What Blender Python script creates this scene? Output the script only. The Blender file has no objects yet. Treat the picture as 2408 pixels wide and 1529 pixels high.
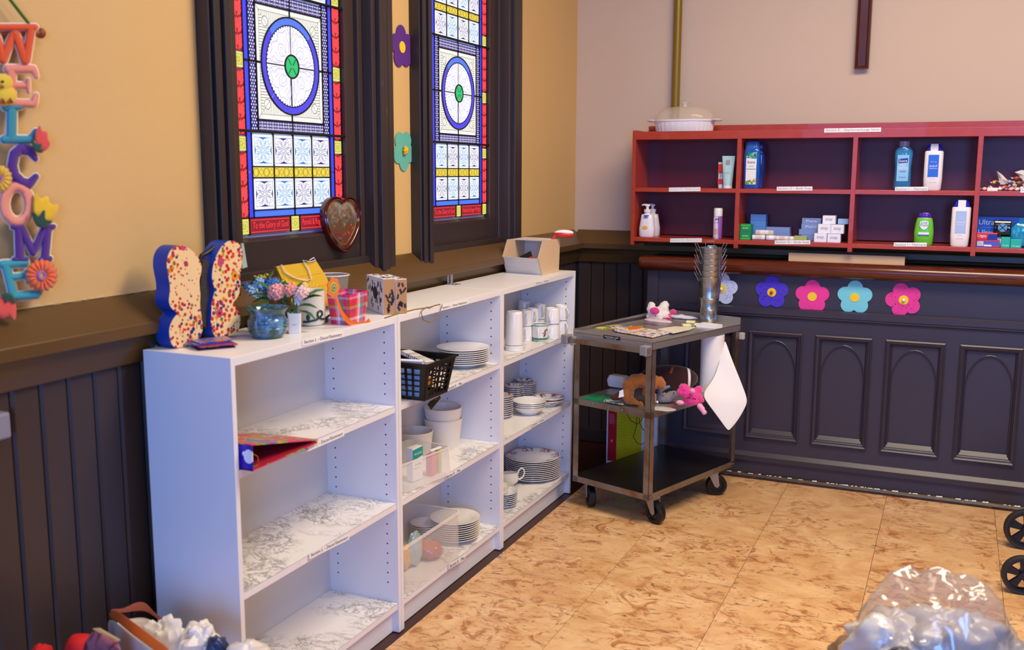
import bpy, math, random
from mathutils import Vector, Matrix, noise
V = Vector
S = bpy.context.scene
COL = S.collection
pi = math.pi
# ------------------------------------------------------------------ camera
FPX, IW, IH = 2340.2, 2408, 1529
CAM = V((1.60109734, -4.30670263, 1.51336385))
_y, _p, _r = -0.418328376, -0.152774771, 0.00355101113
_fw = V((math.sin(_y)*math.cos(_p), math.cos(_y)*math.cos(_p), math.sin(_p)))
_rt = V((math.cos(_y), -math.sin(_y), 0)); _up = _rt.cross(_fw)
RT = math.cos(_r)*_rt + math.sin(_r)*_up
UPV = -math.sin(_r)*_rt + math.cos(_r)*_up
cd = bpy.data.cameras.new('camera'); cam = bpy.data.objects.new('camera', cd); COL.objects.link(cam)
m = Matrix((RT, UPV, -_fw)).transposed().to_4x4(); m.translation = CAM; cam.matrix_world = m
cd.sensor_width = 36; cd.sensor_fit = 'HORIZONTAL'; cd.lens = 36*FPX/IW; cd.clip_start = .05
cd.dof.use_dof = True; cd.dof.focus_distance = 4.2; cd.dof.aperture_fstop = 3.6
S.camera = cam
# ------------------------------------------------------------------ world, lights, exposure
def L(h):                                    # sRGB hex -> linear rgb
    c = [int(h[i:i+2], 16)/255 for i in (0, 2, 4)]
    return tuple(x/12.92 if x <= .04045 else ((x+.055)/1.055)**2.4 for x in c)
W = bpy.data.worlds.new('world'); S.world = W; W.use_nodes = True
bg = W.node_tree.nodes['Background']; bg.inputs[0].default_value = (.55, .7, 1, 1); bg.inputs[1].default_value = .6
S.view_settings.view_transform = 'Standard'; S.view_settings.look = 'None'
S.view_settings.gamma = 1; S.view_settings.exposure = 0.0; S.view_settings.use_curve_mapping = False
S.cycles.use_denoising = True; S.cycles.max_bounces = 8; S.cycles.diffuse_bounces = 4
S.cycles.transparent_max_bounces = 12; S.cycles.sample_clamp_indirect = 4
def area(name, loc, to, sx, sy, col, e, spread=pi):
    l = bpy.data.lights.new(name, 'AREA'); l.shape = 'RECTANGLE'; l.size = sx; l.size_y = sy
    l.color = col; l.energy = e; l.spread = spread
    o = bpy.data.objects.new(name, l); COL.objects.link(o); o.location = loc
    o.rotation_euler = (V(to)-V(loc)).to_track_quat('-Z', 'Y').to_euler()
    return o
WARM, COOL = (1, .83, .62), (.13, .35, 1)
area('ceiling_lamp_light', (1.9, -1.35, 3.30), (1.9, -1.35, 0), 2.0, 1.0, WARM, 122)
area('ceiling_lamp_light', (2.2, -3.6, 3.30), (2.2, -3.6, 0), 1.6, .9, WARM, 22)
area('window_daylight', (.5, -7.3, 1.7), (.4, 0, 1.0), 1.4, 1.8, COOL, 48)
area('window_daylight', (3.0, -7.3, 1.7), (1.2, 0, 1.0), 1.4, 1.8, COOL, 200)
# ------------------------------------------------------------------ helpers: picture point -> point of a plane of the room
def ray(px, py): return RT*((px-IW/2)/FPX) - UPV*((py-IH/2)/FPX) + _fw
def U(px, py, ax, val):
    d = ray(px, py); return CAM + d*((val-CAM[ax])/d[ax])
def UP(px, py, P0, N):
    d = ray(px, py); return CAM + d*((P0-CAM).dot(N)/d.dot(N))
def on(px, py, z): return U(px, py, 2, z)
# ------------------------------------------------------------------ materials
MC = {}
def mat(name, col='808080', rough=.5, metal=0, emit=None, es=0, bump=0, bs=60, spec=.5, alpha=1, trans=0, ior=1.45, var=0, vs=8, sheen=0, coat=0):
    if name in MC: return MC[name]
    m = bpy.data.materials.new(name); m.use_nodes = True; nt = m.node_tree
    b = nt.nodes['Principled BSDF']; I = b.inputs
    c = L(col) if isinstance(col, str) else col
    I['Base Color'].default_value = (*c, 1); I['Roughness'].default_value = rough; I['Metallic'].default_value = metal
    I['Specular IOR Level'].default_value = spec; I['Alpha'].default_value = alpha
    I['Transmission Weight'].default_value = trans; I['IOR'].default_value = ior
    I['Sheen Weight'].default_value = sheen; I['Coat Weight'].default_value = coat
    if emit is not None:
        e = L(emit) if isinstance(emit, str) else emit
        I['Emission Color'].default_value = (*e, 1); I['Emission Strength'].default_value = es
    if var or bump:
        tc = nt.nodes.new('ShaderNodeTexCoord')
    if var:
        n = nt.nodes.new('ShaderNodeTexNoise'); n.inputs['Scale'].default_value = vs; n.inputs['Detail'].default_value = 5
        nt.links.new(tc.outputs['Object'], n.inputs['Vector'])
        x = nt.nodes.new('ShaderNodeMix'); x.data_type = 'RGBA'
        x.inputs[6].default_value = (*[v*(1-var) for v in c], 1); x.inputs[7].default_value = (*[min(1, v*(1+var)) for v in c], 1)
        nt.links.new(n.outputs[0], x.inputs[0]); nt.links.new(x.outputs[2], I['Base Color'])
    if bump:
        n = nt.nodes.new('ShaderNodeTexNoise'); n.inputs['Scale'].default_value = bs; n.inputs['Detail'].default_value = 4
        nt.links.new(tc.outputs['Object'], n.inputs['Vector'])
        k = nt.nodes.new('ShaderNodeBump'); k.inputs['Strength'].default_value = bump; k.inputs['Distance'].default_value = .004
        nt.links.new(n.outputs[0], k.inputs['Height']); nt.links.new(k.outputs[0], I['Normal'])
    MC[name] = m; return m
class N:                                     # tiny node-graph helper
    def __init__(s, name, rough=.5, **kw):
        s.m = mat(name, 'ffffff', rough, **kw); s.t = s.m.node_tree; s.b = s.t.nodes['Principled BSDF']
    def n(s, typ, **inp):
        x = s.t.nodes.new(typ)
        for k, v in inp.items():
            if hasattr(x, k) and k not in ('Scale',): setattr(x, k, v)
        return x
    def l(s, a, b): s.t.links.new(a, b)
    def coord(s, kind='Object', scale=(1, 1, 1), rot=(0, 0, 0)):
        if kind == 'World': o = s.n('ShaderNodeNewGeometry').outputs['Position']
        else: o = s.n('ShaderNodeTexCoord').outputs[kind]
        mp = s.n('ShaderNodeMapping'); mp.inputs['Scale'].default_value = scale; mp.inputs['Rotation'].default_value = rot
        s.l(o, mp.inputs[0]); return mp.outputs[0]
    def noise(s, v, scale, detail=5, dist=0, rough=.55):
        x = s.n('ShaderNodeTexNoise'); x.inputs['Scale'].default_value = scale; x.inputs['Detail'].default_value = detail
        x.inputs['Distortion'].default_value = dist; x.inputs['Roughness'].default_value = rough; s.l(v, x.inputs['Vector']); return x.outputs[0]
    def math(s, op, a, b=None, c=None):
        x = s.n('ShaderNodeMath'); x.operation = op
        for i, q in enumerate((a, b, c)):
            if q is None: continue
            if isinstance(q, (int, float)): x.inputs[i].default_value = q
            else: s.l(q, x.inputs[i])
        return x.outputs[0]
    def ramp(s, f, stops, const=False):
        x = s.n('ShaderNodeValToRGB'); e = x.color_ramp.elements
        if const: x.color_ramp.interpolation = 'CONSTANT'
        while len(e) < len(stops): e.new(.5)
        for k, (p, c) in zip(e, stops): k.position = p; k.color = (*(L(c) if isinstance(c, str) else (c, c, c)), 1)
        s.l(f, x.inputs[0]); return x.outputs[0]
    def mix(s, f, a, b, mode='MIX'):
        x = s.n('ShaderNodeMix'); x.data_type = 'RGBA'; x.blend_type = mode
        for i, q in ((0, f), (6, a), (7, b)):
            if isinstance(q, (int, float)): x.inputs[i].default_value = q
            elif isinstance(q, str): x.inputs[i].default_value = (*L(q), 1)
            else: s.l(q, x.inputs[i])
        return x.outputs[2]
    def sep(s, v):
        x = s.n('ShaderNodeSeparateXYZ'); s.l(v, x.inputs[0]); return x.outputs
    def voro(s, v, scale, rnd=1):
        x = s.n('ShaderNodeTexVoronoi'); x.inputs['Scale'].default_value = scale; x.inputs['Randomness'].default_value = rnd
        s.l(v, x.inputs['Vector']); return x.outputs
    def col(s, o): s.l(o, s.b.inputs['Base Color']); return s
    def bump(s, o, st=.3, d=.003):
        k = s.n('ShaderNodeBump'); k.inputs['Strength'].default_value = st; k.inputs['Distance'].default_value = d
        s.l(o, k.inputs['Height']); s.l(k.outputs[0], s.b.inputs['Normal']); return s
# ------------------------------------------------------------------ mesh builder
class G:
    def __init__(s): s.v = []; s.f = []; s.mi = []
    def add(s, vs, fs, mi=0):
        o = len(s.v); s.v += [tuple(q) for q in vs]
        for f in fs: s.f.append([i+o for i in f]); s.mi.append(mi)
        return s
    def hexa(s, p, mi=0):                    # p: 4 bottom (ccw) + 4 top
        return s.add(p, [(3, 2, 1, 0), (4, 5, 6, 7), (0, 1, 5, 4), (1, 2, 6, 5), (2, 3, 7, 6), (3, 0, 4, 7)], mi)
    def box(s, x0, y0, z0, x1, y1, z1, mi=0):
        x0, x1 = sorted((x0, x1)); y0, y1 = sorted((y0, y1)); z0, z1 = sorted((z0, z1))
        return s.hexa([(x0, y0, z0), (x1, y0, z0), (x1, y1, z0), (x0, y1, z0), (x0, y0, z1), (x1, y0, z1), (x1, y1, z1), (x0, y1, z1)], mi)
    def prism(s, poly, vec, mi=0):
        n = len(poly); a = [V(q) for q in poly]; b = [q+V(vec) for q in a]
        nr = sum(((a[i]-a[0]).cross(a[(i+1) % n]-a[0]) for i in range(1, n)), V())
        if nr.dot(V(vec)) > 0: a.reverse(); b.reverse()
        return s.add(a+b, [list(range(n)), list(range(2*n-1, n-1, -1))] + [(j, i, n+i, n+j) for i in range(n) for j in [(i+1) % n]], mi)
    def poly(s, pts, mi=0): return s.add(pts, [list(range(len(pts)))], mi)
    def tube(s, pts, r, n=8, mi=0, closed=False):
        P = [V(q) for q in pts]; k = len(P); rr = r if isinstance(r, (list, tuple)) else [r]*k
        vs = []; up = None
        for i in range(k):
            if closed: t = P[(i+1) % k]-P[i-1]
            else: t = P[min(i+1, k-1)]-P[max(i-1, 0)]
            if t.length < 1e-9: t = V((0, 0, 1))
            t.normalize()
            if up is None: up = V((0, 0, 1)) if abs(t.z) < .9 else V((1, 0, 0))
            a = t.cross(up)
            if a.length < 1e-6: a = t.orthogonal()
            a.normalize(); b = a.cross(t).normalized(); up = b
            for j in range(n):
                w = 2*pi*j/n; vs.append(P[i] + (a*math.cos(w)+b*math.sin(w))*rr[i])
        fs = [(i*n+j, i*n+(j+1) % n, ((i+1) % k)*n+(j+1) % n, ((i+1) % k)*n+j) for i in range(k if closed else k-1) for j in range(n)]
        if not closed: fs += [list(range(n-1, -1, -1)), list(range((k-1)*n, k*n))]
        return s.add(vs, fs, mi)
    def loft(s, secs, n=24, mi=0, ex=2, cap=True, M=None):   # secs: (z, a, b[, cx, cy]) superellipse sections
        vs = []
        for q in secs:
            z, a, b = q[:3]; cx, cy = (q[3], q[4]) if len(q) > 3 else (0, 0)
            for j in range(n):
                w = 2*pi*j/n; c, d = math.cos(w), math.sin(w)
                x = math.copysign(abs(c)**(2/ex), c)*a; y = math.copysign(abs(d)**(2/ex), d)*b
                p = V((cx+x, cy+y, z)); vs.append(M @ p if M else p)
        k = len(secs)
        fs = [(i*n+j, i*n+(j+1) % n, (i+1)*n+(j+1) % n, (i+1)*n+j) for i in range(k-1) for j in range(n)]
        if cap: fs += [list(range(n-1, -1, -1)), list(range((k-1)*n, k*n))]
        return s.add(vs, fs, mi)
    def lathe(s, prof, c=(0, 0, 0), n=24, mi=0, M=None, cap=False):
        T = Matrix.Translation(c) if M is None else Matrix.Translation(c) @ M
        return s.loft([(z, r, r) for r, z in prof], n, mi, 2, cap, T)
    def ball(s, c, r, nu=14, nv=9, mi=0, M=None):
        r = (r, r, r) if isinstance(r, (int, float)) else r
        T = Matrix.Translation(c) @ (M.to_4x4() if M is not None else Matrix.Identity(4))
        vs = [T @ V((0, 0, -r[2]))]
        for i in range(1, nv):
            t = -pi/2 + pi*i/nv
            vs += [T @ V((r[0]*math.cos(t)*math.cos(2*pi*j/nu), r[1]*math.cos(t)*math.sin(2*pi*j/nu), r[2]*math.sin(t))) for j in range(nu)]
        vs.append(T @ V((0, 0, r[2])))
        fs = [(0, 1+(j+1) % nu, 1+j) for j in range(nu)]
        for i in range(nv-2): fs += [(1+i*nu+j, 1+i*nu+(j+1) % nu, 1+(i+1)*nu+(j+1) % nu, 1+(i+1)*nu+j) for j in range(nu)]
        o = 1+(nv-2)*nu; fs += [(o+j, o+(j+1) % nu, o+nu) for j in range(nu)]
        return s.add(vs, fs, mi)
    def ribbon(s, pts, w, nrm, mi=0, closed=False):
        P = [V(q) for q in pts]; k = len(P); vs = []; nrm = V(nrm)
        for i in range(k):
            t = (P[(i+1) % k]-P[i-1]) if closed else P[min(i+1, k-1)]-P[max(i-1, 0)]
            if t.length < 1e-9: t = V((0, 0, 1))
            a = t.normalized().cross(nrm).normalized()*(w/2); vs += [P[i]-a, P[i]+a]
        return s.add(vs, [(2*i, 2*i+1, 2*((i+1) % k)+1, 2*((i+1) % k)) for i in range(k if closed else k-1)], mi)
    def crumple(s, c, r, amp, fr, seed=0, nu=40, nv=26, mi=0, flat=None, M=None):
        o = len(s.v); s.ball((0, 0, 0), r, nu, nv, mi)
        for i in range(o, len(s.v)):
            p = V(s.v[i]); q = p*fr + V((seed*7.1, seed*3.3, seed*5.7))
            d = abs(noise.noise(q))*1.3 + .6*abs(noise.noise(q*2.1+V((9, 1, 4)))) + .3*abs(noise.noise(q*4.5))
            p = p + p.normalized()*amp*(d*2-.9)
            if flat is not None and p.z < flat: p.z = flat
            if M is not None: p = M @ p
            s.v[i] = tuple(p+V(c))
        return s
    def build(s, name, mats, parent=None, world=False, smooth=None, bevel=0, loc=None, wloc=None, kind=None, solid=0):
        me = bpy.data.meshes.new(name)
        off = V((0, 0, 0))
        if world and parent is not None:
            off = parent.location.copy()
            if parent.parent: off += parent.parent.location
        if wloc is not None: off = V(wloc); loc = wloc
        me.from_pydata([tuple(V(q)-off) for q in s.v], [], s.f)
        for k in (mats if isinstance(mats, (list, tuple)) else [mats]): me.materials.append(k)
        me.polygons.foreach_set('material_index', s.mi)
        if smooth is not None:
            me.polygons.foreach_set('use_smooth', [True]*len(s.f)); me.update(); me.set_sharp_from_angle(angle=math.radians(smooth))
        me.validate(); me.update()
        ob = bpy.data.objects.new(name, me); COL.objects.link(ob)
        if parent is not None: ob.parent = parent
        if loc is not None: ob.location = loc
        if solid:
            q = ob.modifiers.new('solidify', 'SOLIDIFY'); q.thickness = solid; q.offset = 0
        if bevel:
            q = ob.modifiers.new('bevel', 'BEVEL'); q.width = bevel; q.segments = 2; q.limit_method = 'ANGLE'; q.angle_limit = math.radians(40)
        if kind: ob['kind'] = kind
        return ob
def tag(o, label=None, cat=None, group=None, kind=None):
    if label: o['label'] = label
    if cat: o['category'] = cat
    if group: o['group'] = group
    if kind: o['kind'] = kind
    return o
def T(name, label, cat, loc=(0, 0, 0), rz=0, group=None, kind=None):
    o = bpy.data.objects.new(name, None); COL.objects.link(o); o.empty_display_size = .05
    o.location = loc; o.rotation_euler = (0, 0, rz)
    return tag(o, label, cat, group, kind)
def dup(o, loc=None, rz=None, label=None, group=None, parent=None):
    def cp(a, par):
        b = a.copy(); COL.objects.link(b)
        if par is not None: b.parent = par
        for ch in list(a.children): cp(ch, b)
        return b
    c = cp(o, parent)
    if loc is not None: c.location = loc
    if rz is not None: c.rotation_euler = (0, 0, rz)
    return tag(c, label, None, group)
FC = {}
def text(name, st, h, w, mt, parent, C, X, Y, ext=.0004, kind=None):
    """lettering: st fitted into w x h, centred at C, running along X with up direction Y (parent space)"""
    if st not in FC:
        cu = bpy.data.curves.new('lettering', 'FONT'); cu.body = st; cu.size = 1; cu.resolution_u = 3; cu.extrude = 0
        ob = bpy.data.objects.new('lettering', cu); me = bpy.data.meshes.new_from_object(ob); bpy.data.objects.remove(ob)
        xs = [q.co.x for q in me.vertices]; ys = [q.co.y for q in me.vertices]
        FC[st] = ([(q.co.x, q.co.y) for q in me.vertices], [list(p.vertices) for p in me.polygons], min(xs), max(xs), min(ys), max(ys))
        bpy.data.meshes.remove(me)
    vs, fs, x0, x1, y0, y1 = FC[st]
    X = V(X).normalized(); Y = V(Y).normalized(); Z = X.cross(Y); C = V(C)
    g = G(); g.add([C + X*((a-x0)/(x1-x0)-.5)*w + Y*((b-y0)/(y1-y0)-.5)*h + Z*ext for a, b in vs], fs)
    return g.build(name, mt, parent, kind=kind)
ORD = ['topmost', 'second from the top', 'third from the top', 'fourth from the top', 'fifth from the top', 'sixth from the top', 'seventh from the top', 'eighth from the top', 'ninth from the top', 'tenth from the top', 'eleventh from the top', 'twelfth from the top']
X3, Y3, Z3 = V((1, 0, 0)), V((0, 1, 0)), V((0, 0, 1))
R = random.Random(7)
# ================================================================== the room
WX, WY = -.345, .93                          # plaster planes of the left and the back wall
k = N('cream_plaster', .62); v = k.coord('World')
k.col(k.mix(k.noise(v, 1.2, 3), 'd2ab6e', 'dab67a')); k.bump(k.noise(v, 38, 5), .22, .004)
PLASTER = k.m
k = N('pink_cream_plaster', .6); v = k.coord('World')
k.col(k.mix(k.noise(v, .9, 3), 'ccb49c', 'd2bca6')); k.bump(k.noise(v, 45, 4), .12, .003)
PLASTER2 = k.m
k = N('dark_paint', .36); v = k.coord('World')
k.col(k.mix(k.ramp(k.noise(v, 22, 8, .3), [(.66, 0), (.74, 1)]), '342a27', '463b36')); k.bump(k.noise(v, 30, 4), .08, .002)
DARK = k.m
DARKF = mat('dark_paint_gloss', '40322c', .33, bump=.06, bs=25)
CTR = mat('dark_paint_blue_lit', '37323e', .33, bump=.06, bs=25)  # same dark paint, with the cool daylight's blue put into its colour
LEDGE = mat('dark_paint_warm_lit', '5e4423', .30, bump=.08, bs=25)  # dark paint browned: warm light on the ledge put into the colour
GROOVE = mat('dark_gap', '0d0a0a', .8)
WHITEP = mat('white_paint', 'e8e6e0', .5)
def struct(o): o['kind'] = 'structure'; return o
# floor: dark boards under a layer of vinyl tiles
k = N('dark_floor_wood', .4); v = k.coord('World', (14, 1.2, 1))
k.col(k.mix(k.noise(v, 5, 6), '2a130b', '4a2413'))
floor = struct(G().box(-.6, -7.6, -.05, 5.2, 1.1, -.003).build('floor', k.m))
k = N('vinyl_tile', .33)
v = k.coord('World'); oi = k.n('ShaderNodeObjectInfo')
cx = k.n('ShaderNodeCombineXYZ'); r1 = k.math('MULTIPLY', oi.outputs['Random'], 37.0); k.l(r1, cx.inputs[0]); k.l(r1, cx.inputs[1]); k.l(r1, cx.inputs[2])
va = k.n('ShaderNodeVectorMath'); va.operation = 'ADD'; k.l(v, va.inputs[0]); k.l(cx.outputs[0], va.inputs[1])
mp = k.n('ShaderNodeMapping'); mp.inputs['Scale'].default_value = (2.6, 6.5, 4); k.l(va.outputs[0], mp.inputs[0])
n1 = k.noise(mp.outputs[0], 1.5, 8, .8, .62); n2 = k.noise(va.outputs[0], 5, 7, 1.2, .65); n3 = k.noise(mp.outputs[0], 5.5, 9, 1.5, .7)
n4 = k.noise(va.outputs[0], 2.6, 3, .6); n5 = k.noise(va.outputs[0], 9, 8, 2.2, .68)
base = k.mix(k.ramp(n2, [(.32, 0), (.66, 1)]), 'd2a068', 'ecc592')
base = k.mix(k.ramp(n1, [(.54, 0), (.72, .6)]), base, 'b98554')
base = k.mix(k.math('MULTIPLY', k.ramp(n5, [(.50, 0), (.62, .8)]), k.ramp(n4, [(.40, 0), (.54, 1)])), base, 'a45c2a')
base = k.mix(k.math('MULTIPLY', k.ramp(n3, [(.565, 0), (.64, .85)]), k.ramp(n4, [(.36, 0), (.48, 1)])), base, '74502f')
k.col(base); k.bump(n3, .08, .001)
VIN = k.m
tile = None
xs = [.018, .477, .928, 1.383, 1.842, 2.30, 2.76]
for i in range(6):
    off = [-.745, -.79, -.62, -.7, -.75, -.7][i] + (.478 if i % 2 else 0)
    for j in range(-6, 5):
        y0 = max(off+j*.478, -3.4); y1 = min(off+(j+1)*.478, .60)
        if y1-y0 < .02: continue
        G().box(xs[i]+.0008, y0+.0008, -.003, xs[i+1]-.0008, y1-.0008, 0).build('vinyl_tile', VIN, floor)
struct(G().box(-.6, -7.6, 3.4, 5.2, 1.1, 3.5).build('ceiling', mat('ceiling_paint', 'e6dccb', .8)))
struct(G().box(5.0, -7.6, 0, 5.2, 1.1, 3.4).build('wall_right', PLASTER2))
struct(G().box(-.345, -7.6, 0, 5.0, -7.4, 3.4).build('wall_front', PLASTER2))
# left wall with its two window openings
WC = (-1.604, -.428)                         # centres of the two windows
g = G(); x0 = -.56
g.box(x0, -7.6, 0, WX, 1.1, 1.19)
edges = [-7.6] + [e for c in WC for e in (c-.40, c+.40)] + [1.1]
for i in (0, 2, 4): g.box(x0, edges[i], 1.19, WX, edges[i+1], 3.4)
for i in (1, 3): g.box(x0, edges[i], 3.05, WX, edges[i+1], 3.4)
wl = struct(g.build('wall_left', PLASTER))
wb = struct(G().box(WX, WY, 0, 5.0, 1.1, 3.4).build('wall_back', PLASTER2))
# tongue-and-groove wainscot boards: left wall, then the short run on the back wall
def board_mesh(w, h, t, axis):
    g = G(); b = .006; hw = w/2-.0015
    prof = [(-hw, 0), (-hw, t-b), (-hw+b, t), (hw-b, t), (hw, t-b), (hw, 0)]
    if axis == 'y': return g.prism([(q[1], q[0], 0) for q in prof], (0, 0, h))
    return g.prism([(q[0], -q[1], 0) for q in prof], (0, 0, h))
b0 = board_mesh(.0797, 1.03, .02, 'y').build('board', DARKF, wl); b0.location = (WX+.001, -3.637+.04, 0)
for i in range(1, 57):
    o = b0.copy(); COL.objects.link(o); o.location.y = b0.location.y + i*.0797
b0 = board_mesh(.0757, 1.03, .02, 'x').build('board', DARKF, wb); b0.location = (-.317+.038, WY-.001, 0)
for i in range(1, 8):
    o = b0.copy(); COL.objects.link(o); o.location.x = b0.location.x + i*.0757
g = G().box(WX+.0005, -3.7, 0, WX+.003, WY, 1.1).box(WX, WY-.019, 0, -.31, WY, 1.1); struct(g.build('trim_1', GROOVE))
# sloping rail along both walls (weathered sill)
prof = [(0, 1.199), (.088, 1.130), (.088, 1.100), (.06, 1.096), (.05, 1.06), (.034, 1.022), (0, 1.022)]
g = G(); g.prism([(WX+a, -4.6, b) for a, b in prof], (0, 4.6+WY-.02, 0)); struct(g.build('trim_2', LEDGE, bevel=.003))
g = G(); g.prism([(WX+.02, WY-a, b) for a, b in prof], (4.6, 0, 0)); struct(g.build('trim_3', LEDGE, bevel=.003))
# chipped paint line where plaster meets the rail
g = G(); y = -3.1
while y < -2.12:
    l = R.uniform(.01, .05); h = R.uniform(.0015, .006)
    g.prism([(WX+.0015, y, 1.199), (WX+.0015, y+l, 1.199), (WX+.0015, y+l*.8, 1.199+h), (WX+.0015, y+l*.3, 1.199+h*.7)], (.002, 0, 0)); y += l*R.uniform(.9, 1.6)
struct(g.build('trim_4', mat('pale_chip', 'd8c090', .7), kind='stuff')); bpy.data.objects['trim_4']['kind'] = 'structure'
# skirting in the corner
g = G().box(WX+.02, WY-.04, 0, .2, WY-.015, .075).box(WX+.02, -.1, 0, WX+.04, WY-.02, .075)
struct(g.build('baseboard_back', DARK, bevel=.004))
# ------------------------------------------------------------------ stained-glass windows
def glow(n, c, s=1.0): return mat('glass_'+n, (.02, .02, .03), .25, emit=c, es=s)
GL = dict(white=glow('white', 'fbfaff', 1.1), cool=glow('cool', 'f2faff', 1.1), cream=glow('cream', 'fbf8ee', 1.05), red=glow('red', '9a0a18', .95),
          yellow=glow('yellow', 'f0e86a', 1.0), amber=glow('amber', 'f8dc48', 1.0), blue=glow('blue', '3440f4', 1.2), sky=glow('sky', '4876f4', 1.15),
          green=glow('green', '17c873', 1.0), violet=glow('violet', '2a1c86', .9), ring=glow('ring', '4a44ee', 1.0))
LEAD = mat('lead_came', '17151b', .5, metal=.3)
PV = mat('violet_glass_paint', '2c2277', .6, emit='2c2277', es=.5); PB = mat('blue_glass_paint', '2a6fb0', .6, emit='2a6fb0', es=.6)
PK = mat('black_glass_paint', '15121a', .7); PR = mat('bright_red_glass', '300508', .4, emit='ff4a4e', es=1.1); PW = mat('dot_glass', '303030', .4, emit='f4f2ff', es=1.0)
POL = mat('olive_glass_paint', '5a5418', .7, emit='5a5418', es=.35); PLV = mat('lavender_glass_paint', '8c86cc', .7, emit='9c98dc', es=.75)
GX = -.38
def ringmold(g, a0, b0, a1, b1, prof, f, mi=0):
    """mitred rectangular moulding: prof = (inset, height) list, f maps (a, b, height) to a point"""
    P = [[f(a0+d, b0+d, h), f(a1-d, b0+d, h), f(a1-d, b1-d, h), f(a0+d, b1-d, h)] for d, h in prof]
    for q, r in zip(P, P[1:]):
        for i in range(4):
            j = (i+1) % 4; g.add([q[i], q[j], r[j], r[i]], [(0, 1, 2, 3)], mi)
    return g
def window(idx, cy):
    w = T('window_%d' % idx, None, None, (0, cy, 0)); w['kind'] = 'structure'
    f = lambda a, b, h: V((h, a, b))
    # casing: stepped mouldings proud of the wall, open at the bottom where it meets the rail
    g = G(); ZB = 1.155
    st = [(.505, .468, -.299), (.468, .457, -.325), (.457, .430, -.293), (.430, .421, -.318), (.421, .396, -.286)]
    for a, b, x in st:
        for s in (-1, 1): g.box(WX-.01, s*(min(a, .474) if s < 0 else a), ZB, x, s*b, 3.0+a-.40)
        g.box(WX-.01, -a, 3.0+b-.40, x, a, 3.0+a-.40)
    g.build('casing', DARK, w, bevel=.004)
    g = G()                                  # jamb and sash frame
    for s in (-1, 1):
        g.box(-.44, s*.396, 1.15, -.305, s*.372, 3.0); g.box(-.44, s*.372, 1.15, -.345, s*.345, 3.0)
        g.box(-.44, s*.345, 1.20, -.362, s*.284, 3.0)
    g.box(-.44, -.40, 2.95, -.305, .40, 3.02)
    g.build('sash_frame', DARKF, w, bevel=.003)
    g = G().hexa([(-.44, -.345, 1.2), (-.352, -.345, 1.2), (-.352, .345, 1.2), (-.44, .345, 1.2), (-.44, -.345, 1.318), (-.352, -.345, 1.302), (-.352, .345, 1.302), (-.44, .345, 1.318)])
    g.box(-.44, -.372, 1.15, -.33, .372, 1.212); g.hexa([(-.44, -.396, 1.14), (-.27, -.396, 1.10), (-.27, .396, 1.10), (-.44, .396, 1.14), (-.44, -.396, 1.19), (-.30, -.396, 1.152), (-.30, .396, 1.152), (-.44, .396, 1.19)])
    g.build('bottom_rail', DARK, w, bevel=.003)
    pat = G()                                # painted tracery and dots, one mesh
    lead = G()
    def pane(a0, b0, a1, b1, c):
        G().box(GX-.004, a0+.0018, b0+.0018, GX, a1-.0018, b1-.0018).build('glass_pane', GL[c], w)
    def q(a, b): return V((GX+.0012, a, b))
    def line(pts, wd=.002, mi=0, closed=False): pat.ribbon([q(*p) for p in pts], wd, X3, mi, closed)
    def ell(a, b, ra, rb, wd=.002, mi=0, n=18): line([(a+ra*math.cos(2*pi*i/n), b+rb*math.sin(2*pi*i/n)) for i in range(n)], wd, mi, True)
    def fil(pts, mi=0): pat.poly([q(*p) for p in pts], mi)
    def came(a0, b0, a1, b1, wd=.004):
        if abs(a0-a1) < 1e-6: lead.box(GX-.003, a0-wd/2, b0, GX+.003, a0+wd/2, b1)
        else: lead.box(GX-.003, a0, b0-wd/2, GX+.003, a1, b0+wd/2)
    PVi, PBi, PKi, PRi, PWi, POi, PLi = range(7)
    def sq(a0, b0, a1, b1):                  # little yellow square with a rosette
        pane(a0, b0, a1, b1, 'yellow'); ca, cb, ha, hb = (a0+a1)/2, (b0+b1)/2, (a1-a0)/2, (b1-b0)/2
        line([(ca-ha*.62, cb-hb*.62), (ca+ha*.62, cb-hb*.62), (ca+ha*.62, cb+hb*.62), (ca-ha*.62, cb+hb*.62)], .0015, POi, True)
        for t in range(8):
            c, s = math.cos(t*pi/4), math.sin(t*pi/4); line([(ca+c*ha*.15, cb+s*hb*.15), (ca+c*ha*.5, cb+s*hb*.5)], .0016, POi)
        for t in range(4):
            c, s = math.cos(t*pi/2+pi/4)*.62, math.sin(t*pi/2+pi/4)*.62; line([(ca+c*ha, cb+s*hb), (ca+c*ha*1.5, cb+s*hb*1.5)], .001, POi)
    def leaf(a, b, da, db, r, mi):           # pointed leaf from (a,b) along (da,db)
        n = (-db, da); P = []
        for t, k in ((0, 0), (.3, .7), (.55, 1), (.8, .6), (1, 0), (.8, -.6), (.55, -1), (.3, -.7)):
            P.append((a+da*t+n[0]*r*k, b+db*t+n[1]*r*k))
        fil(P, mi)
    def redstrip(a0, b0, a1, b1):
        pane(a0, b0, a1, b1, 'red'); c = (a0+a1)/2; h = (a1-a0)/2*.8; z = b0+.004; L_ = (b1-b0-.008)/4
        for i in range(4):
            for s in (-1, 1):
                for t in (0, .34, .67): leaf(c+s*.002, z+L_*t*.8, s*h, L_*.44, .26, PRi)
            leaf(c, z+L_*.2, 0, L_*.75, .2, PRi); z += L_
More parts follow.
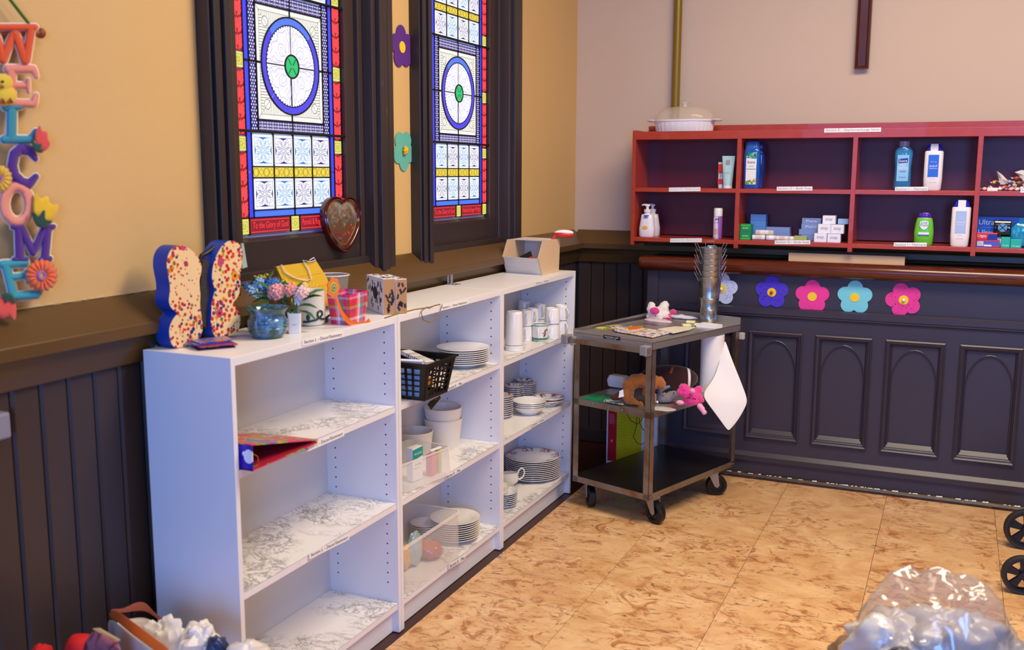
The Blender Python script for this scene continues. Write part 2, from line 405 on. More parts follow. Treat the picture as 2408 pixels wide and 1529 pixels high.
    def tile_pane(a0, b0, a1, b1, c, pm):
        pane(a0, b0, a1, b1, c); ca, cb, ha, hb = (a0+a1)/2, (b0+b1)/2, (a1-a0)/2, (b1-b0)/2
        e = .80; line([(ca-ha*e, cb-hb*e), (ca+ha*e, cb-hb*e), (ca+ha*e, cb+hb*e), (ca-ha*e, cb+hb*e)], .0018, pm, True)
        for sx in (-1, 1):
            for sz in (-1, 1): line([(ca+sx*ha*e, cb+sz*hb*e), (ca+sx*ha, cb+sz*hb)], .001, pm)
        ell(ca, cb, ha*.13, hb*.12, .0016, pm, 12)
        for t in range(8):
            w0 = t*pi/4; c0, s0 = math.cos(w0), math.sin(w0); ln = .74 if t % 2 == 0 else .9
            A = lambda r, dw: (ca+ha*r*math.cos(w0+dw), cb+hb*r*math.sin(w0+dw))
            line([A(.17, 0), A(ln*.55, .26), A(ln*.78, .12), A(ln*.95, 0), A(ln*.78, -.12), A(ln*.55, -.26), A(.17, 0)], .0015, pm)
            if t % 2:
                line([A(ln*.78, .12), A(ln*.84, .3), A(ln, .2)], .0014, pm); line([A(ln*.78, -.12), A(ln*.84, -.3), A(ln, -.2)], .0014, pm)
            W0 = w0+pi/8; B = lambda r, dw: (ca+ha*r*math.cos(W0+dw), cb+hb*r*math.sin(W0+dw))
            fil([B(.2, 0), B(.62, .05), B(.74, 0), B(.62, -.05)], pm)
        for sz in (-1, 1): fil([(ca-ha*.45, cb+sz*hb*e), (ca, cb+sz*hb*(e-.14)), (ca+ha*.45, cb+sz*hb*e)], pm)
        for sx in (-1, 1): fil([(ca+sx*ha*e, cb-hb*.35), (ca+sx*ha*(e-.12), cb), (ca+sx*ha*e, cb+hb*.35)], pm)
    def band(a0, b0, a1, b1, n=4):
        pane(a0, b0, a1, b1, 'amber'); cb = (b0+b1)/2; h = (b1-b0)/2*.9; s = (a1-a0)/n
        for i in range(n):
            a = a0+s*(i+.25); ell(a, cb, s*.22, h*.85, .0016, PKi, 14)
            c = a+s*.5; line([(c-s*.2, cb), (c, cb+h*.8), (c+s*.2, cb), (c, cb-h*.8)], .0016, PKi, True)
            for sg in (-1, 1): line([(a+s*.2, cb+sg*h), (a+s*.3, cb), ], .0012, PKi); line([(a+s*.8, cb+sg*h), (a+s*.7, cb)], .0012, PKi)
    def rows(zr):
        for (b0, b1, ph) in zr:
            for i in range(4):
                t = (i+ph) % 2; tile_pane(-.205+i*.1025, b0, -.205+(i+1)*.1025, b1, 'cool' if t == 0 else 'white', PBi if t == 0 else PVi)
    # bottom inscription band
    for a0, a1, s in ((-.230, -.0255, 'To the Glory of God'), (.0255, .230, 'Pamela & Roger Wright')):
        pane(a0, 1.320, a1, 1.369, 'red')
        e = .006; line([(a0+e, 1.320+e), (a1-e, 1.320+e), (a1-e, 1.369-e), (a0+e, 1.369-e)], .0025, PRi, True)
        text('inscription', s, .026, .178, PR, w, (GX+.0006, (a0+a1)/2, 1.3435), (0, 1, 0), (0, 0, 1), .001)
    sq(-.0235, 1.320, .0235, 1.369)
    for s in (-1, 1):
        a0, a1 = sorted((s*.233, s*.281))
        sq(a0, 1.320, a1, 1.369)
        zs = [(1.369, 1.572), (1.618, 1.818), (1.866, 2.068), (2.112, 2.30)]
        for b0, b1 in zs: redstrip(a0, b0, a1, b1)
        for b0, b1 in ((1.572, 1.618), (1.818, 1.866), (2.068, 2.112)): sq(a0, b0, a1, b1)
        pane(a0, 2.30, a1, 2.95, 'red')
        a0, a1 = sorted((s*.209, s*.233))
        for b0, b1 in ((1.371, 1.51), (1.51, 1.632), (1.632, 1.843), (1.843, 2.058), (2.058, 2.18), (2.18, 2.30), (2.30, 2.95)): pane(a0, b0, a1, b1, 'blue')
        pane(min(0, s*.207), 1.371, max(0, s*.207), 1.391, 'sky')
        for b0, b1 in ((1.493, 1.526), (2.164, 2.192)): band(min(0, s*.205), b0, max(0, s*.205), b1)
        # medallion: lattice strips
        a0, a1 = sorted((s*.175, s*.208)); pane(a0, 1.636, a1, 2.056, 'violet')
        z = 1.642
        for i in range(46):
            for j in range(3):
                ca = a0+.006+j*.0105+(.005 if i % 2 else 0); cb = z+i*.009
                if cb < 2.05 and ca < a1-.003: fil([(ca-.0032, cb), (ca, cb-.0036), (ca+.0032, cb), (ca, cb+.0036)], PWi)
        for b0, b1 in ((1.636, 1.669), (2.017, 2.056)):
            c0, c1 = sorted((0, s*.174)); pane(c0, b0, c1, b1, 'violet'); n = 13
            for i in range(n):
                ca = c0+(i+.5)*(c1-c0)/n
                for j, hh in ((.22, .0045), (.5, .006), (.78, .0045)):
                    cb = b0+(b1-b0)*j
                    for dx in (-.0028, .0028): fil([(ca+dx-.002, cb-hh/2), (ca+dx+.002, cb-hh/2), (ca+dx+.0012, cb+hh/2), (ca+dx-.0012, cb+hh/2)], PWi)
                line([(ca-.005, b0+.003), (ca, b1-.003), (ca+.005, b0+.003)], .0012, PWi) if i % 2 else None
    rows([(1.394, 1.491, 1), (1.527, 1.626, 0), (2.065, 2.160, 1), (2.195, 2.296, 0)])
    for i in range(4): pane(-.205+i*.1025, 2.30, -.205+(i+1)*.1025, 2.62, 'white'); pane(-.205+i*.1025, 2.62, -.205+(i+1)*.1025, 2.95, 'cool')
    # medallion: bevelled white frame, hatched field, blue ring, four leaf quarters, green eye
    CZ, ra, rb = 1.843, .173, .173
    for sa in (-1, 1):
        for sb in (-1, 1):
            a0, a1 = sorted((0, sa*.173)); b0, b1 = sorted((CZ, CZ+sb*.172)); pane(a0, b0, a1, b1, 'cream')
    e = .156; line([(-e, CZ-e), (e, CZ-e), (e, CZ+e), (-e, CZ+e)], .002, PKi, True)
    for sa in (-1, 1):
        for sb in (-1, 1):
            line([(sa*e, CZ+sb*e), (sa*.173, CZ+sb*.172)], .0016, PKi); line([(sa*.108, CZ+sb*.108), (sa*e, CZ+sb*e)], .0014, PKi)
            ell(sa*.125, CZ+sb*.125, .0155, .0155, .002, PKi, 16)
    for i in range(-17, 18):                 # hatching between frame and ring
        a = i*.0088
        for sb in (-1, 1):
            b0 = math.sqrt(max(0, .153**2-a*a))
            if b0 < abs(a)+.004: b0 = max(b0, abs(a)+.003)
            if abs(abs(a)-.125) < .016: b0 = max(b0, .142)
            if b0 < e-.004:
                line([(a, CZ+sb*b0), (a, CZ+sb*(e-.001))], .0013, PKi); line([(sb*b0, CZ+a), (sb*(e-.001), CZ+a)], .0017, PKi)
    n = 48
    def disc(r, c, dx, name='glass_pane', t0=0, t1=2*pi, r0=0):
        k_ = max(6, int(n*(t1-t0)/(2*pi)))
        o = [(r*math.cos(t0+(t1-t0)*i/k_), r*math.sin(t0+(t1-t0)*i/k_)) for i in range(k_+1)]
        g = G(); ii = [(r0*math.cos(t0+(t1-t0)*i/k_), r0*math.sin(t0+(t1-t0)*i/k_)) for i in range(k_+1)] if r0 else [(0, 0)]
        if r0:
            for i in range(k_):
                P = [o[i], o[i+1], ii[i+1], ii[i]]; g.prism([(GX, a, CZ+b) for a, b in P], (dx, 0, 0))
        else: g.prism([(GX, a, CZ+b) for a, b in o[:-1] + ([ii[0]] if t1-t0 < 6 else [])] if t1-t0 < 6 else [(GX, a, CZ+b) for a, b in o[:-1]], (dx, 0, 0))
        return g.build(name, GL[c], w)
    for i in range(4):
        t0 = pi/4+i*pi/2+.012; disc(.148, 'sky' if i == 0 else 'ring', .0035, t0=t0, t1=t0+pi/2-.024, r0=.129)
        t0 = i*pi/2+.012; disc(.125, 'white', .0028, t0=t0, t1=t0+pi/2-.024)
    disc(.033, 'green', .006)
    GXo = .0045
    def q2(a, b): return V((GX+GXo, a, CZ+b))
    for r, wd in ((.151, .006), (.127, .004)):
        lead.tube([V((GX+.003, r*math.cos(2*pi*i/n), CZ+r*math.sin(2*pi*i/n))) for i in range(n)], wd/2, 6, closed=True)
    lead.tube([V((GX+.006, .036*math.cos(2*pi*i/24), CZ+.036*math.sin(2*pi*i/24))) for i in range(24)], .003, 6, closed=True)
    for i in range(60):                      # pearl edge inside the ring
        w0 = 2*pi*i/60; pat.ball((GX+.004, .124*math.cos(w0), CZ+.124*math.sin(w0)), (.001, .0028, .0028), 6, 4, PVi)
    for i in range(4):
        w0 = pi/4+i*pi/2
        A = lambda r, d: q2(r*math.cos(w0+d), r*math.sin(w0+d))
        P2 = lambda pts, wd: pat.ribbon([A(*p) for p in pts], wd, X3, PLi)
        for s in (-1, 1):
            P2([(.045, .05*s), (.060, .32*s), (.078, .22*s), (.09, 0)], .0026)
            P2([(.045, .55*s), (.075, .62*s), (.092, .50*s), (.100, .60*s), (.113, .52*s), (.108, .36*s), (.118, .24*s), (.110, .10*s), (.100, 0)], .0030)
            P2([(.05, .15*s), (.062, .16*s), (.072, .08*s), (.078, 0)], .002)
            P2([(.07, .45*s), (.083, .36*s), (.095, .38*s)], .002); P2([(.06, .66*s), (.085, .72*s), (.105, .68*s), (.118, .62*s)], .0022)
            for t in (.66, .72): P2([(.100, t*s), (.122, t*s)], .0014)
        for t in range(5): P2([(.04, -.5+.25*t), (.05, -.5+.25*t)], .0014)
    for s in (-1, 1):
        for t in (1, -1):
            pat.ribbon([q2(s*.004, t*.004)+V((.003, 0, 0)), q2(s*.020, t*.024)+V((.003, 0, 0))], .003, X3, PKi)
    pat.build('painted_tracery', [PV, PB, PK, PR, PW, POL, PLV], w, kind='stuff')
    for z in (1.392, 1.4925, 1.5265, 1.370, 2.0, 2.162, 2.1935, 2.298, 2.62):
        if z != 2.0: came(-.21 if z != 1.370 else -.282, z, .21 if z != 1.370 else .282, z)
    for a in (-.282, -.233, -.209, .209, .233, .282): came(a, 1.318 if abs(a) > .25 else 1.37, a, 2.95)
    for a in (-.2325, -.0245, .0245, .2325): came(a, 1.318, a, 1.37)
    came(0, 1.37, 0, 1.692, .005); came(0, 1.993, 0, 2.3, .005); came(0, 1.72, 0, 1.966, .004); came(-.126, CZ, .126, CZ, .004)
    for s in (-1, 1): came(min(s*.151, s*.233), CZ, max(s*.151, s*.233), CZ, .007); came(s*.1025, 1.392, s*.1025, 1.63); came(s*.1025, 2.062, s*.1025, 2.95)
    for s in (-1, 1): came(s*.174, 1.634, s*.174, 2.058, .005)
    for z in (1.670, 2.0165): came(-.175, z, .175, z, .005)
    lead.build('leading', LEAD, w)
    g = G()
    for z in (1.633, 2.060, 2.62): g.tube([(GX+.012, -.292, z), (GX+.012, .292, z)], .0045, 8)
    g.build('saddle_bar', LEAD, w, smooth=40)
    G().box(GX-.03, -.36, 1.2, GX-.012, .36, 3.0).build('backing', mat('outer_glass', '9fb4d8', .3), w)
window(1, WC[0]); window(2, WC[1])
# ------------------------------------------------------------------ panelled counter front, rail and base along the back wall
pc = T('panelled_counter', 'dark painted counter front with a row of arched panels under a wooden rail', 'counter', (.18, .59, 0))
def wb_(g, n, m_, **kw): return g.build(n, m_, pc, world=True, **kw)
FY = .59; px0 = .386; PW_, PP = .258, .3165
g = G(); z0, z1 = .207, .747; xe = 2.75
holes = [(px0+i*PP+.018, px0+i*PP+PW_-.018) for i in range(7)]
g.box(.18, FY, 0, xe, .64, z0+.018); g.box(.18, FY, z1-.018, xe, .64, .86)
xx = .18
for a, b in holes: g.box(xx, FY, z0+.018, a, .64, z1-.018); xx = b
g.box(xx, FY, z0+.018, xe, .64, z1-.018); g.box(.18, .64, 0, xe, .905, 1.02)
g.box(.18, FY, .86, .235, .64, 1.03); g.box(.18, FY+.012, .86, xe, .64, 1.03)
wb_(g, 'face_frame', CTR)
for i, (a, b) in enumerate(holes):
    A, B = px0+i*PP, px0+i*PP+PW_
    f = lambda q, r, h: V((q, FY-h, r))
    g = G(); ringmold(g, A, z0, B, z1, [(0, 0), (0, .012), (.006, .016), (.012, .012), (.018, .010), (.019, .002), (.024, .004), (.028, -.004), (.034, -.014)], f)
    g.box(a-.002, FY+.018, z0+.016, b+.002, FY+.03, z1-.016)
    ac = (a+b)/2; hw = (b-a)/2-.012; zs = z0+.33; zt = z1-.045
    arc = []
    for j in range(13):
        t = j/12; arc.append((ac+hw*math.cos(t*pi/2*.98)**.9, zs+(zt-zs)*math.sin(t*pi/2)**1.0*(.86+.14*t)))
    arc[-1] = (ac, zt)
    left = [(2*ac-q[0], q[1]) for q in arc[::-1][1:]]
    out = [(a-.001, z0+.018), (a-.001, z1-.017), (b+.001, z1-.017), (b+.001, z0+.018), (ac+hw, z0+.018)] + arc + left + [(ac-hw, z0+.018)]
    out2 = out[:]
    L1 = [(a-.001, z0+.018), (a-.001, z1-.017), (ac, z1-.017)] + [q for q in left] + [(ac-hw, z0+.018)]
    L1 = [(a-.001, z0+.018), (a-.001, z1-.017), (ac, z1-.017), (ac, zt)] + left + [(ac-hw, z0+.018)]
    R1 = [(b+.001, z0+.018), (ac+hw, z0+.018)] + arc + [(ac, z1-.017), (b+.001, z1-.017)]
    g.prism([(q[0], FY+.0085, q[1]) for q in L1], (0, .012, 0)); g.prism([(q[0], FY+.0085, q[1]) for q in R1], (0, .012, 0))
    g.tube([V((q[0], FY+.0085, q[1])) for q in [(ac+hw, z0+.03)]+arc+left+[(ac-hw, z0+.03)]], .0035, 6)
    g.hexa([(a, FY-.006, z0+.018), (b, FY-.006, z0+.018), (b, FY+.02, z0+.018), (a, FY+.02, z0+.018), (a+.012, FY+.012, z0+.045), (b-.012, FY+.012, z0+.045), (b-.012, FY+.02, z0+.045), (a+.012, FY+.02, z0+.045)])
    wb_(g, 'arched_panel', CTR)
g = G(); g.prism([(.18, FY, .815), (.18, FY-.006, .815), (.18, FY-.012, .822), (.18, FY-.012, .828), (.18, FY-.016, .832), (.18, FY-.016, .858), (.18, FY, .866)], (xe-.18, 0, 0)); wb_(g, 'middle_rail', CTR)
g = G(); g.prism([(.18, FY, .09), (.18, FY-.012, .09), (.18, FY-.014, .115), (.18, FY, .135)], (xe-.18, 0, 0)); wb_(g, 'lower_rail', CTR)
k = N('worn_base_paint', .45); v = k.coord('World', (5, 5, 22))
k.col(k.mix(k.ramp(k.noise(v, 6, 6), [(.55, 0), (.6, 1)]), '2c2120', '5a2f22'))
g = G(); g.prism([(.18, FY, 0), (.18, FY-.022, 0), (.18, FY-.022, .012), (.18, FY-.012, .024), (.18, FY, .028)], (xe-.18, 0, 0)); wb_(g, 'base_moulding', k.m)
g = G(); x = .62
while x < xe-.1:
    l = R.uniform(.004, .03); h_ = R.uniform(.001, .005)
    g.prism([(x, FY-.0135, .0225), (x+l, FY-.0135, .0225), (x+l*.9, FY-.0105, .0235+h_), (x+l*.45, FY-.0105, .0235+h_*.4), (x+l*.2, FY-.0105, .0235+h_*.8)], (0, -.0012, .0012)); x += l*R.uniform(1.1, 3.2)
wb_(g, 'paint_chips', WHITEP, kind='stuff')
k = N('varnished_rail_wood', .22, coat=.4); v = k.coord('World', (1.2, 9, 9))
k.col(k.mix(k.noise(v, 7, 7, .6), '30110b', '6e2c14')); RAILW = k.m
cy_, cz_, rr_ = .580, 1.058, .037
prof = [(.66, 1.088), (.60, 1.095)] + [(cy_-rr_*math.sin(t), cz_+rr_*math.cos(t)*.98) for t in [i*pi/12 for i in range(1, 13)]] + [(.60, 1.021), (.66, 1.021)]
g = G(); n = len(prof); secs = [(.135, .55), (.139, .8), (.147, .95), (.16, 1), (xe, 1)]
vs = [V((x, .60+(a-.60)*s, 1.058+(b-1.058)*s)) for x, s in secs for a, b in prof]
fs = [(i*n+j, i*n+(j+1) % n, (i+1)*n+(j+1) % n, (i+1)*n+j) for i in range(len(secs)-1) for j in range(n)] + [list(range(n-1, -1, -1))]
g.add(vs, [f[::-1] for f in fs]); wb_(g, 'hand_rail', RAILW, smooth=50)
g = G().box(.16, .64, 1.03, xe, WY-.02, 1.085); wb_(g, 'counter_top', mat('dark_counter', '1c1518', .35))
# brass-coloured pipe up the back wall, wooden cross
p = U(1592, 120, 1, .898)
o = G().tube([(p.x, .898, 1.205), (p.x, .898, 3.39)], .021, 20).build('wall_pipe', mat('tarnished_brass_paint', '8a7023', .38, metal=.35), smooth=40, wloc=(p.x, .898, 1.205))
tag(o, 'dull brass-coloured vertical pipe on the back wall behind the casserole', 'pipe')
k = N('cross_wood', .3, coat=.3); v = k.coord('World', (20, 20, 2.2)); k.col(k.mix(k.noise(v, 5, 6), '3b1512', '5c241a')); CW = k.m
a = U(2009, 163, 1, .905); b = U(2043, 163, 1, .905)
cr = T('wooden_cross', 'dark reddish wooden cross hanging high on the back wall above the red shelf', 'cross', (a.x, .906, a.z))
w_ = b.x-a.x; g = G(); H = 1.0
f = lambda q, r, h: V((q, -h, r))
def crossarm(g, x0, z0, x1, z1):
    g.box(x0, -.012, z0, x1, 0, z1); ringmold(g, x0, z0, x1, z1, [(0, .012), (.003, .02), (.011, .024), (.015, .016), (.018, .015)], f)
    g.box(x0+.017, -.0155, z0+.017, x1-.017, -.01, z1-.017)
crossarm(g, 0, 0, w_, H); g.build('upright', CW, cr)
g = G(); crossarm(g, w_/2-.28, .66, w_/2+.28, .66+w_); g.build('crossbar', CW, cr)
# ================================================================== bookcases
def sp(P): return (V(P)-CAM).dot(_fw)/FPX       # metres per picture pixel at a point
k = N('white_laminate', .38); k.col(k.mix(k.noise(k.coord('World'), 2, 2), 'e6e5e6', 'eceaea')); LAM = k.m
BACKP = mat('bookcase_back', 'd9d6d4', .5)
HOLE = mat('peg_hole', '141414', .8)
k = N('marbled_liner', .3); v = k.coord('World'); vm = k.coord('World', (1, 1.6, 1))
a = k.noise(vm, 4.5, 10, 1.1, .66); b = k.noise(v, 4.2, 5, .6); c = k.noise(vm, 10, 9, 1.4, .72)
e1 = k.math('SUBTRACT', 1.0, k.math('MULTIPLY', k.math('ABSOLUTE', k.math('SUBTRACT', a, .5)), 52.0))
e2 = k.math('SUBTRACT', 1.0, k.math('MULTIPLY', k.math('ABSOLUTE', k.math('SUBTRACT', c, .5)), 40.0))
w = k.math('MULTIPLY', k.math('MAXIMUM', e1, e2), k.ramp(b, [(.43, 0), (.53, 1)])); w.node.use_clamp = True
w = k.math('MULTIPLY', k.math('MAXIMUM', w, 0.0), .85)
k.col(k.mix(w, 'efedea', '4e4c50')); LINER = k.m
PAPER = mat('label_paper', 'f3f1ee', .6); INK = mat('black_ink', '1c1c20', .7); INKG = mat('grey_ink', '8f96a6', .7)
STEEL = mat('zinc_bracket', 'b9bcc2', .3, metal=.9)
BC = []
def bookcase(i, ya, yb, label, lean=(0, 0)):
    bc = T('bookcase', label, 'bookcase', (0, ya, 0), 0, 'white bookcases along the window wall'); BC.append(bc)
    B = lambda g, n, m_=LAM, **kw: g.build(n, m_, bc, world=True, **kw)
    yr = lambda z: yb + lean[0]+(lean[1]-lean[0])*z/1.06
    B(G().box(-.28, ya, 0, 0, ya+.016, 1.06), 'side_panel', bevel=.001)
    y0, y1 = yr(0), yr(1.06)
    B(G().hexa([(-.28, y0-.016, 0), (0, y0-.016, 0), (0, y0, 0), (-.28, y0, 0), (-.28, y1-.016, 1.06), (0, y1-.016, 1.06), (0, y1, 1.06), (-.28, y1, 1.06)]), 'side_panel', bevel=.001)
    B(G().box(-.28, ya+.016, 1.0375, -.001, yr(1.06)-.016, 1.0597), 'top_board', bevel=.001)
    B(G().box(-.278, ya+.012, .02, -.268, yr(.5)-.01, 1.045), 'back_panel', BACKP)
    for z in (.770, .447, .103):
        s = B(G().box(-.268, ya+.0165, z-.022, -.004, yr(z)-.0165, z), 'shelf', bevel=.001)
        G().box(-.267, ya+.018, z, -.0025, yr(z)-.018, z+.0006).build('shelf_liner', LINER, bc, world=True)
    B(G().box(-.05, ya+.016, 0, -.025, yr(0)-.016, .081), 'kick_board')
    g = G()
    for z in [.17+.0335*t for t in range(26)]:
        if min(abs(z-q) for q in (.765, .442, .1)) < .02: continue
        for x in (-.235, -.04):
            for yy, d in ((yr(z)-.0162, -1), (ya+.0162, 1)):
                g.add([V((x+.0028*math.cos(t*pi/4), yy+d*.0004, z+.0028*math.sin(t*pi/4))) for t in range(8)], [list(range(8)) if d < 0 else list(range(7, -1, -1))])
    B(g, 'peg_holes', HOLE, kind='stuff')
    return bc
bookcase(1, -2.400, -1.601, 'nearest white bookcase, empty shelves but for a colourful binder')
bookcase(2, -1.599, -.800, 'middle white bookcase holding a black basket, bins and plates')
bookcase(3, -.798, 0, 'farthest white bookcase, filled with mugs and patterned plates', (-.01, .022))
def shelf_label(bc, st, L0, R0, hp=11, ink=INK, x=.0006, pad=1.08):
    a = U(*L0, 0, x); b = U(*R0, 0, x); c = (a+b)/2-bc.location; w = (b-a).length; h = hp*sp((a+b)/2)*.95
    X = (b-a).normalized(); Y = Z3
    p = [c-X*w*pad/2-Y*h/2, c+X*w*pad/2-Y*h/2, c+X*w*pad/2+Y*h/2, c-X*w*pad/2+Y*h/2]
    o = G().prism([q for q in p], (-.0006, 0, 0)).build('shelf_label', PAPER, bc)
    text('lettering', st, h*.72, w, ink, o, c+V((.0001, 0, 0)), X, Y)
SL = 'Section L \u2013 Decor/Stationary'; SK = 'Section K \u2013 Misc.'; SJ = 'Section J \u2013 Kitchen'
shelf_label(BC[0], SL, (715, 806), (804, 787), 15); shelf_label(BC[0], SL, (717, 1058), (806, 1020), 15); shelf_label(BC[0], SL, (731, 1307), (818, 1264), 15)
shelf_label(BC[1], SL, (1040, 725), (1098, 711), 11); shelf_label(BC[1], SK, (1054, 914), (1088, 900), 11); shelf_label(BC[1], SK, (1050, 1122), (1084, 1104), 11); shelf_label(BC[1], 'Section K - Misc', (1057, 1332), (1093, 1311), 13, x=.003)
shelf_label(BC[2], SJ, (1261, 667), (1290, 660), 8); shelf_label(BC[2], SJ, (1252, 1001), (1279, 987), 9)
def bracket(bc, px, py):
    p = on(px, py, 1.06) - bc.location; x = -.278+.022
    g = G().box(p.x-.006, p.y-.009, 1.060, p.x+(.034 if bc is not BC[0] else .012), p.y+.009, 1.0615).box(p.x-.006, p.y-.009, 1.060, p.x-.0045, p.y-.003, 1.132)
    g.box(p.x-.006, p.y+.003, 1.060, p.x-.0045, p.y+.009, 1.132).box(p.x-.006, p.y-.009, 1.128, p.x-.0045, p.y+.009, 1.133).box(p.x-.006, p.y-.004, 1.060, p.x-.0045, p.y+.004, 1.098)
    g.ball((p.x-.003, p.y, 1.108), (.004, .006, .006), 10, 6).ball((p.x+.006, p.y, 1.063), (.005, .005, .0025), 10, 6)
    g.build('wall_bracket', STEEL, bc)
bracket(BC[0], 364, 815); bracket(BC[1], 1057, 669); bracket(BC[2], 1065, 668)
# ------------------------------------------------------------------ things on the nearest bookcase
ZT = 1.06
k = N('floral_print', .5); vv = k.coord('Object')
vo = k.voro(vv, 88); ramp = k.ramp(k.sep(vo[1])[0], [(0, 'c8281e'), (.34, 'd8482c'), (.5, '33306a'), (.66, '8c2a58'), (.8, 'e08a1c'), (.92, '6c7a34')], True)
d1 = k.math('LESS_THAN', vo[0], k.ramp(k.noise(vv, 9, 2), [(.36, .20), (.52, .52)]))
vb = k.voro(vv, 19); d2 = k.math('LESS_THAN', k.math('ADD', vb[0], k.math('MULTIPLY', k.noise(vv, 120, 2), .16)), .32)
sel = k.math('MULTIPLY', d2, k.math('GREATER_THAN', k.sep(vb[1])[1], .45)); eye = k.math('LESS_THAN', vb[0], .10)
vs2 = k.coord('Object', (140, 140, 16)); gr = k.math('GREATER_THAN', k.noise(vs2, 1, 3), .64)
base = k.mix(k.math('MULTIPLY', gr, k.ramp(k.noise(vv, 11, 2), [(.5, 0), (.6, 1)])), 'f1cd93', '8a8a34')
base = k.mix(d1, base, ramp); fl = k.mix(eye, k.ramp(k.sep(vb[1])[0], [(0, 'c84468'), (.5, 'e59a20'), (.75, 'b03050')], True), '6a1d3a')
k.col(k.mix(sel, base, fl)); FLORAL = k.m
BLUE = mat('blue_card', '123f9c', .45); BLK = mat('black_plastic', '0e0e10', .4); MESH_ = mat('grey_glitter_card', '3a3436', .5, var=.6, vs=90)
pa = on(420, 819, ZT); pb = on(540, 797, ZT); dr = (pb-pa).normalized(); nn = V((dr.y, -dr.x, 0))
if nn.dot(CAM-pa) < 0: nn = -nn
bt = T('butterfly_box', 'butterfly-shaped box with blue sides and floral printed wings', 'box', pa)
def z7(x, y): return (340+x/4.777, 540+y/4.777)
LW = [(350, 180), (430, 178), (530, 230), (600, 315), (638, 400), (636, 480), (612, 560), (616, 650), (625, 740), (618, 840), (630, 930), (642, 1010), (652, 1100), (640, 1180), (600, 1250), (530, 1300), (440, 1332), (370, 1340), (310, 1305), (280, 1225), (272, 1120), (298, 1040), (340, 975), (372, 940), (330, 912), (288, 870), (268, 800), (280, 720), (285, 640), (272, 560), (255, 480), (245, 390), (255, 300), (290, 228)]
RW = [(940, 125), (1000, 125), (1060, 160), (1094, 230), (1100, 310), (1086, 400), (1076, 480), (1070, 560), (1075, 640), (1060, 730), (1020, 790), (985, 828), (1030, 880), (1065, 950), (1075, 1030), (1060, 1110), (1020, 1170), (940, 1200), (850, 1222), (800, 1212), (765, 1160), (745, 1090), (740, 1010), (750, 930), (745, 850), (768, 760), (785, 680), (765, 600), (752, 520), (765, 420), (790, 330), (830, 240), (880, 170)]
def smoothpoly(P, it=1):
    for _ in range(it):
        Q = []
        for i in range(len(P)):
            a, b = P[i], P[(i+1) % len(P)]; Q += [(a[0]*.75+b[0]*.25, a[1]*.75+b[1]*.25), (a[0]*.25+b[0]*.75, a[1]*.25+b[1]*.75)]
        P = Q
    return P
for P, dep, off in ((LW, .052, 0), (RW, .056, 0)):
    pts = [UP(*z7(*q), pa, nn)-pa for q in smoothpoly(P)]
    lo = min(q.z for q in pts)
    pts = [V((q.x, q.y, max(q.z, .0015))) for q in pts]
    w_ = G().prism(pts, -nn*dep).build('wing', BLUE, bt, smooth=40)
    G().prism([q+nn*.0012 for q in pts], -nn*.0011).build('printed_face', FLORAL, w_)
BD = [(690, 335), (725, 360), (742, 430), (745, 520), (742, 640), (760, 760), (745, 880), (740, 1000), (715, 1090), (690, 1115), (660, 1080), (640, 980), (622, 880), (622, 760), (628, 640), (640, 520), (640, 420), (660, 350)]
pts = [UP(*z7(*q), pa-nn*.012, nn)-pa for q in BD]
G().prism(pts, -nn*.045).build('body', MESH_, bt)
h0 = [UP(*z7(*q), pa-nn*.03, nn)-pa for q in [(620, 345), (640, 290), (690, 265), (740, 230), (775, 190)]]
G().tube(h0, .006, 8).build('handle', BLK, bt, smooth=40)
# stack of cards
CCOL = ['2b2350', '5a2a6a', 'd89a20', 'a8243a', '2a4a9a', '3c6ab8']
c0 = on(497, 816, ZT)
CARDL = ['dark purple card at the bottom of the fanned stack by the butterfly box', 'plum card second from the bottom of the fanned stack', 'yellow-edged card in the middle of the fanned stack', 'red card sticking out towards the green pot in the fanned stack', 'dark blue card second from the top of the fanned stack', 'bright blue orange-swirled card on top of the fanned stack']
for i, cc in enumerate(CCOL):
    k = N('card_%d' % i, .25); vv = k.coord('Object'); f = k.noise(vv, 34, 4, 2.5)
    k.col(k.mix(k.ramp(f, [(.48, 0), (.56, 1)]), cc, ['6a2a4a', '3a2a7a', 'b03a30', '803a80', '6a3a9a', 'd0702a'][i]))
    o = G().box(-.048, -.033, 0, .048, .033, .0022).build('greeting_card', k.m, loc=(c0.x+R.uniform(-.012, .012)+(.012 if i == 3 else 0), c0.y+R.uniform(-.012, .012)+i*.003, ZT+.0003+i*.0029))
    o.rotation_euler = (0, 0, 1.0+R.uniform(-.22, .22)); tag(o, CARDL[i], 'card', 'cards fanned beside the butterfly box')
# green glazed pot
k = N('green_blue_glaze', .12, coat=.6); vv = k.coord('Object', (1, 1, .35)); f = k.noise(vv, 26, 5, .6)
k.col(k.ramp(f, [(.34, '16301f'), (.47, '245244'), (.55, '2f5d7c'), (.66, '6a98b8')])); GLZ = k.m
p = on(630, 793, ZT); s = sp(p)*1.0; rr = 48*s
o = G().lathe([(0, .002), (rr*.74, .002), (rr*.76, .008), (rr*.90, .018), (rr*.89, .022), (rr*.95, .027), (rr*.92, .032), (rr*.98, .037), (rr*.945, .041), (rr*.94, .046), (rr*.985, .051), (rr*.94, .056), (rr*.98, .061), (rr*.92, .067), (rr*.85, .076), (rr*.84, .086), (rr*.92, .097), (rr*1.03, .104), (rr*1.05, .108), (rr*1.0, .110), (rr*.93, .106), (rr*.78, .092), (rr*.78, .05), (0, .02)], n=40).build('glazed_pot', GLZ, smooth=60, loc=(p.x, p.y, ZT))
POTZ = 85*s/.11
o.scale = (1, 1, 72*s/.11)
tag(o, 'glossy green and blue glazed ceramic pot in front of the flowers', 'pot')
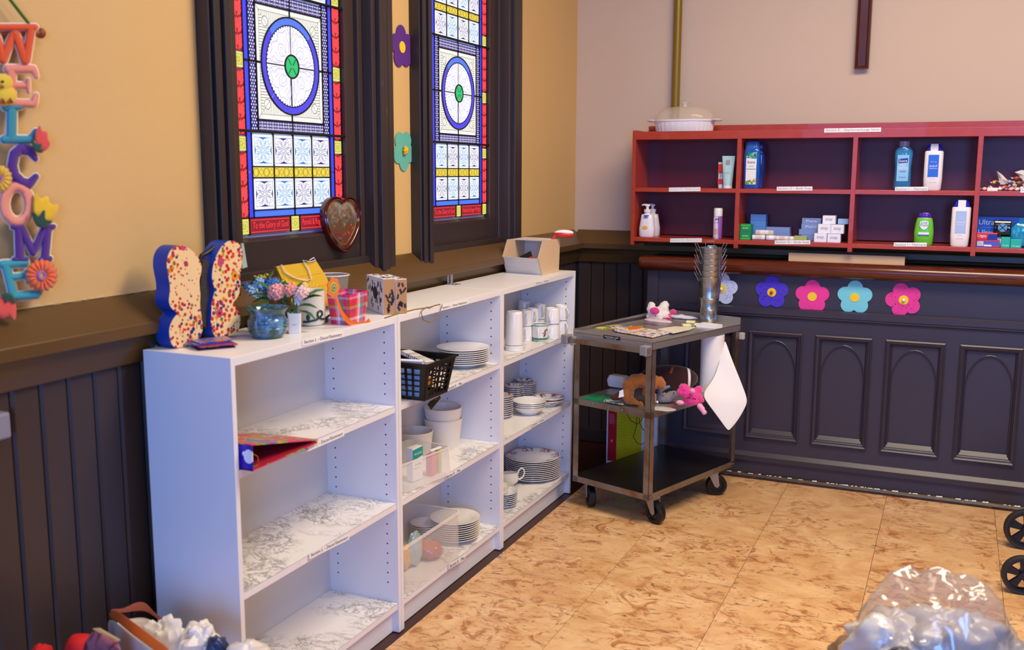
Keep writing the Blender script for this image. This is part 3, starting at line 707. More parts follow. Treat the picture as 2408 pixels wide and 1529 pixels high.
# bouquets
LEAF = mat('artificial_leaf', '3a7034', .5, var=.35, vs=30); STEM = mat('stem_green', '3f6a34', .6)
def petals(g, c, r, n=26, sz=.3, mi=0):
    for i in range(n):
        t = math.acos(1-1.5*(i+.5)/n); ph = i*2.39996
        d = V((math.sin(t)*math.cos(ph), math.sin(t)*math.sin(ph), math.cos(t)))
        M = d.to_track_quat('Z', 'Y').to_matrix()
        b_ = V(c)+d*r*.86; M2 = M @ Matrix.Rotation(i*1.3, 3, 'Z')
        for q in range(4):
            a = q*pi/2; o_ = M2 @ V((math.cos(a)*r*sz*.62, math.sin(a)*r*sz*.62, r*.05*(q % 2)))
            g.ball(b_+o_, (r*sz*.58, r*sz*.58, r*sz*.20), 6, 4, mi, M2 @ Matrix.Rotation(a, 3, 'Z') @ Matrix.Rotation(-.35, 3, 'Y'))
    g.ball(c, r*.72, 10, 7, mi)
def leafm(g, c, d, l, w, mi=0):
    d = V(d).normalized(); sd = d.cross(Z3).normalized() if abs(d.z) < .95 else X3; up = sd.cross(d)
    P = []
    for t, k_ in ((0, .1), (.3, .9), (.6, 1), (.85, .55), (1, .02)):
        cen = V(c)+d*l*t - up*(-.12*l*math.sin(t*pi)); P += [cen-sd*w*k_/2, cen+up*w*.12*k_, cen+sd*w*k_/2]
    g.add(P, [(3*i, 3*i+1, 3*i+4, 3*i+3) for i in range(4)]+[(3*i+1, 3*i+2, 3*i+5, 3*i+4) for i in range(4)], mi)
def bloom(par, px, py, dep, r, colr, n=26, sz=.3, kind='bloom', loc=None):
    c = UP(px, py, dep, _fw)-par.location; g = G(); petals(g, c, r, n, sz)
    g.build(kind, mat('petal_'+colr, colr, .6, var=.12, vs=60), par, smooth=60)
p = on(618, 766, ZT); p.x -= .02; s = sp(p); 
bq = T('blue_bouquet', 'artificial blue flower bouquet in white paper behind the glazed pot', 'flowers', p)
for q in [(596, 690, 23, '9fc4dc'), (612, 670, 19, '8fbcdc'), (580, 678, 15, '3f66a8'), (634, 672, 19, '3a6cb8'), (648, 668, 14, '4a86d0')]: bloom(bq, q[0], q[1], p, q[2]*s, q[3], 30)
g = G()
for i in range(34):
    c = UP(R.uniform(582, 626), R.uniform(698, 716), p, _fw)-p-nn*R.uniform(-.01, .02); g.ball(c, .0042, 7, 5)
g.build('berry_cluster', mat('berry_blue', '35579a', .5), bq, smooth=60)
g = G()
for q in [(570, 695, -1, .4), (600, 712, -.4, .2), (620, 700, .6, .3), (625, 680, .5, .8), (575, 705, -.8, -.1), (610, 716, .2, -.2), (640, 700, .9, .1), (566, 700, -.9, .2), (590, 708, -.1, -.4), (632, 690, .7, .5), (604, 700, .0, .6), (585, 700, -.6, .5)]:
    leafm(g, UP(q[0], q[1], p, _fw)-p, V((q[2]*.6, q[2]*.5, q[3])), .062, .040)
g.build('leaf', LEAF, bq, solid=.0006)
for q in [(612, 661), (620, 655), (628, 658), (634, 652), (606, 657)]:
    c = UP(q[0], q[1], p, _fw)-p; g = G()
    for t in range(6): g.tube([c, c+V((.012*math.cos(t), .012*math.sin(t), .012))], [.0022, .0005], 5)
    g.build('yellow_sprig', mat('petal_yellow', 'e8cc3a', .6), bq)
wp = [UP(*q, p, _fw)-p for q in [(548, 712), (566, 688), (600, 740), (590, 748), (575, 723), (556, 722)]]
G().prism(wp, V((.002, .004, 0))).build('paper_wrap', mat('white_wrap', 'f0f0f4', .6), bq)
g = G().tube([V((0, 0, .002)), UP(598, 700, p, _fw)-p], .006, 8).tube([V((.004, 0, .002)), UP(625, 690, p, _fw)-p], .005, 8).lathe([(.03, 0), (.036, .07), (.034, .07), (.0, .06)], (0, 0, .0)); g.build('stem_bundle', STEM, bq)
p = on(694, 783, ZT); s = sp(p); pk = T('pink_flower_pot', 'artificial pink blossoms in a small white square planter', 'flowers', p)
h = 48*s; a_ = 15*s
M = Matrix.Rotation(.55, 4, 'Z')
G().loft([(.0, a_*.92, a_*.92), (.004, a_*.96, a_*.96), (h, a_*1.06, a_*1.06), (h, a_*.9, a_*.9), (h*.8, a_*.85, a_*.85)], 32, ex=9, M=M).build('planter', mat('white_ceramic', 'eeeae2', .25), pk, smooth=40)
text('lettering', 'HOME', .004, .012, INKG, pk, M @ V((0, -a_*1.06, h*.45)), M @ X3, Z3)
for q in [(651, 690, 23, 'f2a698'), (680, 684, 20, 'ef9a88'), (708, 690, 21, 'f4c8bc'), (666, 680, 15, 'f6b4a4')]: bloom(pk, q[0], q[1], p, q[2]*s, q[3], 34)
for q in [(672, 668, 12, 'ead23c'), (690, 674, 10, 'f0dc50'), (716, 672, 9, 'f4e890')]: bloom(pk, q[0], q[1], p+V((-.02, .02, 0)), q[2]*s, q[3], 18, .3)
g = G()
for q in [(632, 700, -1, 0), (650, 716, -.6, -.3), (680, 714, .2, .1), (700, 720, .8, -.2), (712, 708, 1, .1), (668, 722, -.2, -.3), (690, 700, .4, .4), (640, 690, -.8, .4), (660, 712, -.3, -.5), (686, 726, .1, -.6), (640, 706, -.9, -.2), (704, 730, .5, -.4), (672, 706, 0, .5), (720, 700, .9, .2)]:
    leafm(g, UP(q[0], q[1], p, _fw)-p, V((q[2]*.7, q[2]*.5, q[3]+.1)), .056, .042)
g.build('leaf', LEAF, pk, solid=.0006)
g = G()
for i in range(14): g.ball(UP(R.uniform(693, 712), R.uniform(700, 718), p, _fw)-p-nn*.0, .0045, 7, 5)
g.build('white_bud', mat('bud_white', 'e8e8ea', .5), pk, smooth=60)
g = G()
for q in [(660, 700), (690, 698), (700, 705)]: g.tube([V((0, 0, h*.7)), UP(*q, p, _fw)-p], .003, 6)
g.build('stem', STEM, pk)
# vine pot
p = on(744, 765, ZT)+V((-.022, .006, .0006)); s = sp(p); rr = 33.5*s; hh = .105
CRM = mat('cream_ceramic', 'e9e4d3', .28); VINE = mat('dark_green_paint', '1f3b2a', .4)
vp = T('vine_pot', 'cream ceramic pot painted with a dark green vine', 'pot', p)
G().lathe([(0, .001), (rr*.84, .001), (rr*.92, .006), (rr*.99, .02), (rr*1.0, .05), (rr*.98, hh-.006), (rr, hh-.002), (rr*.97, hh), (rr*.92, hh-.003), (rr*.9, .02), (0, .012)], n=40).build('pot_body', CRM, vp, smooth=50)
def cyl_pt(px, py):
    d = ray(px, py); o = CAM-p; A = d.x*d.x+d.y*d.y; B_ = o.x*d.x+o.y*d.y; C_ = o.x*o.x+o.y*o.y-(rr*1.005)**2; D = B_*B_-A*C_
    t = (-B_-math.sqrt(max(D, 0)))/A; q = CAM+d*t-p; q.z = max(q.z, .013); return q
def z8(x, y): return (540+x/5.473, 590+y/5.473)
g = G()
def vine(P, w):
    pts = [cyl_pt(*z8(*q)) for q in P]; g.tube(pts, w, 6)
vine([(950, 1000), (985, 985), (1005, 940), (1050, 905), (1110, 890), (1160, 860), (1190, 820), (1185, 780), (1160, 770), (1135, 790), (1130, 830), (1150, 865), (1190, 880), (1240, 865), (1290, 825)], .0035)
for q in [(1010, 860), (1245, 905), (1165, 810)][:2]:
    c = cyl_pt(*z8(*q)); g.ball(c, (.006, .006, .010), 8, 6)
vine([(1010, 885), (1025, 910)], .002); vine([(1230, 875), (1245, 900)], .002)
g.build('painted_vine', VINE, vp, smooth=60)
# clear cup
GLS = mat('clear_plastic', 'ffffff', .04, trans=1, ior=1.12); FROST = mat('frosted_plastic', 'f2eeea', .35, alpha=.42); CLEARB = mat('clear_bin_plastic', 'efe9e2', .12, alpha=.30)
p = on(806, 735, ZT); p.x -= .06; p.y += .03; s = sp(p)
cp = T('clear_cup', 'clear plastic tumbler behind the plaid basket', 'cup', p)
top = UP(804, 643, p, _fw); ht = top.z-ZT; rt = 41*s; rb_ = 30*s
G().lathe([(rb_, .001), (rt*.985, ht-.004)], n=40).build('cup_wall', mat('clear_plastic_wall', 'e9edf4', .05, alpha=.16), cp, smooth=50)
G().tube([V((rt*math.cos(2*pi*i/40), rt*math.sin(2*pi*i/40), ht-.003)) for i in range(40)], .0022, 8, closed=True).build('rim', mat('clear_rim', 'f4f6fa', .08, alpha=.75), cp, smooth=60)
G().lathe([(0, .001), (rb_, .001), (rb_, .004), (0, .004)], n=32).build('cup_base', mat('clear_plastic_wall'), cp)
# plaid basket with a flower and a ribbon handle
k = N('plaid_print', .45); o_ = k.n('ShaderNodeUVMap'); sx, sz, _ = k.sep(o_.outputs[0])
fx = k.math('FRACT', sx); fz = k.math('FRACT', sz)
va_ = k.ramp(fx, [(0, 'd0246a'), (.16, 'e24a20'), (.27, 'f0a0c0'), (.36, 'f4f0f4'), (.44, '2a8ad8'), (.56, '2e9a4a'), (.66, 'c8249a'), (.80, 'e85a1c'), (.92, 'd8286a')], True)
vb_ = k.ramp(fz, [(0, 'd0206a'), (.14, 'f0e8ec'), (.24, 'e03a20'), (.42, 'b8289a'), (.52, '9ac040'), (.62, 'e03038'), (.84, 'f4b8d0'), (.92, 'e83a8a')], True)
k.col(k.mix(.42, va_, vb_)); PLAID = k.m
ORANGE = mat('orange_ribbon', 'e8761e', .4)
A_ = on(825, 766, ZT); B_ = on(862, 753, ZT); C_ = on(781, 755, ZT)
A_ = on(823, 765.5, ZT); B_ = on(858, 754, ZT); C_ = on(779, 762, ZT)
cen = (B_+C_)/2+V((0, 0, .0006))
pb_ = T('plaid_basket', 'plaid paper basket with an orange flower and orange ribbon handle', 'basket', cen)
corners = [C_-cen, A_-cen, B_-cen, cen-A_]; hb = 73*sp(A_)
me = bpy.data.meshes.new('basket_wall'); vs = []; uv = []; fs = []
for i in range(4):
    q0, q1 = corners[i], corners[(i+1) % 4]; o = len(vs)
    vs += [q0, q1, q1*1.22+Z3*hb, q0*1.22+Z3*hb]; fs.append((o, o+1, o+2, o+3)); uv += [(i*.9+.0, 0), (i*.9+.92, 0), (i*.9+1.0, 1), (i*.9-.04, 1)]
o = len(vs); vs += [q*1.0+Z3*.002 for q in corners]; fs.append((o, o+1, o+2, o+3)); uv += [(0, 0), (1, 0), (1, .1), (0, .1)]
me.from_pydata([tuple(q) for q in vs], [], fs); ul = me.uv_layers.new(); 
for i, q in enumerate(uv): ul.data[i].uv = q
me.materials.append(PLAID); ob = bpy.data.objects.new('basket_wall', me); COL.objects.link(ob); ob.parent = pb_
so = ob.modifiers.new('solidify', 'SOLIDIFY'); so.thickness = .0016
fcn = UP(*z8(1330, 475), A_, nn)-cen; g = G()
P = []
for i in range(64):
    t = 2*pi*i/64; r_ = .0225*(1+.22*abs(math.cos(3.5*t))); P.append(fcn + dr*r_*math.cos(t) + Z3*r_*1.15*math.sin(t))
g.prism(P, nn*.003); fo = g.build('flower_cutout', mat('orange_paper', 'e0813a', .5), pb_)
for r_, cc, dd in ((.014, 'e8c850', .0036), (.0115, '2f9a6a', .0042), (.0075, 'a8cc70', .0048), (.0045, 'd8402a', .0054)):
    G().prism([fcn+dr*r_*math.cos(t*pi/12)+Z3*r_*1.1*math.sin(t*pi/12) for t in range(24)], nn*dd).build('flower_ring', mat('ring_'+cc, cc, .5), fo)
RB = [z8(*q) for q in [(1375, 600), (1395, 690), (1430, 790), (1490, 870), (1560, 930), (1660, 945), (1760, 930), (1800, 890)]]
dep = A_+nn*.012
pts = [UP(*q, dep, nn)-cen for q in RB]; wr = [.008, .012, .014, .014, .012, .012, .013, .012]
g = G(); vs = []
for i, q in enumerate(pts):
    t = (pts[min(i+1, 7)]-pts[max(i-1, 0)]).normalized(); sd = t.cross(nn).normalized(); vs += [q-sd*wr[i]*.55, q+sd*wr[i]*.55+nn*.004*math.sin(i)]
vs = [V((q.x, q.y, max(q.z, .001))) for q in vs]
g.add(vs, [(2*i, 2*i+1, 2*i+3, 2*i+2) for i in range(7)]); g.build('ribbon_handle', ORANGE, pb_, solid=.001)
# printed cartons (two, side by side)
k = N('kraft_white_print', .55); k.col(k.mix(k.noise(k.coord('Object'), 9, 2), 'ddd9d8', 'e6e2e0')); WPR = k.m
KRAFT = mat('kraft_card', 'b98a5c', .7, var=.08)
A_ = on(901.8, 741, ZT); B_ = on(957.5, 737.3, ZT); ex = (B_-A_); ww = ex.length; ex.normalize(); ey = V((-ex.y, ex.x, 0))
if ey.y < 0: ey = -ey
hh = (UP(901.8, 655, A_, _fw).z-ZT); dl = .155
left_dir = (on(822, 728, ZT)-A_); left_dir.z = 0; left_dir.normalize(); left_dir = (left_dir - ex*left_dir.dot(ex)).normalized()
MARK = mat('dark_print_marks', '2a2832', .6)
for i, (u0, u1, lb) in enumerate(((0, ww*.49, 'left half of a pair of kraft cartons printed with black dashes'), (ww*.53, ww, 'right half of a pair of kraft cartons printed with black dashes'))):
    bx = T('printed_carton', lb, 'carton', A_+ex*u0+V((0, 0, .0006)), 0, 'dashed cartons on the nearest bookcase')
    w_ = u1-u0; hz = hh*(1 if i == 0 else .97)
    g = G(); q = [V((0, 0, 0)), ex*w_, ex*w_+left_dir*dl, left_dir*dl]
    g.hexa([*q, *[x+Z3*hz for x in q]]); g.build('carton_body', WPR, bx, bevel=.001)
    eo = -left_dir*.0008
    G().prism([eo+ex*.001, eo+ex*(w_-.001), eo+ex*(w_-.001)+Z3*(hz-.002), eo+ex*.001+Z3*(hz-.002)], -eo*.5).build('kraft_end', KRAFT, bx)
    g = G()
    def dash(o, X_, Y_, n_, W_, H_, cnt):
        for j in range(cnt):
            c = o+X_*R.uniform(.006, W_-.006)+Y_*R.uniform(.0125, H_-.0125); a = R.uniform(-.6, .6); u = X_*math.sin(a)+Y_*math.cos(a); v_ = X_*math.cos(a)-Y_*math.sin(a)
            l, w2 = R.uniform(.007, .010), R.uniform(.0028, .0036)
            g.prism([c-u*l-v_*w2, c-u*l*.8+v_*w2, c+u*l+v_*w2*.9, c+u*l*.9-v_*w2], n_*.0003)
    dash(-left_dir*.0012, ex, Z3, -left_dir, w_, hz, 11)
    if i == 0: dash(-ex*.0001, left_dir, Z3, -ex, dl, hz, 34)
    dash(Z3*(hz+.0001), ex, left_dir, Z3, w_, dl, 14)
    g.build('printed_dashes', MARK, bx, kind='stuff')
    if i == 0:
        c = left_dir*.072+Z3*hz*.55-ex*.0004; G().prism([c+left_dir*.02*math.cos(t*pi/12)+Z3*.021*math.sin(t*pi/12) for t in range(24)], -ex*.0006).build('round_sticker', MARK, bx)
# yellow gift bag leaning on the rail
YEL = mat('yellow_paper', 'eebb22', .55, var=.05); STR = mat('white_string', 'f0ece6', .7)
pl = V((-.238, -1.91, ZT+.0005)); nb = V((.80, -.56, .12)).normalized()
gb = T('gift_bag', 'yellow paper gift bag with white string handles leaning on the rail', 'bag', pl)
P = [UP(*q, pl, nb)-pl for q in [(649.6, 626.5), (743.7, 613.8), (768, 652), (790, 715), (697, 738), (672, 676)]]
P = [V((q.x, q.y, max(q.z, .001))) for q in P]
G().prism(P, -nb*.016).build('bag_body', YEL, gb)
for hs in ([(657, 627), (662, 622), (670, 640), (690, 652), (705, 657), (722, 660)], [(722, 660), (733, 656), (725, 632), (712, 612), (730, 616), (742, 612), (738, 606), (728, 612)]):
    G().tube([UP(*q, pl+nb*.004, nb)-pl for q in hs], .0016, 6).build('string_handle', STR, gb, smooth=60)
LY = mat('pale_yellow_ink', 'f8e27a', .6)
g = G(); c = UP(733, 690, pl, nb)-pl+nb*.0006; uu = (P[1]-P[0]).normalized(); vv_ = nb.cross(uu).normalized()
for t in range(16):
    a = t*pi/8; d = uu*math.cos(a)+vv_*math.sin(a); g.ribbon([c+d*.02, c+d*.034], .002, nb)
g.build('printed_rays', LY, gb)
text('lettering', 'THANKS', .011, .05, LY, gb, UP(757, 690, pl, nb)-pl+nb*.0006, uu, vv_)
g = G()
for f_ in (.28, .55, .8):
    a = P[0]*(1-f_)+P[4]*f_; b = P[1]*(1-f_)+P[3]*f_; g.ribbon([a*.98+b*.02+nb*.0004, a*.02+b*.98+nb*.0004], .0007, nb)
g.build('printed_lines', mat('amber_line', 'c89218', .6), gb)
# heart frame
pl = V((-.318, -1.36, 1.195)); nh = V((.985, -.10, .14)).normalized()
hf = T('heart_frame', 'heart-shaped dark cherry picture frame leaning in the left window', 'picture frame', pl)
def z4(x, y): return (460+x/4.248, 300+y/4.248)
HP = [(1455, 735), (1490, 700), (1530, 692), (1575, 715), (1615, 775), (1638, 870), (1635, 970), (1610, 1060), (1565, 1155), (1520, 1225), (1488, 1255), (1440, 1232), (1370, 1170), (1310, 1075), (1275, 970), (1262, 870), (1275, 785), (1310, 720), (1355, 690), (1405, 692), (1435, 712)]
HP = smoothpoly(HP, 1); HH = [UP(*z4(*q), pl, nh)-pl for q in HP]; cc = sum(HH, V())/len(HH)
dz = 0
g = G(); rings = [(1, -.012), (1, .004), (.975, .010), (.95, .012), (.925, .007), (.905, .009), (.88, .012), (.85, .010), (.80, .004), (.775, .001)]
n = len(HH); vs = [cc+(q-cc)*s_+nh*h_ for s_, h_ in rings for q in HH]
g.add(vs, [(i*n+j, i*n+(j+1) % n, (i+1)*n+(j+1) % n, (i+1)*n+j) for i in range(len(rings)-1) for j in range(n)] + [list(range(n))])
CHERRY = mat('cherry_frame', '4c120c', .18, coat=.6, var=.2, vs=14); g.build('frame', CHERRY, hf, smooth=40)
G().tube([cc+(q-cc)*.775+nh*.0025 for q in HH], .0016, 6, closed=True).build('gilt_edge', mat('gilt', 'b08a4a', .3, metal=.6), hf, smooth=60)
k = N('garden_picture', .35, coat=.5); vv = k.coord('Object'); ox, oy, oz = k.sep(vv)
f = k.noise(vv, 30, 6, 1.2); t = k.math('ADD', k.math('MULTIPLY', k.math('SUBTRACT', oz, .0), 4.2), k.math('MULTIPLY', k.math('SUBTRACT', f, .5), 1.0))
k.col(k.mix(k.ramp(k.noise(vv, 70, 4), [(.56, 0), (.68, .7)]), k.ramp(t, [(.05, '2c3422'), (.3, '4c3226'), (.42, '7a2a22'), (.55, '3a4430'), (.7, '5a4c40'), (.85, '7c7264'), (1, '94897a')]), k.ramp(k.noise(vv, 24, 2), [(.35, 'c03028'), (.5, 'c88a3a'), (.6, '4a6a88'), (.7, 'c8c0b0')])))
G().poly([cc+(q-cc)*.775+nh*.0014 for q in HH]).build('picture', k.m, hf)
g = G()
for i in range(5):
    a = UP(*z4(1345, 800+i*15), pl, nh)-pl-Z3*dz+nh*.0022; b = UP(*z4(1345+R.uniform(60, 85), 800+i*15), pl, nh)-pl-Z3*dz+nh*.0022; g.ribbon([a, b], .0009, nh)
g.build('verse_lines', mat('brown_ink', '6a5a44', .7), hf)
# small pale blue glass plaque on the sill behind the butterfly box
pl = V((-.30, -1.93, 1.19)); P = [UP(*q, pl, X3)-pl for q in [(568, 575), (573, 572), (582, 628), (570, 632)]]
o = G().prism(P+[], V((-.006, 0, 0))).build('glass_plaque', mat('pale_blue_glass', 'b8d4dc', .1, alpha=.8), loc=pl); tag(o, 'pale blue plaque leaning in the window behind the butterfly box', 'plaque')
# ring binder lying on the second shelf
def z9(x, y): return (540+x/4.779, 920+y/4.779)
zb = .7712
P1 = on(*z9(230, 910), zb); 
k = N('binder_print', .35); vv = k.coord('Object', (1, 1, 1)); f = k.noise(vv, 13, 2, 1)
k.col(k.ramp(f, [(.36, 'd83a5a'), (.46, 'c83858'), (.5, '8fa040'), (.56, 'e89a2a'), (.6, '3a8ab0'), (.66, 'c83060')], True)); BPR = k.m
bs = T('ring_binder', 'colourful ring binder lying on the upper shelf of the nearest bookcase', 'binder', V((0, -2.38, zb)))
a = U(*z9(100, 915), 0, .0); A0 = on(*z9(105, 922), zb+.001); B0 = on(*z9(240, 930), zb+.001); C0 = on(*z9(915, 640), zb+.001)
sh = V((0, 0, 0)); o0 = bs.location
th = .075
sp0, sp1 = V((-.16, -2.375, zb)), V((.035, -2.375, zb))
tip0, tip1 = V((-.16, -2.10, zb)), V((.03, -2.09, zb))
def Bq(q): return V(q)-o0
G().prism([Bq(q) for q in (sp0, sp1, tip1, tip0)], V((0, 0, .003))).build('cover', BPR, bs)
up = V((0, 0, .066))
G().add([Bq(q) for q in (sp0+up, sp1+up, tip1+V((0, 0, .008)), tip0+V((0, 0, .008)))]+[Bq(q)+V((0, 0, .003)) for q in (sp0+up, sp1+up, tip1+V((0, 0, .008)), tip0+V((0, 0, .008)))], [(3, 2, 1, 0), (4, 5, 6, 7), (0, 1, 5, 4), (1, 2, 6, 5), (2, 3, 7, 6), (3, 0, 4, 7)]).build('cover', BPR, bs)
k = N('purple_flower_print', .35); vv = k.coord('Object'); k.col(k.mix(k.math('LESS_THAN', k.voro(vv, 26)[0], .38), '3a20a8', 'eeeaf6')); 
G().prism([Bq(q) for q in (sp0, sp1, sp1+up, sp0+up)], V((0, .003, 0))).build('spine', k.m, bs)
PINKI = mat('magenta_lining', 'b0183a', .5)
G().prism([Bq(q)+V((0, .004, .004)) for q in (sp0, sp1-V((.002, 0, 0)), tip1-V((.002, 0, 0)), tip0)], V((0, 0, .001))).build('lining', PINKI, bs)
g = G()
for x in (-.09, -.03, .02): g.tube([V((x, .012, .012)), V((x, .016, .03)), V((x, .03, .036)), V((x, .044, .026)), V((x, .046, .010))], .0018, 6)
g.box(-.10, .008, .004, .028, .036, .010); g.build('ring_mechanism', mat('brass_ring', 'c8a050', .25, metal=.9), bs)
# ------------------------------------------------------------------ middle bookcase
# brown cord on top
pts = [on(*q, ZT+.002) for q in [(905, 748), (935, 738), (975, 728), (1010, 723), (1025, 718), (1035, 716)]]
o = pts[0].copy(); cp_ = [q-o for q in pts]
g = G().tube(cp_, .0022, 6)
pts = [on(1040, 716, ZT+.002), U(1036, 730, 0, .006), U(1028, 748, 0, .007), U(1010, 758, 0, .008), U(995, 752, 0, .008), U(990, 735, 0, .006), on(994, 727, ZT+.003), on(1005, 722, ZT+.003)]
g.tube([q-o for q in pts], .0016, 6)
tag(g.build('cord_loop', mat('brown_cord', '8a6a3c', .7), smooth=60, loc=o), 'thin brown cord looping over the front of the middle bookcase top', 'string')
# dishes
WCH = mat('white_china', 'eceae6', .2, coat=.3); CREAMCH = mat('cream_china', 'ebe6d6', .2, coat=.3)
k = N('red_floral_china', .2, coat=.3); vv = k.coord('Object'); ox, oy, oz = k.sep(vv); oi = k.n('ShaderNodeObjectInfo')
rad = k.math('SQRT', k.math('ADD', k.math('MULTIPLY', ox, ox), k.math('MULTIPLY', oy, oy)))
gx = k.n('ShaderNodeTexCoord').outputs['Generated']; gxx, gyy, gzz = k.sep(gx)
u_ = k.math('SUBTRACT', gxx, .5); w_ = k.math('SUBTRACT', gyy, .5); rg = k.math('SQRT', k.math('ADD', k.math('MULTIPLY', u_, u_), k.math('MULTIPLY', w_, w_)))
ang = k.math('ARCTAN2', w_, u_); rep = k.math('SINE', k.math('MULTIPLY', ang, 7.0))
mask = k.math('MULTIPLY', k.math('GREATER_THAN', rg, .345), k.math('LESS_THAN', rg, k.math('ADD', .45, k.math('MULTIPLY', rep, .01))))
blot = k.math('MULTIPLY', k.math('GREATER_THAN', k.noise(vv, 110, 3), .5), k.math('GREATER_THAN', rep, -.35))
edge = k.math('MULTIPLY', k.math('GREATER_THAN', k.math('ADD', rg, k.math('MULTIPLY', rep, .008)), .462), k.math('LESS_THAN', rg, .482))
pat_ = k.math('MULTIPLY', k.math('MAXIMUM', k.math('MULTIPLY', mask, blot), edge), k.math('GREATER_THAN', gzz, .35)); pat_.node.use_clamp = True
k.col(k.mix(pat_, 'ebe8e2', '8a3a40')); REDCH = k.m
k = N('blue_floral_china', .2, coat=.3); vv = k.coord('Object'); gx = k.n('ShaderNodeTexCoord').outputs['Generated']; gxx, gyy, gzz = k.sep(gx)
u_ = k.math('SUBTRACT', gxx, .5); w_ = k.math('SUBTRACT', gyy, .5); rg = k.math('SQRT', k.math('ADD', k.math('MULTIPLY', u_, u_), k.math('MULTIPLY', w_, w_)))
k.col(k.mix(k.math('MULTIPLY', k.math('MULTIPLY', k.math('GREATER_THAN', rg, .36), k.math('GREATER_THAN', k.noise(vv, 140, 3), .56)), k.math('GREATER_THAN', gzz, .3)), 'ecebe4', '8aa4c0')); BLUECH = k.m
def plate_mesh(r, h, mt, flute=False, bowl=False):
    if bowl: prof = [(0, .002), (r*.45, .002), (r*.48, 0), (r*.52, 0), (r*.55, .006), (r*.8, h*.55), (r*.97, h*.95), (r, h), (r*.985, h+.0015), (r*.95, h-.002), (r*.76, h*.6), (r*.5, .0062), (0, .005)]
    else: prof = [(0, .002), (r*.52, .002), (r*.55, 0), (r*.6, 0), (r*.62, .003), (r*.72, h*.45), (r*.97, h-.0028), (r, h-.001), (r*.995, h+.001), (r*.96, h+.0006), (r*.7, h*.5+.0008), (r*.62, .0058), (0, .0052)]
    g = G(); g.lathe(prof, n=40)
    if flute:
        for i in range(len(g.v)):
            x, y, z = g.v[i]; d = math.hypot(x, y)
            if d > r*.63: a = math.atan2(y, x); q = 1+.012*math.cos(40*a)*(d/r); g.v[i] = (x*q, y*q, z)
    me = g.build('plate', mt, smooth=50); m_ = me.data; bpy.data.objects.remove(me); return m_
def inside(p, r, mg=.005):
    bc = next(i for i, q in enumerate((-1.6, -.799, 9)) if p.y < q); y0 = (-2.384, -1.583, -.782)[bc]; y1 = (-1.617, -.816, -.024)[bc]
    x0, x1 = -.268+r+mg, -.002-r*.9; p = V(p); p.x = (x0+x1)/2 if x0 > x1 else min(max(p.x, x0), x1); p.y = min(max(p.y, y0+r+mg), y1-r-mg); return p, r
def stack(name, px, py, z, rpx, n, dz, h, mt, lab, cat, grp, flute=False, bowl=False, jit=.0004, back=None):
    p = on(px, py, z)
    if back: p = p + V(back)
    r = rpx*sp(p); p, r = inside(p, r); m_ = plate_mesh(r, h, mt, flute, bowl)
    for i in range(n):
        o = bpy.data.objects.new(name, m_); COL.objects.link(o)
        o.location = (p.x+R.uniform(-jit, jit), p.y+R.uniform(-jit, jit), z+.0008+i*dz); o.rotation_euler = (0, 0, R.uniform(0, 6.28))
        w = 'bottom' if (i == 0 and n > 1) else ORD[n-1-i]
        tag(o, lab % (w if n > 1 else 'single'), cat, grp)
    return p, r
zs1, zs2, zs3 = .7707, .4477, .1037
stack('fluted_plate', 1096, 857, zs1, 61, 8, .0078, .020, WCH, 'white fluted dinner plate, %s of the stack beside the black basket', 'plate', 'fluted plates beside the black basket', True)
stack('fluted_plate', 1070, 1266, zs3, 58, 9, .0085, .020, CREAMCH, 'cream fluted dinner plate, %s of the stack right of the clear bin', 'plate', 'fluted plates right of the clear bin', True)
stack('side_plate', 990, 1268, zs3, 33, 7, .0085, .016, WCH, 'grey-looking plate, %s of the stack seen through the clear bin', 'plate', 'plates behind the clear bin', back=(-.085, .01, 0))
# black basket
A_ = on(998, 944, zs1); B_ = on(1052, 922, zs1)
e1 = (B_-A_); e1.z = 0; e1.normalize(); e2 = V((-e1.y, e1.x, 0)); e2 = e2 if e2.x < 0 else -e2
wb1, wb2, hb = (B_-A_).length*1.0, .20, .125
bk = T('black_basket', 'black plastic basket with square holes, full of small goods, on the middle bookcase', 'basket', A_)
BLKP = mat('black_basket_plastic', '0b0b0d', .35)
g = G(); tp = .022
cor = [V((0, 0, 0)), e1*wb1, e1*wb1+e2*wb2, e2*wb2]
oc = [(-e1-e2), (e1-e2), (e1+e2), (-e1+e2)]
def bw(i, u, v):                             # point on basket wall i
    a, b = cor[i], cor[(i+1) % 4]; oa, ob = oc[i], oc[(i+1) % 4]
    return (a+oa*tp*v)*(1-u)+(b+ob*tp*v)*u+Z3*hb*v
for i in range(4):
    cols, rws = (6, 5) if i % 2 == 0 else (7, 5)
    nrm = ((cor[(i+1) % 4]-cor[i]).cross(Z3)).normalized()
    def slab(u0, v0, u1, v1): g.prism([bw(i, u0, v0), bw(i, u1, v0), bw(i, u1, v1), bw(i, u0, v1)], nrm*-.002)
    slab(0, 0, 1, .09); slab(0, .86, 1, 1); slab(0, .09, .10, .86); slab(.90, .09, 1, .86)
    for r_ in range(1, rws): v0 = .09+.77*r_/rws; slab(.10, v0-.022, .90, v0+.022)
    for r_ in range(rws):
        for c_ in range(1, cols):
            u0 = .10+.80*(c_+(.0 if r_ % 2 else .0))/cols; v0 = .09+.77*r_/rws; slab(u0-.02, v0, u0+.02, v0+.77/rws)
g.prism([q+Z3*.001 for q in cor], Z3*.002); g.build('basket_shell', BLKP, bk)
g = G(); top = [cor[i]+oc[i]*(tp+.004)+Z3*hb for i in range(4)]; g.tube(top, .0045, 6, closed=True); g.build('rolled_rim', BLKP, bk)
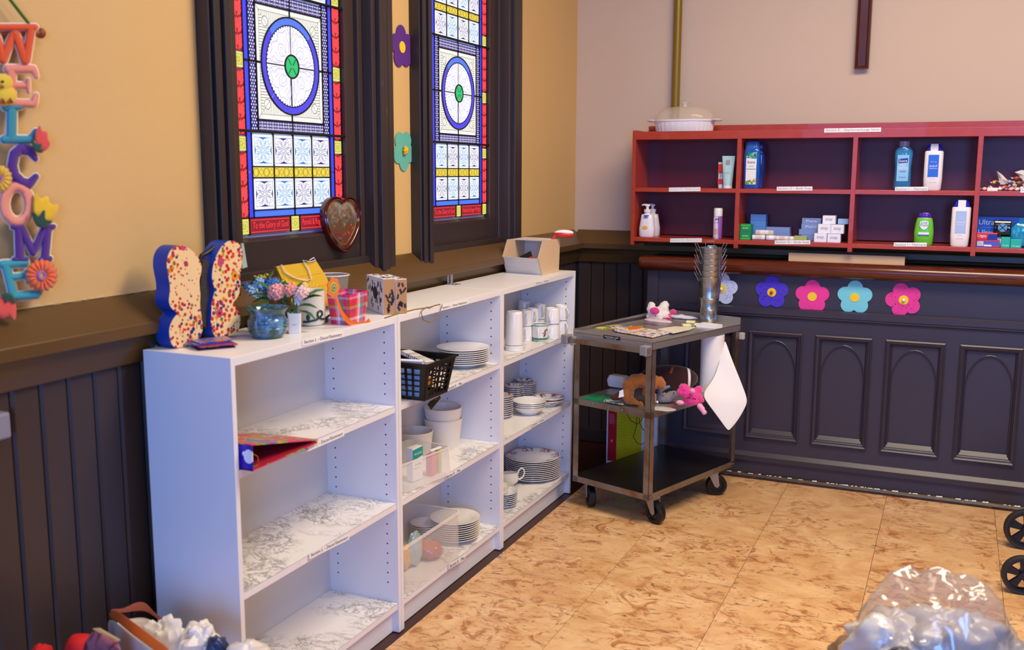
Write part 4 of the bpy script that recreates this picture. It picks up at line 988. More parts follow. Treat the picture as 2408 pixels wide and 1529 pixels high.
def inb(name, c, sz, rot, col, lab, cat, mt=None):
    o = G().box(-sz[0]/2, -sz[1]/2, -sz[2]/2, sz[0]/2, sz[1]/2, sz[2]/2).build(name, mt or mat('m_'+col, col, .4), loc=A_+c); o.rotation_euler = rot; return tag(o, lab, cat)
an = math.atan2(e1.y, e1.x)
o = inb('barcoded_carton', e1*.078+e2*.085+Z3*.09, (.055, .10, .085), (.30, .1, an), '111114', 'black carton with a white barcoded edge standing in the black basket', 'carton')
G().box(-.0285, -.052, .032, .0285, .052, .044).build('white_edge', WPR, o)
g = G()
for i in range(9): g.box(-.0287, -.04+.008*i, .033, -.0283+.057, -.04+.008*i+R.uniform(.001, .004), .0443)
g.build('barcode', INK, o, kind='stuff')
inb('white_folder', e1*.026+e2*.060+Z3*.075, (.012, .085, .12), (.0, -.35, an+.2), 'e8eaee', 'white folder slanting in the front of the black basket', 'folder')
inb('orange_packet', e1*.055+e2*.025+Z3*.05, (.07, .012, .03), (0, .1, an), 'e08a3a', 'orange packet seen through the holes of the black basket', 'packet')
o = inb('blue_printed_card', e1*.012+e2*.06+Z3*.055, (.003, .09, .09), (0, 0, an), '9fc0e8', 'light blue printed card seen through the holes of the black basket', 'card')
cq = on(1016, 936, zs1); P = [V((0, 0, 0)), UP(1037, 932, cq, X3)-cq, UP(1014, 964, cq, X3)-cq, UP(1004, 950, cq, X3)-cq]
k = N('dark_card_print', .4); k.col(k.mix(k.math('GREATER_THAN', k.noise(k.coord('Object'), 60, 2), .58), '12201a', 'a02a3a'))
cq2 = V((.006, cq.y, cq.z)); P = [UP(*q, cq2, X3)-cq2 for q in [(1010, 944), (1034, 930), (1036, 936), (1013, 964), (1005, 952)]]
tag(G().prism(P, V((.0015, 0, 0))).build('dark_card', k.m, loc=cq2), 'dark red and green card corner hanging over the shelf below the basket', 'card')
# white pots
POTW = mat('white_plastic_pot', 'e6dfd4', .35)
def pot(px, py, z, rpx, h, lab, dz=0, taper=.80, back=(0, 0, 0)):
    p = on(px, py, z)+V(back); r = rpx*sp(p); p, r = inside(p, r); b_ = r*taper
    o = G().lathe([(0, .0), (b_, 0), (r*.985, h-.004), (r, h-.003), (r, h), (r*.965, h), (b_*.95, .004), (0, .004)], n=40).build('plastic_pot', POTW, smooth=40, loc=(p.x, p.y, z+dz)); return tag(o, lab, 'pot', 'white pots behind the frosted bin')
pot(1032, 1050, zs2, 45, .112, 'lower of two nested white plastic pots behind the frosted bin', back=(-.03, .02, 0))
pot(1032, 1050, zs2, 44.5, .112, 'upper of two nested white plastic pots', .045, back=(-.03, .02, 0))
pot(980, 1075, zs2, 43, .112, 'white plastic pot standing left of the nested pair', back=(-.085, -.03, 0))
def bin_(name, A_, B_, depth, h, fl, mt, lab, lip=.006):
    """open plastic bin: A_ and B_ are the ends of its front bottom edge"""
    b = T(name, lab, 'bin', A_); e = (B_-A_); w = e.length; e.normalize(); d = V((-e.y, e.x, 0)); d = d if d.x < 0 else -d
    def ring(z, o, rad=.018):
        out = []
        for cx_, cy_, a0 in ((w+o, -o, -pi/2), (w+o, depth+o, 0), (-o, depth+o, pi/2), (-o, -o, pi)):
            sx_, sy_ = (-1 if cx_ > 0 else 1), (1 if cy_ < 0 else -1)
            for t in range(5):
                a = a0+t*pi/8; out.append(e*(cx_+sx_*rad+rad*math.cos(a))+d*(cy_+sy_*rad+rad*math.sin(a))+Z3*z)
        return out
    rings = [ring(.002, 0), ring(h, fl), ring(h, fl+lip), ring(h-lip*.8, fl+lip)]
    n = len(rings[0]); g = G(); g.add(sum(rings[:2], []), [(j, (j+1) % n, n+(j+1) % n, n+j) for j in range(n)]+[list(range(n-1, -1, -1))])
    g.build('bin_wall', mt, b, smooth=40)
    g = G(); g.add(sum(rings[1:], []), [(i*n+j, i*n+(j+1) % n, (i+1)*n+(j+1) % n, (i+1)*n+j) for i in range(2) for j in range(n)]); g.build('bin_rim', mat(mt.name+'_rim', 'f1ece6', .25, alpha=.62), b, smooth=40)
    return b, e, d, w
A_ = on(1046, 1111, zs2+.001); B_ = on(930, 1158, zs2+.001)
fb, e, d, w = bin_('frosted_bin', A_, B_, .15, .095, .014, FROST, 'frosted white bin with a medicine carton on the middle bookcase')
def carton(name, c, ex_, ey_, sz, mt, lab, cat, parts=()):
    o = T(name, lab, cat, c); g = G(); q = [ex_*-sz[0]/2-ey_*sz[1]/2, ex_*sz[0]/2-ey_*sz[1]/2, ex_*sz[0]/2+ey_*sz[1]/2, -ex_*sz[0]/2+ey_*sz[1]/2]
    g.hexa([*q, *[x+Z3*sz[2] for x in q]]); g.build('carton_body', mt, o, bevel=.001); return o
ca = UP(975, 1085, A_+d*.03, -d)
TEALP = mat('teal_print', '1a9a8c', .45)
mc = carton('medicine_carton', V((ca.x, ca.y, zs2+.004)), -e, d, (.055, .028, .118), mat('white_card', 'f0efec', .5), 'white and teal cold-relief carton standing in the frosted bin', 'carton')
fx = -d*.0146
G().prism([fx-(-e)*.0272+Z3*.075, fx+(-e)*.0272+Z3*.085, fx+(-e)*.0272+Z3*.117, fx-(-e)*.0272+Z3*.112], -d*.0006).build('teal_panel', TEALP, mc)
text('lettering', 'SINUS & COLD RELIEF', .008, .040, PAPER, mc, fx-d*.0008+Z3*.097, -e, Z3); text('lettering', 'ConvaTabs', .010, .036, INK, mc, fx-d*.0003+Z3*.060, -e, Z3)
G().prism([fx+e*.022+Z3*.044, fx+Z3*.044-e*.012, fx+Z3*.048-e*.012, fx+e*.022+Z3*.048], -d*.0004).build('yellow_strip', mat('yellow_print', 'e8d850', .5), mc)
pp = A_+e*.055+d*.018; tag(G().box(-.012, -.016, 0, .012, .016, .075).build('pink_packet', mat('pink_packet', 'd8345a', .45), loc=(pp.x, pp.y, zs2+.004)), 'pink packet showing through the side of the frosted bin', 'packet')
pp = A_+e*.016+d*.016; tag(G().box(-.008, -.009, 0, .008, .009, .082).build('yellow_packet', mat('yellow_packet', 'c8c030', .45), loc=(pp.x, pp.y, zs2+.004)), 'yellow-green packet showing through the corner of the frosted bin', 'packet')
pp = A_+e*.045+d*.006+Z3*.094; o = G().box(-.03, -.005, 0, .03, .005, .004).build('white_strip', PAPER, loc=pp); o.rotation_euler = (0, 0, math.atan2(e.y, e.x)); tag(o, 'narrow white strip lying along the rim of the frosted bin', 'strip')
A_ = on(1064, 1303, zs3+.001); B_ = on(938, 1394, zs3+.001); B_ = A_+(B_-A_)*min(1, (A_.y+1.545)/(A_.y-B_.y))
cb, e, d, w = bin_('clear_bin', A_, B_, .19, .165, .020, CLEARB, 'clear plastic bin with bagged scraps at the bottom of the middle bookcase', .009)
for i, (u, v_, r_, cc, lb) in enumerate(((.072, .06, (.05, .045, .032), 'b8584a', 'red plastic-wrapped bundle lying in the clear bin'), (.155, .07, (.022, .045, .065), '9fb8b8', 'grey-green folded wrapper standing in the clear bin'), (.205, .08, (.019, .045, .05), 'd8a848', 'amber wrapper at the left end of the clear bin'))):
    c = A_+e*u+d*v_; tag(G().crumple((0, 0, r_[2]*.93), r_, .006, 34, i, 26, 16, flat=-r_[2]*.9).build('wrapped_bundle', mat('wrap_'+cc, cc, .25, coat=.4), smooth=60, loc=(c.x, c.y, zs3+.004)), lb, 'bundle')
# ------------------------------------------------------------------ farthest bookcase
def mug_obj(name, px, py, z, rpx, h, lab, grp, inv=True, ha=0, mt=WCH, back=(0, 0, 0), dz=0, handle=True, cat='mug'):
    p = on(px, py, z)+V(back); r = rpx*sp(p); p, _ = inside(p, r*1.08)
    t = T(name, lab, cat, (p.x, p.y, z+dz+.0006), 0, grp)
    prof = [(0, .003), (r*.74, .003), (r*.80, 0), (r*.86, .002), (r*.92, h*.1), (r, h*.9), (r*1.01, h), (r*.96, h), (r*.9, h*.9), (r*.84, .01), (0, .008)]
    if inv: prof = [(a, h-b) for a, b in prof][::-1]
    G().lathe(prof, n=32).build('mug_body', mt, t, smooth=50)
    if handle:
        c, s = math.cos(ha), math.sin(ha); P = []
        for i in range(9):
            a = -pi/2+pi*i/8; P.append(V((c*(r*.93+r*.55*math.cos(a)), s*(r*.93+r*.55*math.cos(a)), h*.5+h*.30*math.sin(a))))
        G().tube(P, r*.10, 8).build('handle', mt, t, smooth=60)
    return t, r, p
gm = 'white mugs upside down on the farthest bookcase'
t, r, p = mug_obj('tall_tumbler', 1209, 823, zs1, 21, .140, 'outer tall white tumbler upside down at the left end of the mug shelf', gm, dz=.024, handle=False, cat='tumbler')
G().lathe([(r*1.02, 0), (r*1.02, .022), (r*.9, .022), (r*.9, 0)], n=32).build('inner_tumbler', WCH, loc=(p.x, p.y, zs1+.0006)); o = bpy.data.objects['inner_tumbler']; tag(o, 'inner tall white tumbler whose rim shows under the outer one', 'tumbler', gm)
cols = [(1237, 801, 15, 'left column beside the tall tumbler'), (1252, 796, 15, 'second column of mugs from the tumbler'), (1268, 784, 13.5, 'middle back column of mugs'), (1287, 776, 13, 'right back column of mugs'), (1306, 796, 18, 'front column right of the green mug'), (1325, 784, 16, 'rightmost column of mugs'), (1244, 776, 15, 'column hidden farthest back')]
for i, (px, py, rp, w) in enumerate(cols):
    p = on(px, py, zs1); hm = .068 if i != 6 else .072
    ha = [-1.2, -.9, -.75, -.7, -1.55, -.5, -.8][i]
    mug_obj('white_mug', px, py, zs1, rp, hm, 'lower upturned white mug in the %s' % w, gm, True, ha)
    mug_obj('white_mug', px, py, zs1, rp, hm, 'upper upturned white mug in the %s' % w, gm, True, ha+.1, dz=hm+.0012)
k = N('green_band_china', .2, coat=.3); gx = k.n('ShaderNodeTexCoord').outputs['Object']; a, b, c = k.sep(gx)
bd = k.math('MAXIMUM', k.math('MULTIPLY', k.math('GREATER_THAN', c, .006), k.math('LESS_THAN', c, .016)), k.math('MULTIPLY', k.math('GREATER_THAN', c, .068), k.math('LESS_THAN', c, .072)))
k.col(k.mix(bd, 'ecebe8', '3f8a62'))
t, r, p = mug_obj('green_banded_mug', 1270, 801, zs1, 20, .076, 'white mug with green bands and a hummingbird motif, among plain white mugs', None, False, -1.35, k.m)
g = G(); an = -.55
for q, rad in (((.0, .045), (.0035, .0035, .009)), ((.012, .052), (.0035, .004, .006)), ((.0, .033), (.003, .003, .008)), ((-.006, .026), (.003, .003, .005)), ((-.010, .038), (.003, .006, .002))):
    a = an+q[0]*28*.03; g.ball((r*.98*math.cos(a+q[0]*20), r*.98*math.sin(a+q[0]*20), q[1]), rad, 8, 6)
g.build('painted_bird', mat('bird_paint', '6a3a3a', .5), t)
gp = 'red patterned dishes on the middle shelf'
RL = 'red-flowered %s, %%s of the %s stack'
stack('patterned_saucer', 1178, 981, zs2, 29, 10, .0095, .014, REDCH, RL % ('saucer', 'front left'), 'saucer', gp)
stack('patterned_saucer', 1188, 950, zs2, 24, 9, .0095, .016, REDCH, RL % ('saucer', 'back left'), 'saucer', gp, back=(-.03, .0, 0))
stack('patterned_bowl', 1229, 937, zs2, 21, 8, .0105, .022, REDCH, RL % ('bowl', 'middle back'), 'bowl', gp, bowl=True, back=(-.02, .0, 0))
stack('patterned_plate', 1256, 928, zs2, 27, 9, .0088, .014, REDCH, RL % ('plate', 'right back'), 'plate', gp, back=(-.03, .01, 0))
stack('patterned_soup_bowl', 1293, 953, zs2, 38, 2, .011, .028, REDCH, 'red-flowered soup bowl, %s of two at the right front', 'bowl', gp, bowl=True)
stack('white_bowl', 1244, 973, zs2, 40, 4, .0085, .035, WCH, 'plain white bowl, %s of the stack before the patterned dishes', 'bowl', 'plain white bowls', bowl=True)
stack('patterned_plate', 1250, 1107, zs3, 63, 11, .0088, .016, REDCH, 'large red-flowered dinner plate, %s of the big stack on the bottom shelf', 'plate', 'large patterned plates on the bottom shelf')
p, r = stack('blue_saucer', 1183, 1189, zs3, 34, 7, .0085, .014, BLUECH, 'saucer with pale blue flowers, %s of the stack at the bottom left', 'saucer', 'blue-flowered saucers')
o = G().lathe([(0, .003), (r*.35, .002), (r*.38, 0), (r*.42, .006), (r*.56, .024), (r*.62, .034), (r*.58, .034), (r*.5, .02), (0, .008)], n=32).build('small_cup', CREAMCH, smooth=50, loc=(p.x-.004, p.y-.01, zs3+.0008+6*.0085+.0085)); tag(o, 'small cream bowl sitting on top of the blue-flowered saucers', 'bowl')
p = on(1202, 1134, zs3)+V((.010, -.046, 0)); s = sp(p); gbt = T('gravy_boat', 'white china gravy boat with a looped handle before the big plates', 'gravy boat', p)
g = G(); L_ = 30*s; H_ = .060
for_ = V((0.80, .60, 0)).normalized(); M = Matrix.Rotation(math.atan2(for_.y, for_.x), 4, 'Z')
g.loft([(0, L_*.40, L_*.32, 0, 0), (.006, L_*.46, L_*.36, 0, 0), (H_*.3, L_*.74, L_*.52, 0, 0), (H_*.6, L_*.82, L_*.52, -L_*.05, 0), (H_*.85, L_*.84, L_*.44, -L_*.12, 0), (H_, L_*.98, L_*.42, -L_*.22, 0), (H_, L_*.92, L_*.37, -L_*.22, 0), (H_*.6, L_*.7, L_*.42, -L_*.06, 0), (H_*.3, L_*.5, L_*.35, 0, 0)], 32, M=M)
g.build('boat_body', CREAMCH, gbt, smooth=50)
P = [M @ V((a*L_, 0, b)) for a, b in ((.66, H_*.80), (.78, H_*1.12), (.98, H_*1.28), (1.18, H_*1.18), (1.24, H_*.9), (1.14, H_*.62), (.92, H_*.45), (.76, H_*.42))]
G().tube(P, [.005, .0045, .004, .004, .004, .004, .005, .006], 8).build('handle', CREAMCH, gbt, smooth=60)
# wooden stacking crate on top
def za(x, y): return (1000+x/6.337, 530+y/6.337)
P1 = on(*za(1745, 743), ZT); P2 = on(*za(1990, 692), ZT); P3 = on(*za(1205, 702), ZT)
nside = (P2-P1).cross(Z3).normalized(); 
SP = [UP(*za(*q), P1, nside)-P1 for q in [(1745, 743), (1690, 500), (1760, 240), (2010, 200), (1990, 692)]]
SP[0].z = 0; SP[4].z = 0
wv = (P3-P1); wv.z = 0
k = N('pale_birch', .45); vv = k.coord('Object', (3, 3, 26)); k.col(k.mix(k.noise(vv, 6, 5), 'd2b087', 'dfc5a2')); BIRCH = k.m
cr_ = T('wooden_crate', 'pale wooden stacking crate with an angled open front on the farthest bookcase', 'crate', P1)
t_ = wv.normalized()*.007
k = N('pale_birch_front', .45); vv = k.coord('Object', (3, 3, 40)); k.col(k.mix(k.noise(vv, 6, 5), 'dcd2c6', 'e8e0d6')); BF = k.m
for nme, o_ in (('side_panel', V((0, 0, 0))), ('side_panel', wv-t_)): G().prism([q+o_ for q in SP], t_).build(nme, BIRCH, cr_)
def span(a, b, th, nme, mt=BF): G().prism([a+t_, b+t_, b+wv-t_, a+wv-t_], th).build(nme, mt, cr_)
ins = (SP[4]-SP[0]).normalized()
span(SP[0], SP[1], ins*.007, 'front_panel'); span(SP[4], SP[3], -ins*.007, 'back_panel'); span(SP[0], SP[4], Z3*.006, 'bottom_panel'); span(SP[2]*.62+SP[3]*.38, SP[3], -Z3*.006, 'top_strip')
c = (SP[0]+SP[4])*.5+wv*.62+P1; c.z = ZT+.040
o = G().box(-.030, -.005, -.02, .030, .005, .045).build('red_booklet', mat('red_print', 'd03028', .4), loc=c); o.rotation_euler = (.1, .45, math.atan2(wv.y, wv.x)); tag(o, 'red and black booklet standing in the wooden crate', 'booklet')
G().box(-.0302, -.0054, .022, .0302, .0054, .0452).build('black_band', INK, o)
pc_ = SP[3]*.8+SP[2]*.2+P1; s = sp(pc_)
rs = T('scrub_brush', 'red and white scrubbing brush sticking up from the crate', 'brush', pc_)
RED = mat('red_plastic', 'd8261c', .25, coat=.4); cR = UP(*za(2065, 130), pc_, _fw)-pc_; hx_ = RT
g = G(); Mx = Matrix((RT, _fw, UPV)).transposed()
g.ball(cR-UPV*.002, (24*s, 10*s, 7*s), 20, 12, M=Mx @ Matrix.Rotation(.10, 3, 'Y')); g.tube([cR-RT*18*s-UPV*.004, UP(*za(1910, 180), pc_, _fw)-pc_, UP(*za(1880, 215), pc_, _fw)-pc_], [.008, .006, .003], 8)
g.build('brush_body', RED, rs, smooth=60)
G().ball(cR+UPV*.006, (23*s, 9*s, 7*s), 20, 12, M=Mx).build('white_pad', mat('white_pad', 'eeeef0', .5), rs, smooth=60)
# ================================================================== steel trolley
TRZ = math.atan2(-.32, .947); TO = V((.386, .089, 0))
tr = T('steel_trolley', 'stainless steel three-shelf trolley on black castors in front of the panelling', 'trolley', TO, TRZ)
k = N('brushed_steel', .3, metal=1); vv = k.coord('Object', (2, 40, 40)); k.col(k.mix(k.noise(vv, 8, 4), 'a8a4a2', 'cac6c4')); SST = k.m; k.b.inputs['Roughness'].default_value = .40; k.b.inputs['Metallic'].default_value = .8
k = N('worn_steel', .38, metal=.85); vv = k.coord('Object'); k.col(k.mix(k.ramp(k.noise(vv, 12, 6, .5), [(.45, 0), (.7, 1)]), '98918a', '8a6a50')); SSW = k.m
DKS = mat('dark_worn_shelf', '55504c', .3, metal=.9)
hw, hl = .21, .357
def tw(x, y, z): return TO + Matrix.Rotation(TRZ, 3, 'Z') @ V((x, y, z))
def tl(P): return Matrix.Rotation(-TRZ, 3, 'Z') @ (V(P)-TO)
LG = .030
for sx in (-1, 1):
    for sy in (-1, 1):
        g = G(); x, y = sx*hw, sy*hl
        g.box(x, y, .120, x-sx*LG, y-sy*.003, .806).box(x, y, .120, x-sx*.003, y-sy*LG, .806)
        g.build('leg', SSW, tr)
ZTR, ZMID, ZLOW = .808, .506, .146
def shelf(z, m_, lip, drop, nm):
    g = G().box(-hw+.003, -hl+.003, z-.0025, hw-.003, hl-.003, z)
    for a in ((-hw+.003, -hl+.003, hw-.003, -hl+.0045), (-hw+.003, hl-.0045, hw-.003, hl-.003), (-hw+.003, -hl+.003, -hw+.0045, hl-.003), (hw-.0045, -hl+.003, hw-.003, hl-.003)): g.box(a[0], a[1], z-drop, a[2], a[3], z)
    return g.build(nm, m_, tr)
shelf(ZMID, SST, 0, .024, 'middle_shelf'); shelf(ZLOW, DKS, 0, .026, 'lower_shelf')
g = G().box(-hw-.003, -hl-.003, ZTR-.003, hw+.003, hl+.003, ZTR)
g.box(-hw-.003, -hl-.003, ZTR-.030, hw+.003, -hl-.001, ZTR+.012).box(hw+.001, -hl-.003, ZTR-.030, hw+.003, hl+.003, ZTR).box(-hw-.003, hl+.001, ZTR-.030, hw+.003, hl+.003, ZTR+.032).box(-hw-.003, -hl-.003, ZTR-.030, -hw-.001, hl+.003, ZTR+.014)
g.hexa([(-hw-.003, -hl, ZTR), (-hw-.001, -hl, ZTR), (-hw-.001, hl+.003, ZTR), (-hw-.003, hl+.003, ZTR), (-hw-.003, -hl, ZTR+.013), (-hw-.001, -hl, ZTR+.013), (-hw-.001, hl+.003, ZTR+.032), (-hw-.003, hl+.003, ZTR+.032)])
g.build('top_tray', SST, tr)
for z in (ZMID-.026, ZLOW-.028):
    g = G().box(-hw, -hl, z, hw, -hl+.003, z+.027).box(hw-.003, -hl, z, hw, hl, z+.027).box(-hw, -hl, z, -hw+.003, hl, z+.027).box(-hw, hl-.003, z, hw, hl, z+.027); g.build('shelf_rail', SSW, tr)
g = G()
for x, y, z in ((.211, -.326, .134), (.211, -.344, .132), (.211, .326, .134), (.211, .344, .132)): g.ball((x, y, z), (.0025, .005, .005), 8, 5)
for x in (-.1, .06): g.ball((x, -hl-.0005, ZMID-.012), (.004, .002, .004), 8, 5)
g.build('rivet', mat('rivet_steel', '9a948c', .35, metal=.9), tr, smooth=60)
BUMP = mat('grey_bumper', '8d8c90', .5)
g = G().box(-hw-.01, -hl-.062, .769, hw+.0, -hl-.052, .788); g.build('handle_bar', SSW, tr, bevel=.002)
for sx in (-1, 1):
    x = sx*(hw+.002); g = G().box(x-.017, -hl-.072, .762, x+.017, -hl-.030, .802)
    g.box(x-sx*.012-.003, -hl-.04, .751, x-sx*.012+.003, -hl+.004, .791)
    o = g.build('corner_bumper', BUMP, tr, bevel=.006)
    G().box(x+.0172, -hl-.066, .768, x+.0185, -hl-.038, .794).build('bumper_plate', mat('worn_plate', '6a5f58', .5), o)
G().box(hw-.004, hl+.0, .735, hw+.020, hl+.022, .768).build('corner_bumper', mat('beige_bumper', 'b7b2aa', .5), tr, bevel=.004)
pl_ = G().box(-.045, -hl-.0042, ZTR-.010, .045, -hl-.003, ZTR+.006).build('name_plate', mat('black_plate', '17171a', .35), tr)
text('lettering', 'DURAWORKS  CART', .006, .075, PAPER, pl_, (0, -hl-.0044, ZTR-.0005), (1, 0, 0), (0, 0, 1))
text('lettering', 'MODEL 8  NSF', .003, .05, PAPER, pl_, (0, -hl-.0044, ZTR-.007), (1, 0, 0), (0, 0, 1))
TIRE = mat('castor_rubber', '0f0f12', .35); FORK = mat('zinc_fork', 'a49f98', .4, metal=.8, bump=.1)
def castor(x, y, a):
    c = T('castor', None, None, (x, y, 0)); c.parent = tr; c.rotation_euler = (0, 0, a)
    del_ = bpy.data.objects.remove; del_(c)
    M = Matrix.Translation((x, y, 0)) @ Matrix.Rotation(a, 4, 'Z')
    g = G()
    for s in (-1, 1):
        P = [M @ V(q) for q in ((-.022, s*.019, .114), (.026, s*.019, .114), (.036, s*.019, .050), (.026, s*.019, .039), (.012, s*.019, .047))]
        g.prism(P, M.to_3x3() @ V((0, s*.003, 0)))
    g.hexa([M @ V(q) for q in ((-.03, -.022, .111), (.03, -.022, .111), (.03, .022, .111), (-.03, .022, .111), (-.03, -.022, .119), (.03, -.022, .119), (.03, .022, .119), (-.03, .022, .119))])
    f = g.build('castor', FORK, tr, bevel=.001)
    W_ = M @ Matrix.Translation((.024, 0, .049)) @ Matrix.Rotation(pi/2, 4, 'X')
    g = G().loft([(-.015, .032, .032), (-.0155, .045, .045), (-.012, .0488, .0488), (.012, .0488, .0488), (.0155, .045, .045), (.015, .032, .032), (.010, .030, .030), (.010, .008, .008), (-.010, .008, .008), (-.010, .030, .030), (-.015, .032, .032)], 28, M=W_, cap=False)
    g.loft([(-.02, .009, .009), (.02, .009, .009)], 12, M=W_)
    g.build('wheel', TIRE, f, smooth=40)
castor(.178, -.285, -.15); castor(-.161, -.29, -.7); castor(.172, .215, .75); castor(-.165, .25, .5)
# ---- on the top tray
def onT(px, py, z=ZTR): return on(px, py, z)
def zt(x, y): return (1300+x/4.779, 680+y/4.779)
def ctr(P, mx=.007, my=.008):
    q = tl(P); q.x = min(max(q.x, -hw+mx), hw-mx); q.y = min(max(q.y, -hl+my), hl-my); return tw(q.x, q.y, P.z)
def sheet(name, P, z, th, mt, lab, cat, grp=None):
    q = [ctr(onT(*zt(*a), z)) for a in P]; c = sum(q, V())/len(q)
    return tag(G().prism([a-c for a in q], (0, 0, th)).build(name, mt, loc=c), lab, cat, grp)
def prn(name, bgc, cols, sc=30, thr=.45):
    k = N(name, .35); vv = k.coord('Object'); vo = k.voro(vv, sc)
    n_ = len(cols); k.col(k.mix(k.math('GREATER_THAN', k.noise(vv, sc*1.6, 3), thr), bgc, k.ramp(k.sep(vo[1])[0], [(i/n_, c) for i, c in enumerate(cols)], True))); return k.m
sheet('activity_book', [(440, 435), (640, 405), (1010, 430), (760, 480)], ZTR+.0003, .004, prn('green_book_print', 'c8d86a', ['3a8a3a', '2a5aa8', 'e0782a', 'f0e060'], 34), 'green and yellow activity book at the left of the tray', 'book', 'activity books on the trolley top')
sheet('activity_book', [(640, 425), (960, 440), (1340, 490), (1120, 548), (700, 478)], ZTR+.0046, .004, prn('white_book_print', 'ece6ea', ['8aa83a', 'e8b03a', '6a5ab8', 'e8e4e8', 'd87aa8'], 40, .5), 'white activity book with bright pictures nearest the tray front', 'book', 'activity books on the trolley top')
sheet('orange_leaflet', [(830, 430), (980, 412), (1010, 436), (860, 455)], ZTR+.0090, .001, mat('orange_leaflet', 'e0702a', .5), 'small orange leaflet on the activity books', 'leaflet')
sheet('cream_booklet', [(1180, 455), (1370, 425), (1600, 432), (1540, 458), (1350, 500)], ZTR+.0092, .003, prn('cream_page_print', 'f1ecd8', ['d8d0b0', 'f4f0e0', '9aa08a'], 60, .62), 'cream open booklet right of the activity books', 'booklet')
PINKPK = mat('clear_pink_packet', 'f2dfe2', .12, alpha=.75)
p = onT(*zt(1180, 408)); g = G().crumple((0, 0, .010), (.075, .035, .009), .005, 30, 3, 32, 14, flat=-.008)
o = g.build('clear_packet', PINKPK, loc=(p.x, p.y, ZTR+.0125), smooth=60); o.rotation_euler = (0, 0, -.35); tag(o, 'clear pinkish plastic packet lying in front of the white plush', 'packet')
p = ctr(onT(*zt(1480, 335)), .085, .05); o = G().crumple((0, 0, .010), (.075, .022, .010), .005, 34, 5, 32, 14, flat=-.008).build('white_packet', mat('white_packet', 'e6e2ea', .2, coat=.3), loc=(p.x, p.y, ZTR+.0005), smooth=60); o.rotation_euler = (0, 0, -.1); tag(o, 'white and purple plastic packet behind the chalk', 'packet')
CHALK = mat('yellow_chalk', 'e2ddaa', .7)
for i, (q, z, lb) in enumerate((((1500, 415), 0, 'lower bundle of pale yellow chalks nearest the booklet'), ((1590, 405), 0, 'lower bundle of pale yellow chalks nearest the white block'), ((1550, 378), .012, 'upper bundle of pale yellow chalks on top of the other two'))):
    p = onT(*zt(*q), ZTR+.004+z); g = G()
    for j in range(3): g.tube([(-.019, (j-1)*.011, .0062), (.019, (j-1)*.011, .0062)], .0060, 8)
    o = g.build('chalk_bundle', CHALK, loc=(p.x, p.y, ZTR+.0005+(.0125 if i == 2 else .0))); o.rotation_euler = (0, 0, [.5, .2, .1][i]); tag(o, lb, 'chalk', 'chalk bundles')
P = [onT(*zt(*a)) for a in ((1610, 428), (1820, 448), (1905, 432), (1690, 405))]
c = sum(P, V())/4; tag(G().prism([a-c for a in P], (0, 0, .014)).build('white_block', mat('foam_white', 'efecea', .6), loc=c+V((0, 0, .0003))), 'flat white foam block in front of the buckets', 'block')
# stack of six galvanised buckets
k = N('galvanised', .28, metal=.95); vv = k.coord('Object'); k.col(k.mix(k.sep(k.voro(vv, 60)[1])[0], '9aa0a6', 'bcc0c4')); GALV = k.m
WIRE = mat('bucket_wire', 'b8b6b2', .3, metal=.9)
bp = ctr(onT(1669.5, 757), .05, .046); s = sp(bp); rt, rb, H = 27.2*s, 18.4*s, 108*s
BL = ['lowest of six nested galvanised buckets, its body fully visible', 'second from the bottom in the nested bucket stack', 'third from the bottom in the nested bucket stack', 'fourth from the bottom in the nested bucket stack', 'fifth from the bottom in the nested bucket stack', 'topmost nested galvanised bucket, open rim and upright handles']
def bucket(i):
    b = T('galvanised_bucket', BL[i], 'bucket', (bp.x, bp.y, ZTR+.0005+i*13.4*s), 0, 'nested buckets on the trolley')
    r = lambda t: rb+(rt-rb)*t
    prof = [(0, .003), (rb*.95, .003), (rb*.97, 0), (rb, .003)]
    for t in (.08, .28, .30, .52, .54):
        prof += [(r(t)-.0002, H*t-.002), (r(t)+.0006, H*t), (r(t)-.0002, H*t+.002)]
    prof += [(r(.97), H*.97), (rt+.0010, H*.985), (rt+.0012, H), (rt-.0002, H*1.004), (rt-.0006, H*.985), (r(.5)-.0006, H*.5), (rb-.0008, .004), (0, .005)]
    if i: prof = [(a*.985, z) for a, z in prof]
    G().lathe(prof, n=40).build('bucket_body', GALV, b, smooth=40)
    a0 = [-.15, .25, -.35, .1, .35, .15][i]
    for sd in (0, 1):
        a = a0+sd*pi+_y*-1*0; d = RT*math.cos(a)+V((_fw.x, _fw.y, 0)).normalized()*math.sin(a); t = V((-d.y, d.x, 0)); d.z = 0; d.normalize()
        z0, z1 = H*.905, H*(1.09 if i < 5 else 1.10); o1, o2 = r(.8)+.001, rt+.018
        w0 = .019
        P = [d*o1+t*w0+Z3*z0, d*o2+t*w0+Z3*z1, d*o2-t*w0+Z3*z1, d*o1-t*w0+Z3*z0]
        G().tube(P, .0014, 6).build('wire_handle', WIRE, b)
    if i == 5:
        for off in (-.0, .012):
            d = V((_fw.x, _fw.y, 0)).normalized()*(1 if off == 0 else -1); t = V((-d.y, d.x, 0)); cxs = RT*(.006 if off == 0 else -.008)
            P = [d*rt*.80+t*.020+cxs*.5+Z3*(H*.93), d*(rt*.80)+t*.020+cxs*.5+Z3*(H+.027-(.016 if off else 0)), d*rt*.80-t*.020+cxs*.5+Z3*(H+.027-(.016 if off else 0)), d*rt*.80-t*.020+cxs*.5+Z3*(H*.93)]
            G().tube(P, .0017, 6).build('wire_handle', WIRE, b)
for i in range(6): bucket(i)
